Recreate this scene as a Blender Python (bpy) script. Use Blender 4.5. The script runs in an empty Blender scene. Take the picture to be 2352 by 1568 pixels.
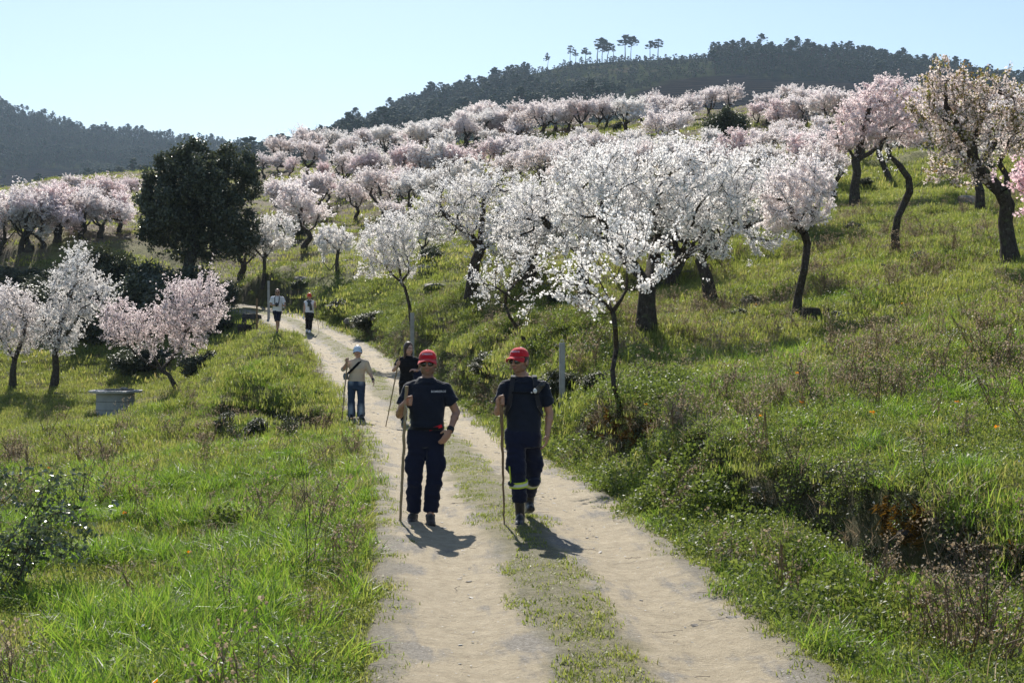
import bpy, bmesh, math, random
import numpy as np
from mathutils import Vector, Matrix, noise as mnoise

SC = bpy.context.scene
COL = SC.collection
RNG = np.random.default_rng(7)
random.seed(7)

# ------------------------------------------------------------------ camera
F = 3200.0          # focal length in photo pixels of a 2352 px wide picture
CX, CY = 1176.0, 740.0
CAMZ = 2.0
cam_d = bpy.data.cameras.new("camera")
cam = bpy.data.objects.new("camera", cam_d)
COL.objects.link(cam)
SC.camera = cam
cam_d.sensor_width = 36.0
cam_d.lens = 36.0 * F / 2352.0
cam_d.shift_y = -(784.0 - CY) / 2352.0
cam.location = (0, 0, CAMZ)
cam.rotation_euler = (math.radians(90), 0, 0)
cam_d.clip_start = 0.1
cam_d.clip_end = 12000

# ------------------------------------------------------------------ light
SUN_EL, SUN_AZ = math.radians(41.0), math.radians(-9.0)     # azimuth from +Y towards +X
world = bpy.data.worlds.new("World")
SC.world = world
world.use_nodes = True
wn = world.node_tree.nodes
wl = world.node_tree.links
wn.clear()
sky = wn.new("ShaderNodeTexSky")
sky.sky_type = 'NISHITA'
sky.sun_disc = False
sky.sun_elevation = SUN_EL
sky.sun_rotation = SUN_AZ
sky.altitude = 300
sky.air_density = 1.0
sky.dust_density = 0.5
sky.ozone_density = 1.8
bg = wn.new("ShaderNodeBackground")
bg.inputs[1].default_value = 0.092
wo = wn.new("ShaderNodeOutputWorld")
wl.new(sky.outputs[0], bg.inputs[0])
wl.new(bg.outputs[0], wo.inputs[0])

sd = bpy.data.lights.new("sun", 'SUN')
sd.energy = 4.9
sd.angle = math.radians(0.53)
sd.color = (1.0, 0.945, 0.85)
sun = bpy.data.objects.new("sun", sd)
COL.objects.link(sun)
to_sun = Vector((math.sin(SUN_AZ) * math.cos(SUN_EL), math.cos(SUN_AZ) * math.cos(SUN_EL), math.sin(SUN_EL)))
sun.rotation_euler = to_sun.to_track_quat('Z', 'Y').to_euler()
sun.location = (0, 30, 60)

SC.view_settings.view_transform = 'Standard'
SC.view_settings.look = 'None'
SC.view_settings.exposure = 0.60
SC.view_settings.gamma = 1.0
SC.view_settings.use_curve_mapping = False
SC.cycles.max_bounces = 10
SC.cycles.diffuse_bounces = 6
SC.cycles.glossy_bounces = 2
SC.cycles.transmission_bounces = 8
SC.cycles.transparent_max_bounces = 6
SC.cycles.volume_bounces = 1
SC.cycles.sample_clamp_indirect = 6.0

# ------------------------------------------------------------------ helpers
def tag(o, label=None, cat=None, group=None, kind=None):
    if label: o["label"] = label
    if cat: o["category"] = cat
    if group: o["group"] = group
    if kind: o["kind"] = kind
    return o

def link(o, parent=None):
    COL.objects.link(o)
    if parent is not None:
        o.parent = parent
    return o

def mesh_np(name, verts, quads=None, tris=None, smooth=False):
    me = bpy.data.meshes.new(name)
    verts = np.asarray(verts, dtype=np.float32).reshape(-1, 3)
    nq = 0 if quads is None else len(quads)
    nt = 0 if tris is None else len(tris)
    me.vertices.add(len(verts))
    me.vertices.foreach_set("co", verts.ravel())
    loops = []
    if nq: loops.append(np.asarray(quads, dtype=np.int32).ravel())
    if nt: loops.append(np.asarray(tris, dtype=np.int32).ravel())
    loops = np.concatenate(loops)
    me.loops.add(len(loops))
    me.loops.foreach_set("vertex_index", loops)
    me.polygons.add(nq + nt)
    starts = np.concatenate([np.arange(nq) * 4, nq * 4 + np.arange(nt) * 3]).astype(np.int32)
    me.polygons.foreach_set("loop_start", starts)
    me.update(calc_edges=True)
    me.polygons.foreach_set("use_smooth", np.full(nq + nt, smooth, dtype=bool))
    me.validate()
    return me

def add_attr(me, name, vals, typ='FLOAT'):
    a = me.attributes.new(name, typ, 'POINT')
    a.data.foreach_set("value" if typ in ('FLOAT', 'INT') else "vector", np.asarray(vals).ravel().astype(np.int32 if typ == 'INT' else np.float32))

def mobj(name, me, mat=None, parent=None, loc=None):
    o = bpy.data.objects.new(name, me)
    if mat is not None and len(me.materials) == 0:
        me.materials.append(mat)
    link(o, parent)
    if loc is not None: o.location = loc
    return o

def empty(name, loc, rz=0.0, label=None, cat=None, group=None):
    o = bpy.data.objects.new(name, None)
    o.empty_display_size = 0.2
    COL.objects.link(o)
    o.location = loc
    o.rotation_euler = (0, 0, rz)
    return tag(o, label, cat, group)

# ---- numpy value noise
def _hash(ix, iy, seed):
    h = (ix.astype(np.int64) * 374761393 + iy.astype(np.int64) * 668265263 + seed * 1442695041) & 0xFFFFFFFF
    h = ((h ^ (h >> 13)) * 1274126177) & 0xFFFFFFFF
    h = h ^ (h >> 16)
    return (h & 0xFFFF) / 65535.0

def vnoise(x, y, seed=0):
    x = np.asarray(x, float); y = np.asarray(y, float)
    ix = np.floor(x); iy = np.floor(y)
    fx = x - ix; fy = y - iy
    fx = fx * fx * (3 - 2 * fx); fy = fy * fy * (3 - 2 * fy)
    a = _hash(ix, iy, seed); b = _hash(ix + 1, iy, seed)
    c = _hash(ix, iy + 1, seed); d = _hash(ix + 1, iy + 1, seed)
    return (a * (1 - fx) + b * fx) * (1 - fy) + (c * (1 - fx) + d * fx) * fy - 0.5

def fbm(x, y, seed=0, octv=4):
    s = 0; amp = 1.0
    for k in range(octv):
        s = s + amp * vnoise(x * 2 ** k + 17.3 * k, y * 2 ** k - 9.1 * k, seed + k)
        amp *= 0.5
    return s

def sstep(a, b, v):
    t = np.clip((np.asarray(v, float) - a) / (b - a), 0, 1)
    return t * t * (3 - 2 * t)

def W(px, py, Y):
    """world point seen at photo pixel (px,py) at depth Y"""
    return np.array([(px - CX) / F * Y, Y, CAMZ - (py - CY) / F * Y])

def proj(x, y, z):
    return CX + F * x / y, CY - F * (z - CAMZ) / y

# ------------------------------------------------------------------ materials
def nmat(name):
    m = bpy.data.materials.new(name)
    m.use_nodes = True
    nt = m.node_tree
    nt.nodes.clear()
    out = nt.nodes.new("ShaderNodeOutputMaterial")
    return m, nt, out

def N(nt, typ, **kw):
    n = nt.nodes.new(typ)
    for k, v in kw.items():
        if k == "ins":
            for kk, vv in v.items():
                n.inputs[kk].default_value = vv
        else:
            setattr(n, k, v)
    return n

def ramp(nt, fac, stops, interp='LINEAR'):
    r = nt.nodes.new("ShaderNodeValToRGB")
    r.color_ramp.interpolation = interp
    e = r.color_ramp.elements
    while len(e) < len(stops): e.new(0.5)
    for i, (p, c) in enumerate(stops):
        e[i].position = p
        e[i].color = (c[0], c[1], c[2], 1) if len(c) == 3 else c
    nt.links.new(fac, r.inputs[0])
    return r.outputs[0]

def noise_tex(nt, vec, scale, detail=4, rough=0.55):
    n = N(nt, "ShaderNodeTexNoise", ins={"Scale": scale, "Detail": detail, "Roughness": rough})
    if vec is not None: nt.links.new(vec, n.inputs["Vector"])
    return n.outputs["Fac"]

def mixc(nt, fac, a, b, blend='MIX'):
    n = nt.nodes.new("ShaderNodeMix")
    n.data_type = 'RGBA'; n.blend_type = blend
    for sock, v in ((n.inputs[0], fac), (n.inputs[6], a), (n.inputs[7], b)):
        if hasattr(v, "links") or isinstance(v, bpy.types.NodeSocket): nt.links.new(v, sock)
        elif isinstance(v, (int, float)): sock.default_value = v
        else: sock.default_value = (v[0], v[1], v[2], 1)
    return n.outputs[2]

def math_n(nt, op, a, b=None, clamp=False):
    n = nt.nodes.new("ShaderNodeMath"); n.operation = op; n.use_clamp = clamp
    for s, v in ((n.inputs[0], a), (n.inputs[1], b)):
        if v is None: continue
        if isinstance(v, bpy.types.NodeSocket): nt.links.new(v, s)
        else: s.default_value = v
    return n.outputs[0]

def bump(nt, h, strength=0.5, dist=0.02):
    b = N(nt, "ShaderNodeBump", ins={"Strength": strength, "Distance": dist})
    nt.links.new(h, b.inputs["Height"])
    return b.outputs[0]

def simple_mat(name, col, rough=0.7, scale=8, var=0.25, bstr=0.3, bdist=0.01, spec=0.3, metal=0.0):
    m, nt, out = nmat(name)
    g = N(nt, "ShaderNodeTexCoord")
    f = noise_tex(nt, g.outputs["Object"], scale, 5, 0.6)
    c = ramp(nt, f, [(0.25, [v * (1 - var) for v in col]), (0.75, [min(1, v * (1 + var)) for v in col])])
    p = N(nt, "ShaderNodeBsdfPrincipled", ins={"Roughness": rough, "Specular IOR Level": spec, "Metallic": metal})
    nt.links.new(c, p.inputs["Base Color"])
    f2 = noise_tex(nt, g.outputs["Object"], scale * 4, 4, 0.6)
    nt.links.new(bump(nt, f2, bstr, bdist), p.inputs["Normal"])
    nt.links.new(p.outputs[0], out.inputs[0])
    return m

def leaf_mat(name, stops, transl=0.45, rough=0.4, spec=0.5, patch=None, tcol=1.3, objcol=False, edge_scale=0.35):
    """foliage: colour varies per element (attribute rnd), per instance and by place; part of the light passes through"""
    m, nt, out = nmat(name)
    at = N(nt, "ShaderNodeAttribute", attribute_name="rnd")
    oi = N(nt, "ShaderNodeObjectInfo")
    geo = N(nt, "ShaderNodeNewGeometry")
    f = math_n(nt, 'MULTIPLY', at.outputs["Fac"], 0.55)
    f = math_n(nt, 'ADD', f, math_n(nt, 'MULTIPLY', oi.outputs["Random"], 0.2))
    nz = noise_tex(nt, geo.outputs["Position"], edge_scale, 5, 0.7)
    f = math_n(nt, 'ADD', f, math_n(nt, 'MULTIPLY', nz, 0.8))
    f = math_n(nt, 'SUBTRACT', f, 0.27, True)
    c = ramp(nt, f, stops)
    if objcol:
        c = mixc(nt, 1.0, c, oi.outputs["Color"], 'MULTIPLY')
    p = N(nt, "ShaderNodeBsdfPrincipled", ins={"Roughness": rough, "Specular IOR Level": spec})
    nt.links.new(c, p.inputs["Base Color"])
    tr = N(nt, "ShaderNodeBsdfTranslucent")
    hs = N(nt, "ShaderNodeHueSaturation", ins={"Saturation": 1.1, "Value": tcol})
    nt.links.new(c, hs.inputs["Color"])
    nt.links.new(hs.outputs[0], tr.inputs[0])
    mx = N(nt, "ShaderNodeMixShader", ins={0: transl})
    nt.links.new(p.outputs[0], mx.inputs[1]); nt.links.new(tr.outputs[0], mx.inputs[2])
    nt.links.new(mx.outputs[0], out.inputs[0])
    return m
# ================================================================== TERRAIN
# control points (photo pixel x, y, depth in m) read off the slope
CP = """
400 1568 7.6|0 1568 7.4|0 1250 14|400 1250 13.6|700 1250 12.8|100 1050 27|400 1050 25.5|650 1050 22|0 980 38|180 968 42|265 968 43|380 950 41
100 920 47|30 890 50|125 890 50|405 892 46|200 840 56|50 800 61|250 780 62|100 715 68|300 715 68|50 645 75|50 575 78|200 645 75|200 575 78
50 500 95|200 470 108|0 440 130|290 405 140|420 655 71
600 790 47|520 800 46|480 850 43|430 900 42|650 900 33.5|550 920 33|610 930 31|600 1010 28|680 1010 25.5|760 1000 25|700 940 30
2000 1568 7.7|2352 1568 7.2|2352 1400 9|2200 1380 9.5|2352 1290 9.5|2130 1200 10.4|2050 1290 10.4|1700 1055 14.2|1650 1150 13.7|1450 965 18.2|1420 1060 17.3
1290 955 21.5|1300 840 24|1200 975 23.5|800 680 61|775 745 57|945 735 46|950 855 40.5|1100 790 33|1030 920 32|1210 805 28|1130 965 27.5
1485 760 31|1345 725 34|1083 680 41|1635 695 33|1828 725 28|1000 620 58|1220 655 45|1545 655 38|2057 580 34|2320 605 30|1965 470 50|2250 490 41
2352 700 22|2000 800 22|2352 900 16|1700 850 23|1500 850 25|1900 950 16|2352 1100 12|2000 1060 13.4
700 577 78|776 627 66|605 665 64|555 640 68|689 529 88|817 510 85|752 470 97|912 453 92|708 411 118|792 385 118|882 362 115|988 344 115|630 395 130
1138 335 110|1246 311 112|1374 291 110|1442 311 100|1497 270 112|1584 272 108|1668 285 95|1763 283 92|1800 245 108|1950 300 85|1110 410 90|1334 359 88
1600 400 65|1300 500 60|2150 330 72|2352 300 75|1830 413 60|1870 432 56|970 587 62|1860 526 42|2352 400 55
"""
cps = []
for ln in CP.replace("\n", "|").split("|"):
    if ln.strip():
        a = [float(v) for v in ln.split()]
        cps.append(W(*a))
PATH_PX = [(1600, 2400, 3.85), (1390, 1568, 7.75), (1205, 1250, 12.55), (1093, 1100, 17.8), (1000, 1000, 24.6), (955, 963, 28.7), (885, 900, 33.9),
           (830, 850, 41.5), (780, 800, 49.5), (722, 768, 54.5), (677, 740, 58.5), (612, 720, 62.5), (555, 707, 66.5), (440, 695, 71), (350, 690, 74)]
pth = np.array([W(*p) for p in PATH_PX])
pth = np.vstack([[0.9, 0.0, 0.25], [1.0, 2.0, 0.12], pth[1:]])
for p in pth: cps.append(p)
for x, y, z in [(-4, 1, .15), (5, 1, .5), (-8, 6, .05), (9, 6, .9), (-14, 14, -.1), (14, 14, 2.4), (-28, 34, -.3), (24, 34, 5.2), (40, 45, 9), (-50, 75, 4),
                (70, 90, 17), (-80, 110, 9), (-60, 175, 12), (0, 170, 13), (60, 175, 15), (-90, 250, 2), (0, 250, 1), (90, 250, 4), (130, 150, 18), (-130, 150, 8), (0, -10, .2), (20, -10, 2), (-20, -10, -1)]:
    cps.append(np.array([x, y, z], float))
cps = np.array(cps)
def _U(r2): return 0.5 * r2 * np.log(r2 + 1e-9)
# TPS in a depth-compressed domain, so near detail and far slopes weigh alike
def _warp(x, y):
    yy = np.maximum(y, -9) + 10.0
    return 10 * x / yy, 12 * np.log(yy)
_cx, _cy = _warp(cps[:, 0], cps[:, 1])
_r2 = (_cx[:, None] - _cx) ** 2 + (_cy[:, None] - _cy) ** 2
_K = _U(_r2) + np.eye(len(cps)) * 0.02
_P = np.stack([np.ones(len(cps)), _cx, _cy], 1)
_A = np.block([[_K, _P], [_P.T, np.zeros((3, 3))]])
_sol = np.linalg.solve(_A, np.concatenate([cps[:, 2], [0, 0, 0]]))
def tps(x, y):
    wx, wy = _warp(x, y)
    out = np.empty(wx.shape); f = wx.ravel(); g = wy.ravel(); o = out.ravel()
    for i in range(0, len(f), 40000):
        a = f[i:i + 40000]; b = g[i:i + 40000]
        r2 = (a[:, None] - _cx) ** 2 + (b[:, None] - _cy) ** 2
        o[i:i + 40000] = _U(r2) @ _sol[:-3] + _sol[-3] + _sol[-2] * a + _sol[-1] * b
    return o.reshape(wx.shape)

# smooth centre line of the track
def catmull(P, n=12):
    P = np.vstack([2 * P[0] - P[1], P, 2 * P[-1] - P[-2]])
    out = []
    for i in range(1, len(P) - 2):
        for t in np.arange(n) / n:
            out.append(0.5 * ((2 * P[i]) + (-P[i - 1] + P[i + 1]) * t + (2 * P[i - 1] - 5 * P[i] + 4 * P[i + 1] - P[i + 2]) * t ** 2 + (-P[i - 1] + 3 * P[i] - 3 * P[i + 1] + P[i + 2]) * t ** 3))
    out.append(P[-2])
    return np.array(out)
CL = catmull(pth, 10)
_seg = np.linalg.norm(np.diff(CL[:, :2], axis=0), axis=1)
CLs = np.concatenate([[0], np.cumsum(_seg)])
def path_coord(x, y):
    """signed lateral distance, arc length and centre height of the nearest point of the track"""
    x = np.asarray(x, float).ravel(); y = np.asarray(y, float).ravel()
    best = np.full(x.shape, 1e9); lat = np.zeros(x.shape); s = np.zeros(x.shape); zc = np.zeros(x.shape)
    for i in range(len(CL) - 1):
        a = CL[i]; b = CL[i + 1]; d = b[:2] - a[:2]; L2 = d @ d
        t = np.clip(((x - a[0]) * d[0] + (y - a[1]) * d[1]) / L2, 0, 1)
        qx = a[0] + t * d[0]; qy = a[1] + t * d[1]
        dd = (x - qx) ** 2 + (y - qy) ** 2
        m = dd < best
        side = np.sign((y - a[1]) * d[0] - (x - a[0]) * d[1]) * -1
        best = np.where(m, dd, best); lat = np.where(m, side * np.sqrt(dd), lat)
        s = np.where(m, CLs[i] + t * math.sqrt(L2), s); zc = np.where(m, a[2] + t * (b[2] - a[2]), zc)
    return lat, s, zc

# cut earth steps: the undercut bank right of the track and the brushy hollow on the left mound
CUTS = []
def _cut(x, y, h):
    for P, A, wd, seed in CUTS:
        lo = P.min(0) - 3; hi = P.max(0) + 3
        m = (x > lo[0]) & (x < hi[0]) & (y > lo[1]) & (y < hi[1])
        if not m.any(): continue
        xm = x[m]; ym = y[m]; best = np.full(xm.shape, 1e9); sg = np.zeros(xm.shape); sl = np.zeros(xm.shape); acc = 0; endf = np.ones(xm.shape)
        for i in range(len(P) - 1):
            a = P[i]; d = P[i + 1] - a; L = math.hypot(*d)
            t0 = ((xm - a[0]) * d[0] + (ym - a[1]) * d[1]) / L ** 2; t = np.clip(t0, 0, 1)
            dd = np.hypot(xm - a[0] - t * d[0], ym - a[1] - t * d[1]); s_ = np.sign((ym - a[1]) * d[0] - (xm - a[0]) * d[1])
            k = dd < best
            over = np.where((i == 0) & (t0 < 0) | (i == len(P) - 2) & (t0 > 1), dd, 0)
            sg = np.where(k, s_, sg); sl = np.where(k, acc + t * L, sl); endf = np.where(k, 1 - sstep(0, .5, over), endf); best = np.where(k, dd, best); acc += L
        d = best * sg + .12 * fbm(sl * 1.3, sl * 0, seed, 3) + .05 * vnoise(xm * 6, ym * 6, seed + 1)
        amp = A * np.clip(.75 + 1.1 * fbm(sl / 1.1, sl * 0 + 3, seed + 2, 3), .1, 1.3) * endf
        h = h.copy(); h[m] += amp * (sstep(-.07, .07, d) - .5) * np.exp(-np.abs(d) / wd)
        h[m] -= .4 * amp * np.exp(-((d + .12) / .10) ** 2)
    return h

def terrain(x, y, full=False):
    x = np.asarray(x, float); y = np.asarray(y, float); shp = x.shape
    xf = x.ravel(); yf = y.ravel()
    h = tps(xf, yf)
    lat, s, zc = path_coord(xf, yf)
    al = np.abs(lat)
    off = sstep(1.2, 3.0, al)
    d = np.clip(yf, 5, 200)
    h = h + .68 * np.exp(-((lat + 2.8) / 1.15) ** 2) * sstep(27, 33, yf) * (1 - sstep(40, 46, yf)) - .85 * sstep(3.2, 6.0, -lat) * sstep(29, 40, yf) * (1 - sstep(54, 64, yf))
    hump_ = sstep(1.9, 2.6, -lat) * (1 - sstep(5.5, 7, -lat)) * sstep(22, 28, yf) * (1 - sstep(44, 50, yf))
    h = h + hump_ * .85 * fbm(xf / 1.1 + yf / 3, yf / 2.4, 151, 3)
    h = h + off * (0.24 * fbm(xf / 1.9, yf / 1.9, 3, 4) + 0.05 * fbm(xf * 2.1, yf * 2.1, 8, 3)) * np.clip(0.6 + d / 80, 0, 1.6)
    h = h + sstep(40, 90, d) * 0.9 * fbm(xf / 9, yf / 7, 5, 3)
    # low terraces on the upper slope
    tt = sstep(45, 75, d) * off
    q = (h / 1.35) % 1.0
    h = h + tt * 0.22 * (sstep(0.0, 0.22, q) - q) * (0.6 + 0.8 * vnoise(xf / 14, yf / 14, 41))
    # sharper bank on the right of the track: undercut edge
    wb = sstep(1.75, 2.35, lat + 0.5 * vnoise(s / 1.6, s * 0, 12)) * (1 - sstep(2.6, 6.5, lat)) * sstep(4, 8, s) * (1 - sstep(62, 70, s))
    h = h + 0.16 * wb
    if CUTS: h = _cut(xf, yf, h)
    k = 1 - sstep(1.35, 1.95, al)
    prof = 0.03 * np.cos(lat * 2 * math.pi / 1.35) * (al < 1.35)
    h = h * (1 - k) + (zc + prof + 0.018 * fbm(xf * 1.3, yf * 1.3, 21, 3)) * k
    if full: return h.reshape(shp), lat.reshape(shp), s.reshape(shp)
    return h.reshape(shp)

def ray_ground(px, py, y0=5.0, y1=190.0):
    ys = np.geomspace(y0, y1, 900)
    x = (px - CX) / F * ys; z = CAMZ - (py - CY) / F * ys
    g = terrain(x, ys)
    below = np.where(z <= g)[0]
    if len(below) == 0:
        i = int(np.argmin(z - g))
    else:
        i = below[0]
    return np.array([x[i], ys[i], g[i]])

_c = []
for pts_, A_, w_, sd_, y0_ in (([(1345, 985), (1400, 985), (1480, 1010), (1560, 1045), (1650, 1085), (1780, 1130), (1880, 1150), (2030, 1205), (2150, 1240), (2260, 1280), (2352, 1320), (2420, 1350)], .46, .6, 120, 6),
                      ([(770, 715), (850, 755), (950, 800), (1060, 860), (1150, 895), (1235, 900)], .6, .9, 130, 20),
                      ([(500, 960), (560, 950), (620, 960), (690, 968), (730, 985)], .95, .8, 140, 20)):
    P_ = np.array([ray_ground(a, b, y0_)[:2] for a, b in pts_])
    if P_[0][0] > P_[-1][0]: P_ = P_[::-1]
    _c.append((P_, A_, w_, sd_))
CUTS = _c

# ---- near ground sheet
nr, ncol = 690, 350
rows = np.geomspace(2.5 + 8, 262 + 8, nr) - 8
u = np.linspace(-1, 1, ncol)
slope = np.sign(u) * (0.42 * np.abs(u) + 0.55 * np.abs(u) ** 4)
YY = np.repeat(rows[:, None], ncol, 1)
XX = slope[None, :] * (YY + 3.0) * 1.0
HH, LAT, SS = terrain(XX, YY, True)
HG = HH - 0.10 * (1 - sstep(1.05, 1.35, np.abs(LAT)))
edge = np.minimum(1, np.minimum((260 - YY) / 30, 1))
vid = np.arange(nr * ncol).reshape(nr, ncol)
q = np.stack([vid[:-1, :-1], vid[:-1, 1:], vid[1:, 1:], vid[1:, :-1]], -1).reshape(-1, 4)
gme = mesh_np("ground", np.stack([XX, YY, HG], -1).reshape(-1, 3), quads=q, smooth=True)
gy, gx = np.gradient(HG); 
dz = np.abs(np.gradient(HG, axis=0) / np.maximum(np.gradient(YY, axis=0), 1e-3)) + np.abs(np.gradient(HG, axis=1) / np.maximum(np.abs(np.gradient(XX, axis=1)), 1e-3))
add_attr(gme, "steep", np.clip(dz, 0, 2))
add_attr(gme, "lat", np.abs(LAT))

def ground_material():
    m, nt, out = nmat("ground_grass_soil")
    geo = N(nt, "ShaderNodeNewGeometry"); P = geo.outputs["Position"]
    n1 = noise_tex(nt, P, 0.35, 5, 0.65); n2 = noise_tex(nt, P, 2.2, 6, 0.7); n3 = noise_tex(nt, P, 14, 5, 0.7)
    green = ramp(nt, n2, [(0.3, (0.05, 0.055, 0.018)), (0.5, (0.16, 0.165, 0.045)), (0.72, (0.28, 0.255, 0.10))])
    brown = ramp(nt, n3, [(0.3, (0.05, 0.036, 0.022)), (0.55, (0.15, 0.115, 0.07)), (0.8, (0.30, 0.24, 0.165))])
    sep = N(nt, "ShaderNodeSeparateXYZ"); nt.links.new(P, sep.inputs[0])
    far = N(nt, "ShaderNodeMapRange", ins={1: 60, 2: 110, 3: 0.0, 4: 0.30}); nt.links.new(sep.outputs[1], far.inputs[0])
    f = math_n(nt, 'ADD', n1, far.outputs[0])
    f = math_n(nt, 'ADD', f, math_n(nt, 'MULTIPLY', math_n(nt, 'SUBTRACT', n3, 0.5), 0.5))
    fb = N(nt, "ShaderNodeMapRange", ins={1: 0.50, 2: 0.68, 3: 0, 4: 1}); nt.links.new(f, fb.inputs[0])
    c = mixc(nt, fb.outputs[0], green, brown)
    st = N(nt, "ShaderNodeAttribute", attribute_name="steep")
    sr = N(nt, "ShaderNodeMapRange", ins={1: 1.5, 2: 2.3, 3: 0, 4: 1}); nt.links.new(st.outputs["Fac"], sr.inputs[0])
    soil = ramp(nt, n3, [(0.3, (0.012, 0.009, 0.006)), (0.5, (0.05, 0.034, 0.022)), (0.62, (0.02, 0.024, 0.008)), (0.8, (0.10, 0.075, 0.05))])
    c = mixc(nt, sr.outputs[0], c, soil)
    p = N(nt, "ShaderNodeBsdfPrincipled", ins={"Roughness": 0.85, "Specular IOR Level": 0.2})
    nt.links.new(c, p.inputs["Base Color"])
    h = math_n(nt, 'ADD', n2, math_n(nt, 'MULTIPLY', n3, 0.5))
    h = math_n(nt, 'ADD', h, math_n(nt, 'MULTIPLY', noise_tex(nt, P, 45, 4, .75), 0.5))
    nt.links.new(bump(nt, h, 1.0, 0.08), p.inputs["Normal"])
    nt.links.new(p.outputs[0], out.inputs[0])
    return m
ground = mobj("ground", gme, ground_material())
tag(ground, "grassy hillside with bare soil banks either side of the track", kind="structure")

# ---- the dirt track
ss = np.arange(0.4, CLs[-1] - 2, 0.085)
cxs = np.interp(ss, CLs, CL[:, 0]); cys = np.interp(ss, CLs, CL[:, 1])
tx = np.gradient(cxs); ty = np.gradient(cys); tl = np.hypot(tx, ty)
nx, ny = ty / tl, -tx / tl
kern = np.ones(25) / 25
nx = np.convolve(np.pad(nx, 12, 'edge'), kern, 'valid'); ny = np.convolve(np.pad(ny, 12, 'edge'), kern, 'valid')
lats = np.linspace(-1.85, 1.85, 56)
PX = cxs[:, None] + nx[:, None] * lats; PYY = cys[:, None] + ny[:, None] * lats
PH = terrain(PX, PYY)
L2 = np.repeat(lats[None, :], len(ss), 0); S2 = np.repeat(ss[:, None], len(lats), 1)
edgew = 1.29 + 0.16 * fbm(S2 / 2.2 + 50 * (L2 > 0), L2 * 0, 31, 4) + 0.12 * fbm(S2 * 3.1, L2 * 3, 33, 3)
PH = PH + 0.022 - 0.16 * sstep(0, 0.32, np.abs(L2) - edgew)
rg = 0.02 * sstep(0.25, 0.6, np.abs(np.abs(L2) - 0.68) * -1 + 0.5)
PH = PH - rg + 0.012 * fbm(PX * 5, PYY * 5, 51, 3) + 0.025 * (np.clip(fbm(PX * 1.1, PYY * 3.0, 57, 4), 0.12, 1) - 0.12)
vid = np.arange(PX.size).reshape(PX.shape)
q = np.stack([vid[:-1, :-1], vid[:-1, 1:], vid[1:, 1:], vid[1:, :-1]], -1).reshape(-1, 4)
pme = mesh_np("dirt_path", np.stack([PX, PYY, PH], -1).reshape(-1, 3), quads=q, smooth=True)
add_attr(pme, "lat", L2); add_attr(pme, "lon", S2); add_attr(pme, "edge", np.abs(L2) - edgew)
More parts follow.
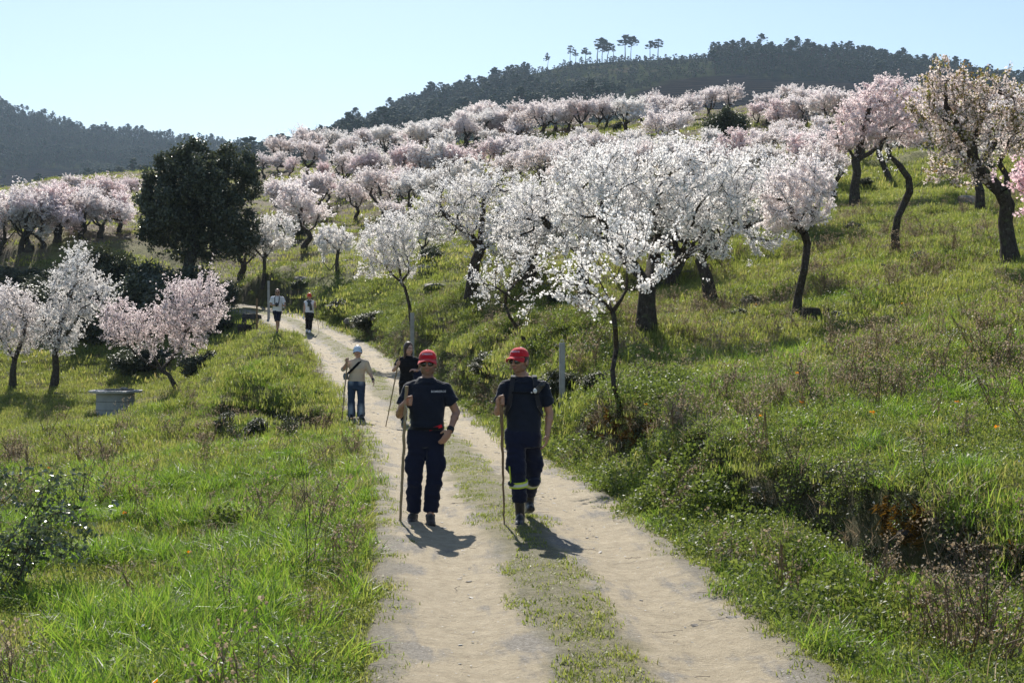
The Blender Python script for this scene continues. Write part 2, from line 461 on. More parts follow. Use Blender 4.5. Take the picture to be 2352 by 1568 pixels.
def path_material():
    m, nt, out = nmat("track_sandy_earth")
    geo = N(nt, "ShaderNodeNewGeometry"); P = geo.outputs["Position"]
    la = N(nt, "ShaderNodeAttribute", attribute_name="lat").outputs["Fac"]
    lo = N(nt, "ShaderNodeAttribute", attribute_name="lon").outputs["Fac"]
    ed = N(nt, "ShaderNodeAttribute", attribute_name="edge").outputs["Fac"]
    cmb = N(nt, "ShaderNodeCombineXYZ")
    nt.links.new(math_n(nt, 'MULTIPLY', la, 4.0), cmb.inputs[0]); nt.links.new(math_n(nt, 'MULTIPLY', lo, 0.8), cmb.inputs[1])
    streak = noise_tex(nt, cmb.outputs[0], 1.6, 6, 0.65)
    n1 = noise_tex(nt, P, 1.1, 5, 0.6); n2 = noise_tex(nt, P, 9, 6, 0.7); n3 = noise_tex(nt, P, 45, 4, 0.7)
    n4 = noise_tex(nt, P, 130, 3, 0.8)
    sand = ramp(nt, n2, [(0.2, (0.25, 0.20, 0.13)), (0.45, (0.39, 0.32, 0.21)), (0.65, (0.47, 0.39, 0.265)), (0.85, (0.56, 0.48, 0.34))])
    grav = ramp(nt, n3, [(0.3, (0.09, 0.08, 0.065)), (0.5, (0.22, 0.20, 0.17)), (0.75, (0.42, 0.40, 0.36))])
    # gravel: between the wheel tracks and in patches, more towards the far part
    al = math_n(nt, 'ABSOLUTE', la)
    trk = math_n(nt, 'ABSOLUTE', math_n(nt, 'SUBTRACT', al, 0.70))          # 0 in the wheel track
    fg = math_n(nt, 'ADD', math_n(nt, 'MULTIPLY', trk, 0.8), math_n(nt, 'MULTIPLY', math_n(nt, 'SUBTRACT', n1, 0.5), 1.5))
    fg = math_n(nt, 'ADD', fg, math_n(nt, 'MULTIPLY', math_n(nt, 'SUBTRACT', streak, 0.5), 1.3))
    fs = N(nt, "ShaderNodeMapRange", ins={1: 18, 2: 55, 3: 0.0, 4: 0.12}); nt.links.new(lo, fs.inputs[0])
    fg = math_n(nt, 'ADD', fg, fs.outputs[0])
    g2 = N(nt, "ShaderNodeMapRange", ins={1: 0.22, 2: 0.44, 3: 0, 4: 0.85}); nt.links.new(fg, g2.inputs[0])
    c = mixc(nt, g2.outputs[0], sand, grav)
    c = mixc(nt, 0.40, c, ramp(nt, n4, [(0.32, (0.22, 0.2, 0.18)), (0.5, (0.8, 0.8, 0.8)), (0.68, (1, 1, 1))]), 'MULTIPLY')
    vo = N(nt, 'ShaderNodeTexVoronoi', ins={'Scale': 22.0}); nt.links.new(P, vo.inputs['Vector'])
    vm = N(nt, 'ShaderNodeMapRange', ins={1: .20, 2: .12, 3: 0, 4: 1}); nt.links.new(vo.outputs['Distance'], vm.inputs[0])
    sv = N(nt, 'ShaderNodeSeparateColor'); nt.links.new(vo.outputs['Color'], sv.inputs[0])
    vs = math_n(nt, 'MULTIPLY', vm.outputs[0], math_n(nt, 'GREATER_THAN', sv.outputs[0], .72))
    c = mixc(nt, math_n(nt, 'MULTIPLY', vs, .8), c, ramp(nt, sv.outputs[1], [(0, (.16, .14, .12)), (.5, (.42, .39, .34)), (1, (.66, .63, .58))]))
    # mossy strip in the middle
    mid = N(nt, "ShaderNodeMapRange", ins={1: 0.42, 2: 0.24, 3: 0, 4: 0.85}); 
    nt.links.new(math_n(nt, 'ADD', al, math_n(nt, 'MULTIPLY', math_n(nt, 'SUBTRACT', n1, 0.45), 0.9)), mid.inputs[0])
    mz = math_n(nt, 'MULTIPLY', mid.outputs[0], 0.92)
    moss = ramp(nt, n2, [(0.3, (0.085, 0.075, 0.03)), (0.5, (0.14, 0.125, 0.05)), (0.62, (0.19, 0.165, 0.085)), (0.8, (0.30, 0.25, 0.16))])
    c = mixc(nt, mz, c, moss)
    e2 = N(nt, "ShaderNodeMapRange", ins={1: -0.22, 2: 0.1, 3: 0, 4: 0.9}); nt.links.new(ed, e2.inputs[0])
    soil = ramp(nt, n2, [(0.3, (0.10, 0.085, 0.05)), (0.7, (0.22, 0.19, 0.12))])
    c = mixc(nt, e2.outputs[0], c, soil)
    p = N(nt, "ShaderNodeBsdfPrincipled", ins={"Roughness": 0.8, "Specular IOR Level": 0.25})
    nt.links.new(c, p.inputs["Base Color"])
    h = math_n(nt, 'ADD', math_n(nt, 'MULTIPLY', n2, 0.6), math_n(nt, 'MULTIPLY', n3, 0.5))
    h = math_n(nt, 'ADD', h, math_n(nt, 'MULTIPLY', streak, 0.6)); h = math_n(nt, 'ADD', h, math_n(nt, 'MULTIPLY', n4, 0.25))
    nt.links.new(bump(nt, h, 0.8, 0.045), p.inputs["Normal"])
    nt.links.new(p.outputs[0], out.inputs[0])
    return m
dpath = mobj("path", pme, path_material())
tag(dpath, "sandy dirt track with two wheel ruts and a mossy middle strip", kind="structure")

# ---- far hills
RIDGE_R = [(-2000, 620), (300, 470), (560, 385), (650, 357), (760, 325), (850, 290), (950, 245), (1100, 205), (1200, 172), (1300, 150), (1400, 140), (1550, 133), (1700, 122), (1870, 128), (2000, 142), (2080, 162), (2200, 194), (2352, 222), (2700, 290), (3600, 420)]
RIDGE_L = [(-1500, 120), (-300, 200), (0, 248), (100, 272), (250, 305), (400, 325), (560, 352), (650, 360), (800, 350), (1200, 330), (2352, 300), (3600, 330)]
def hills(x, y):
    pxr = CX + F * x / 1100.0
    zr = CAMZ + (CY - np.interp(pxr, [p[0] for p in RIDGE_R], [p[1] for p in RIDGE_R])) * 1100 / F
    t = (y - 250) / 850.0
    a = np.where(t < 1, t, 1 - (t - 1) * 0.9)
    hr = zr * np.clip(a, -0.3, 1)
    pxl = CX + F * x / 1500.0
    zl = CAMZ + (CY - np.interp(pxl, [p[0] for p in RIDGE_L], [p[1] for p in RIDGE_L])) * 1500 / F
    t2 = (y - 500) / 1000.0
    a2 = np.where(t2 < 1, t2, 1 - (t2 - 1) * 0.8)
    hl = zl * np.clip(a2, -0.3, 1)
    h = np.maximum(hr, hl)
    amp = np.clip((y - 350) / 500, 0, 1)
    h = h + amp * (14 * fbm(x / 130, y / 160, 61, 4) * (1 - 0.6 * np.exp(-((y - 1100) / 120) ** 2)))
    h = np.where(y < 330, h * sstep(250, 330, y) - 9 * (1 - sstep(240, 330, y)), h)
    return np.maximum(h, -9)
hx = np.arange(-1500, 1501, 13.0); hy = np.arange(-120, 2200, 11.0)
HX, HY = np.meshgrid(hx, hy)
HZ = hills(HX, HY)
vid = np.arange(HX.size).reshape(HX.shape)
q = np.stack([vid[:-1, :-1], vid[:-1, 1:], vid[1:, 1:], vid[1:, :-1]], -1).reshape(-1, 4)
hme = mesh_np("hills", np.stack([HX, HY, HZ], -1).reshape(-1, 3), quads=q, smooth=True)
def zones(x, y, z):
    """how wooded, vineyard, rocky a point of the hills is"""
    px = CX + F * x / np.maximum(y, 1); py = CY - F * (z - CAMZ) / np.maximum(y, 1)
    left = hillside_left(x, y)
    nz = 14 * fbm(x / 40, y / 40, 71, 3)
    vine_r = (~left) & (px > 1430) & (px < 2150) & (py > np.interp(px, [1430, 1540, 1700, 2080], [225, 185, 172, 198]) + nz * .25)
    vine_l = left & (px < 185 + nz) & (py > 388)
    rocky = (~left) & (px > 1210 + nz) & (px < 1640 + nz) & (py > 128) & ~vine_r & (py < np.interp(px, [1200, 1450, 1640], [215, 225, 172]))
    return vine_r | vine_l, rocky
def hillside_left(x, y):
    pxr = CX + F * x / 1100.0
    zr = CAMZ + (CY - np.interp(pxr, [p[0] for p in RIDGE_R], [p[1] for p in RIDGE_R])) * 1100 / F
    t = (y - 250) / 850.0
    hr = zr * np.clip(np.where(t < 1, t, 1 - (t - 1) * 0.9), -0.3, 1)
    pxl = CX + F * x / 1500.0
    zl = CAMZ + (CY - np.interp(pxl, [p[0] for p in RIDGE_L], [p[1] for p in RIDGE_L])) * 1500 / F
    t2 = (y - 500) / 1000.0
    hl = zl * np.clip(np.where(t2 < 1, t2, 1 - (t2 - 1) * 0.8), -0.3, 1)
    return hl > hr
vz, rz_ = zones(HX, HY, HZ)
add_attr(hme, "vine", vz.astype(float)); add_attr(hme, "rocky", rz_.astype(float))
def hills_material():
    m, nt, out = nmat("hillside_scrub_vines_rock")
    geo = N(nt, "ShaderNodeNewGeometry"); P = geo.outputs["Position"]
    n1 = noise_tex(nt, P, 0.03, 6, 0.7); n2 = noise_tex(nt, P, 0.15, 5, 0.7)
    scrub = ramp(nt, n2, [(0.3, (0.012, 0.018, 0.008)), (0.55, (0.035, 0.042, 0.016)), (0.75, (0.10, 0.085, 0.045))])
    rock = ramp(nt, n1, [(0.42, (0.022, 0.028, 0.012)), (0.52, (0.045, 0.055, 0.02)), (0.62, (0.075, 0.062, 0.042)), (0.72, (0.03, 0.03, 0.02))])
    sep = N(nt, "ShaderNodeSeparateXYZ"); nt.links.new(P, sep.inputs[0])
    wv = math_n(nt, 'SINE', math_n(nt, 'ADD', math_n(nt, 'MULTIPLY', sep.outputs[2], 2.4), math_n(nt, 'MULTIPLY', n1, 9)))
    vine = ramp(nt, math_n(nt, 'ADD', math_n(nt, 'MULTIPLY', wv, 0.3), math_n(nt, 'ADD', n2, 0.0)), [(0.25, (0.006, 0.005, 0.005)), (0.55, (0.014, 0.011, 0.010)), (0.85, (0.035, 0.027, 0.022))])
    v = N(nt, "ShaderNodeAttribute", attribute_name="vine").outputs["Fac"]
    r = N(nt, "ShaderNodeAttribute", attribute_name="rocky").outputs["Fac"]
    c = mixc(nt, r, scrub, rock); c = mixc(nt, v, c, vine)
    p = N(nt, "ShaderNodeBsdfPrincipled", ins={"Roughness": 1.0, "Specular IOR Level": 0.0})
    nt.links.new(c, p.inputs["Base Color"])
    nt.links.new(bump(nt, math_n(nt, 'ADD', n1, n2), 0.6, 1.5), p.inputs["Normal"])
    nt.links.new(p.outputs[0], out.inputs[0])
    return m
hillo = mobj("hills", hme, hills_material())
tag(hillo, "far hills with pine woods, brown vineyard terraces and rocky pasture", kind="structure")

# ---- air
bm = bmesh.new(); bmesh.ops.create_cube(bm, size=1)
hz = bpy.data.meshes.new("haze"); bm.to_mesh(hz); bm.free()
hm = bpy.data.materials.new("haze_air"); hm.use_nodes = True; hm.node_tree.nodes.clear()
ho = hm.node_tree.nodes.new("ShaderNodeOutputMaterial")
pv = hm.node_tree.nodes.new("ShaderNodeVolumePrincipled")
pv.inputs["Color"].default_value = (0.62, 0.80, 1.0, 1); pv.inputs["Density"].default_value = 0.00013
pv.inputs["Anisotropy"].default_value = 0.1
hm.node_tree.links.new(pv.outputs[0], ho.inputs["Volume"])
haze = mobj("haze", hz, hm)
haze.scale = (3060, 2380, 320 + 11); haze.location = (0, 1035, (320 - 11) / 2)
tag(haze, "thin blue air between the camera and the far hills", kind="stuff")
# ================================================================== TREES
def colonize(start, attract, step=0.22, di=1.6, dk=0.45, iters=45, rng=None, wob=0.25):
    """grow a skeleton from polylines `start` (list of (pts)) into the attraction points"""
    pos = []; par = []
    for poly in start:
        for k, p in enumerate(poly["pts"]):
            if k == 0 and poly["parent"] is not None:
                continue
            pos.append(np.array(p, float))
            par.append(-1 if not par else (len(pos) - 2 if (k > (1 if poly["parent"] is not None else 0)) else poly["parent"]))
    n0 = len(pos)
    A = attract.copy()
    nodes = np.array(pos)
    d2 = ((A[:, None, :] - nodes[None]) ** 2).sum(-1)
    near = d2.argmin(1); nd = d2.min(1)
    for it in range(iters):
        if len(A) == 0: break
        act = nd < di * di if it > 14 else nd < 1e9
        if not act.any(): break
        idx = near[act]; vec = A[act] - nodes[idx]
        vec /= np.linalg.norm(vec, axis=1)[:, None] + 1e-9
        acc = np.zeros((len(nodes), 3)); np.add.at(acc, idx, vec)
        g = np.unique(idx)
        dirs = acc[g]; dirs /= np.linalg.norm(dirs, axis=1)[:, None] + 1e-9
        dirs += rng.normal(0, wob, dirs.shape); dirs /= np.linalg.norm(dirs, axis=1)[:, None]
        new = nodes[g] + dirs * step
        base = len(nodes)
        nodes = np.vstack([nodes, new]); par.extend(g.tolist())
        d2 = ((A[:, None, :] - new[None]) ** 2).sum(-1)
        m = d2.argmin(1); md = d2.min(1)
        upd = md < nd
        near = np.where(upd, m + base, near); nd = np.where(upd, md, nd)
        keep = nd > dk * dk
        A = A[keep]; near = near[keep]; nd = nd[keep]
    return nodes, np.array(par), n0

def limb_radii(nodes, par, r_trunk, r_tip=0.006, expo=0.88):
    n = len(nodes)
    cnt = np.zeros(n); child = np.bincount(par[par >= 0], minlength=n)
    cnt[child == 0] = 1
    for i in range(n - 1, 0, -1):
        if par[i] >= 0: cnt[par[i]] += cnt[i]
    e = math.log(r_tip / r_trunk) / math.log(1.0 / max(cnt[0], 8)) * expo
    return np.maximum(r_tip, r_trunk * (cnt / cnt[0]) ** e), child

def tube_mesh(nodes, par, rad, name, mat, sides_big=9, gn=0.0, rng=None, rmin=0.0, maxr=None):
    vs = []; qs = []; off = 0
    for lo, hi, S in ((0.05, 9, sides_big), (0.018, 0.05, 5), (rmin, 0.018, 3)):
        sel = [i for i in range(1, len(nodes)) if lo < rad[i] <= hi]
        if not sel: continue
        sel = np.array(sel); p = par[sel]
        a = nodes[p]; b = nodes[sel]
        d = b - a; L = np.linalg.norm(d, axis=1)[:, None] + 1e-9; d = d / L
        # each ring looks along the mean of the edge before and after it
        ref = np.where(np.abs(d[:, 1:2]) > 0.9, [[1.0, 0, 0]], [[0, 1.0, 0]])
        pp = par[p]; dprev = np.where((pp >= 0)[:, None], nodes[p] - nodes[np.maximum(pp, 0)], d)
        dprev = dprev / (np.linalg.norm(dprev, axis=1)[:, None] + 1e-9)
        ang = np.arange(S) / S * 2 * np.pi
        def ring(c, dd, r, seed):
            u = np.cross(dd, ref); u /= np.linalg.norm(u, axis=1)[:, None] + 1e-9
            v = np.cross(dd, u)
            rr = r[:, None] * (1 + (gn * np.sin(ang[None] * 3 + seed[:, None]) + gn * 0.7 * np.sin(ang[None] * 2 - 2 * seed[:, None]) if gn else 0 * ang[None]))
            return c[:, None] + (np.cos(ang)[None, :, None] * u[:, None] + np.sin(ang)[None, :, None] * v[:, None]) * rr[..., None]
        ra = np.minimum(rad[p], rad[sel] * 1.35); rb = rad[sel]
        da = d + dprev * (rad[sel] > 0.03)[:, None]; da /= np.linalg.norm(da, axis=1)[:, None] + 1e-9
        A_ = ring(a, da, ra, p * 0.37); B_ = ring(b + d * 0.01, d, rb, sel * 0.37)
        m = len(sel)
        v = np.concatenate([A_, B_], 1).reshape(-1, 3)
        base = off + np.arange(m)[:, None] * 2 * S
        k = np.arange(S)[None]
        k2 = (k + 1) % S
        qs.append(np.stack([base + k, base + k2, base + S + k2, base + S + k], -1).reshape(-1, 4))
        vs.append(v); off += len(v)
    me = mesh_np(name, np.vstack(vs), quads=np.vstack(qs), smooth=True)
    me.materials.append(mat)
    return me

def flakes(cent, size, rng, name, mat, bias=None, fold=0.35, aspect=1.0, rnd=None):
    """many small folded petals/leaves: two triangles each, every one turned its own way"""
    n = len(cent)
    u = rng.normal(size=(n, 3))
    if bias is not None: u += bias
    u /= np.linalg.norm(u, axis=1)[:, None]
    w = rng.normal(size=(n, 3)); v = np.cross(u, w); v /= np.linalg.norm(v, axis=1)[:, None]
    nn = np.cross(u, v)
    s = (size * rng.uniform(0.7, 1.3, n))[:, None]
    a = cent - u * s * 0.5 * aspect; c = cent + u * s * 0.5 * aspect
    b = cent + v * s * 0.5 + nn * s * fold * 0.4; d = cent - v * s * 0.5 + nn * s * fold * 0.4
    V = np.stack([a, b, c, d], 1).reshape(-1, 3)
    i = np.arange(n)[:, None] * 4
    T = np.concatenate([np.stack([i[:, 0], i[:, 0] + 1, i[:, 0] + 2], 1), np.stack([i[:, 0], i[:, 0] + 2, i[:, 0] + 3], 1)])
    me = mesh_np(name, V, tris=T)
    add_attr(me, "rnd", np.repeat(rng.uniform(0, 1, n) if rnd is None else rnd, 4))
    me.materials.append(mat)
    return me

def bark_mat(name, dark, light, moss=(0.10, 0.11, 0.05)):
    m, nt, out = nmat(name)
    g = N(nt, "ShaderNodeTexCoord"); P = g.outputs["Object"]
    mp = N(nt, "ShaderNodeMapping"); mp.inputs["Scale"].default_value = (1, 1, 0.35); nt.links.new(P, mp.inputs[0])
    n1 = noise_tex(nt, mp.outputs[0], 28, 6, 0.7); n2 = noise_tex(nt, P, 6, 4, 0.6)
    c = ramp(nt, n1, [(0.3, dark), (0.62, light)])
    f = N(nt, "ShaderNodeMapRange", ins={1: 0.55, 2: 0.68, 3: 0, 4: 0.7}); nt.links.new(n2, f.inputs[0])
    c = mixc(nt, f.outputs[0], c, moss)
    f3 = N(nt, "ShaderNodeMapRange", ins={1: 0.60, 2: 0.68, 3: 0, 4: 0.75}); nt.links.new(noise_tex(nt, P, 17, 4, .7), f3.inputs[0])
    c = mixc(nt, f3.outputs[0], c, (0.20, 0.20, 0.17))
    p = N(nt, "ShaderNodeBsdfPrincipled", ins={"Roughness": 0.9, "Specular IOR Level": 0.15})
    nt.links.new(c, p.inputs["Base Color"]); nt.links.new(bump(nt, n1, 1.0, 0.03), p.inputs["Normal"])
    nt.links.new(p.outputs[0], out.inputs[0])
    return m
M_BARK = bark_mat("almond_bark", (0.018, 0.014, 0.011), (0.085, 0.068, 0.055))
M_OAKBARK = bark_mat("oak_bark", (0.014, 0.012, 0.01), (0.06, 0.052, 0.042))
M_PINEBARK = bark_mat("pine_bark", (0.03, 0.02, 0.015), (0.10, 0.07, 0.05))
M_BLOSSOM = leaf_mat("almond_blossom", [(0.0, (0.85, 0.79, 0.78)), (0.3, (0.92, 0.89, 0.87)), (1.0, (0.96, 0.95, 0.93))], transl=0.55, rough=0.5, spec=0.25, tcol=1.0, objcol=True)
M_YLEAF = leaf_mat("young_leaf", [(0.0, (0.22, 0.11, 0.05)), (0.45, (0.22, 0.20, 0.07)), (1.0, (0.26, 0.30, 0.09))], transl=0.5)
M_OAKLEAF = leaf_mat("holm_oak_leaf", [(0.0, (0.03, 0.038, 0.018)), (0.5, (0.062, 0.074, 0.036)), (1.0, (0.125, 0.14, 0.08))], transl=0.22, rough=0.42, spec=0.7)
M_SHRUBLEAF = leaf_mat("olive_shrub_leaf", [(0.0, (0.035, 0.042, 0.022)), (0.5, (0.065, 0.075, 0.036)), (1.0, (0.11, 0.12, 0.06))], transl=0.25, rough=0.45)
M_RUSTLEAF = leaf_mat("rusty_twig_leaf", [(0.0, (0.05, 0.028, 0.02)), (0.6, (0.12, 0.07, 0.045)), (1.0, (0.2, 0.12, 0.08))], transl=0.25, rough=0.6)

def envelope(ells, n, rng, hollow=0.35):
    """points spread through a union of ellipsoids (cx,cy,cz,rx,ry,rz), denser towards the skin"""
    vol = np.array([e[3] * e[4] * e[5] for e in ells]); cnt = np.maximum(8, (n * vol / vol.sum()).astype(int))
    out = []
    for e, c in zip(ells, cnt):
        d = rng.normal(size=(c, 3)); d /= np.linalg.norm(d, axis=1)[:, None]
        r = (hollow + (1 - hollow) * rng.uniform(0, 1, c) ** 0.6)[:, None]
        out.append(np.array(e[:3]) + d * r * np.array(e[3:]))
    return np.vstack(out)

def almond_mesh(seed, trunk, limbs, ells, r_trunk, n_attr=420, flowers=9000, fsize=0.042, leafy=0.0, step=0.2, shoots=1.0, tipz=None, dense=1.0, sl=(.12, .42)):
    rng = np.random.default_rng(seed)
    start = [dict(pts=trunk, parent=None)]
    base = len(trunk) - 1
    cnt = len(trunk)
    for lb in limbs:
        at = lb[0] if isinstance(lb[0], int) else base
        pts = lb[1:] if isinstance(lb[0], int) else lb
        start.append(dict(pts=[trunk[at]] + list(pts), parent=at))
        cnt += len(pts)
    A = envelope(ells, int(n_attr * 2.4), rng)
    nodes, par, n0 = colonize(start, A, step=step * .8, di=1.7, dk=0.2, iters=50, rng=rng)
    rad, child = limb_radii(nodes, par, r_trunk, 0.0055)
    # flare at the foot
    for i in range(min(3, len(trunk))): rad[i] *= (1.7, 1.12, 1.0)[i]
    # upright shoots from the thin wood
    thin = np.where((rad < 0.02) & (np.arange(len(nodes)) >= n0))[0]
    ns = int(len(thin) * 1.1 * shoots)
    src = rng.choice(thin, ns)
    dirs = nodes[src] - nodes[par[src]]; dirs /= np.linalg.norm(dirs, axis=1)[:, None] + 1e-9
    dirs = dirs * 0.7 + rng.normal(0, 0.5, dirs.shape) + np.array([0, 0, 0.55]); dirs /= np.linalg.norm(dirs, axis=1)[:, None]
    ln = rng.uniform(sl[0], sl[1], ns)[:, None] * (1 + .6 * (rng.uniform(size=(ns, 1)) < .12))
    tips = nodes[src] + dirs * ln
    base_n = len(nodes)
    nodes2 = np.vstack([nodes, tips]); par2 = np.concatenate([par, src]); rad2 = np.concatenate([rad, np.full(ns, 0.0045)])
    tm = tube_mesh(nodes2, par2, rad2, "trunk", M_BARK, gn=0.13, rng=rng)
    # flowers along shoots and thin wood
    nf = int(flowers * 0.62)
    k1 = int(nf * 0.62); s1 = rng.integers(0, ns, k1)
    t = rng.uniform(0.05, 1.05, k1)[:, None]
    c1 = nodes[src[s1]] + dirs[s1] * ln[s1] * t + rng.normal(0, 0.028, (k1, 3))
    k2 = nf - k1; e2 = rng.choice(thin, k2)
    t = rng.uniform(0, 1, k2)[:, None]
    c2 = nodes[par[e2]] * (1 - t) + nodes[e2] * t + rng.normal(0, 0.032, (k2, 3))
    C = np.vstack([c1, c2])
    # bare gaps: whole sprays with few flowers
    g = np.sin(C[:, 0] * 3.1 + seed) + np.sin(C[:, 2] * 3.7 + 1.3 * seed) + np.sin(C[:, 1] * 2.9)
    C = C[(g < 1.35 + dense * 0.5) | (rng.uniform(size=len(C)) < (0.25 if dense > 0 else .12))]
    cr_ = rng.uniform(0, 1, len(C)); C = np.repeat(C, 4, 0) + rng.normal(0, fsize * .42, (len(C) * 4, 3))
    bme = flakes(C, fsize * .84, rng, "crown", M_BLOSSOM, rnd=np.clip(np.repeat(cr_, 4) * .6 + rng.uniform(0, .4, len(C)), 0, 1))
    lme = None
    if leafy > 0:
        nl = int(nf * leafy); sl = rng.integers(0, ns, nl); t = rng.uniform(0.3, 1.15, nl)[:, None]
        cl = nodes[src[sl]] + dirs[sl] * ln[sl] * t + rng.normal(0, 0.03, (nl, 3))
        lme = flakes(cl, fsize * 0.9, rng, "leaves", M_YLEAF, bias=dirs[sl] * 1.5, aspect=1.6)
    return tm, bme, lme

def place_almond(meshes, loc, rz=0, s=1.0, label="", group=None, tint=(1, 1, 1), sz=None):
    e = empty("almond_tree", loc, rz, label, "almond tree", group)
    e.scale = (s, s, sz or s)
    mobj("trunk", meshes[0], parent=e)
    c = mobj("crown", meshes[1], parent=e); c.color = (*tint, 1)
    if meshes[2] is not None: mobj("leaves", meshes[2], parent=e)
    return e

WHITE = (1.0, 1.0, 1.0); BLUSH = (1.0, 0.97, 0.975); PINK = (1.0, 0.925, 0.94); ROSE = (1.0, 0.90, 0.92)

def px_tree(base, Y, seed, trunk, limbs, ells, rt, label, tint=WHITE, depthfac=0.9, **kw):
    """a tree measured on the photo: all points given in photo pixels, turned into metres at the tree's own distance"""
    rg = ray_ground(base[0], base[1], 12)
    if abs(rg[1] - Y) < 0.7 * Y: Y = float(rg[1])
    k = Y / F
    g = W(base[0], base[1], Y)
    gz = float(terrain(np.array([g[0]]), np.array([Y]))[0])
    loc = (g[0], Y, gz - 0.04)
    dzz = (g[2] - gz)      # keep the crown where the photo has it
    rng = np.random.default_rng(seed + 100)
    def q(p): return ((p[0] - base[0]) * k, (p[2] if len(p) > 2 else rng.normal(0, 0.08)), (base[1] - p[1]) * k + dzz + 0.04)
    tr = [(0, 0, -0.1)] + [q(p) for p in trunk]
    lm = [([l[0]] + [q(p) for p in l[1:]]) if isinstance(l[0], int) else [q(p) for p in l] for l in limbs]
    el = []
    for (x0, y0, x1, y1, *dd) in ells:
        cx, cz = q(((x0 + x1) / 2, (y0 + y1) / 2, 0))[0::2]
        rx = (x1 - x0) / 2 * k; rz_ = (y1 - y0) / 2 * k
        ry = dd[0] if dd else max(rx, rz_) * depthfac
        el.append((cx, dd[1] if len(dd) > 1 else 0.0, cz, rx, ry, rz_))
    ms = almond_mesh(seed, tr, lm, el, rt, **kw)
    return place_almond(ms, loc, 0, 1.0, label, None, tint)

# ---- trees one can tell apart in the photo
px_tree((1485, 762), 31, 1, [(1484, 700), (1487, 655)],
        [[(1470, 630, -.2), (1440, 590, -.4), (1400, 560, -.5), (1375, 500, -.6)], [(1510, 640), (1545, 615, .2), (1580, 585, .4), (1620, 560, .6)], [(1500, 600, .5), (1520, 540, .7), (1515, 470, .7)], [(1440, 600, .4), (1400, 520, .8), (1330, 450, .9)]],
        [(1270, 340, 1560, 560), (1430, 330, 1760, 540), (1240, 430, 1420, 620), (1550, 450, 1720, 600)], 0.16,
        "large white almond tree with a thick forked trunk, uphill of the nearest concrete post", flowers=19000, n_attr=700, fsize=0.045)
px_tree((1635, 697), 33.5, 2, [(1625, 640), (1610, 595), (1625, 575)],
        [[(1590, 565), (1550, 545)], [(1655, 560), (1680, 530, .2), (1720, 520, .3)], [(1640, 540, .3), (1640, 480, .4)]],
        [(1490, 360, 1720, 550), (1620, 350, 1860, 540), (1700, 470, 1830, 600)], 0.13,
        "white almond whose pale trunk bends left, between the thick forked and the slender one", flowers=15000, n_attr=560)
px_tree((1828, 727), 28, 3, [(1835, 680), (1845, 620), (1856, 560), (1845, 535), (1830, 515)],
        [[(1815, 480), (1800, 460)], [(1850, 480), (1870, 440)]],
        [(1725, 395, 1870, 500), (1800, 365, 1915, 500), (1740, 450, 1900, 530)], 0.075,
        "blossoming almond with a tall slender straight trunk, rightmost crown of the white front row", flowers=9000, n_attr=330, tint=BLUSH)
px_tree((1345, 727), 34.5, 4, [(1343, 680), (1338, 620), (1350, 590)],
        [[(1310, 560), (1270, 530, -.3), (1245, 505, -.4)], [(1370, 560, .3), (1390, 500, .5)], [(1330, 520, .5), (1290, 440, .6)]],
        [(1150, 400, 1380, 580), (1250, 320, 1470, 500), (1120, 470, 1260, 600)], 0.15,
        "spreading white almond tree with dark leaning limbs just left of the thick forked trunk", flowers=16000, n_attr=600)
px_tree((1083, 682), 41, 5, [(1086, 640), (1092, 600), (1103, 575)],
        [[(1085, 545), (1050, 515), (1020, 490)], [(1125, 560), (1150, 530, .4)], [(1105, 520, .4), (1110, 460, .4)]],
        [(935, 430, 1110, 570), (1040, 385, 1230, 560), (980, 400, 1150, 480)], 0.16,
        "white almond tree with a leaning thick trunk above the bank left of centre", flowers=15000, n_attr=560, tint=WHITE)
px_tree((946, 737), 38.5, 6, [(940, 700), (930, 660), (922, 648)],
        [[(900, 630), (885, 610)], [(940, 625), (938, 600)], [(915, 610, .3), (905, 570, .3)]],
        [(818, 500, 935, 640), (860, 480, 960, 640), (815, 590, 880, 645), (890, 590, 965, 650)], 0.05,
        "young white almond tree on the bank edge behind the concrete post nearest the dark-haired woman", flowers=9500, n_attr=330)
px_tree((1425, 957), 18.2, 7, [(1421, 920), (1408, 885), (1407, 850), (1418, 800), (1412, 750), (1409, 715)],
        [[(1388, 695), (1375, 675)], [(1425, 690), (1440, 665, .1), (1442, 610, .1)], [(1400, 680, .3), (1380, 640, .4)]],
        [(1245, 560, 1420, 700), (1330, 470, 1480, 640), (1430, 560, 1540, 690), (1300, 640, 1420, 745), (1400, 500, 1560, 600)], 0.032,
        "slim young almond with curved stem and open white blossom growing from the mossy bank edge", flowers=1700, n_attr=230, fsize=0.044, step=0.13, shoots=0.55, dense=.2)
px_tree((1214, 792), 27, 8, [(1195, 760), (1172, 730), (1160, 700), (1163, 675)],
        [[(1180, 655), (1205, 630)], [(1140, 660), (1110, 650)], [(1180, 690), (1215, 660)]],
        [(1065, 590, 1170, 710), (1140, 560, 1260, 700), (1180, 650, 1240, 730)], 0.032,
        "small sparse almond sapling leaning left on the bank above the right-hand man's cap", flowers=1500, n_attr=200, fsize=0.036, shoots=0.5, dense=.2)
px_tree((2322, 607), 30, 9, [(2318, 560), (2312, 510), (2314, 470), (2295, 440), (2262, 400), (2240, 375)],
        [[(2230, 340), (2205, 300), (2180, 240, .2)], [3, (2320, 400, .2), (2310, 370, .4), (2335, 330, .5)], [(2245, 320, .3), (2270, 250, .4), (2290, 200, .4)]],
        [(2095, 150, 2260, 350), (2200, 160, 2352, 330), (2130, 290, 2290, 440), (2290, 220, 2450, 400)], 0.16,
        "tall almond with fading blossom and fresh green leaves on a crooked trunk, right edge", flowers=9500, n_attr=560, leafy=.9, tint=(0.97, 0.88, 0.85), fsize=0.046)
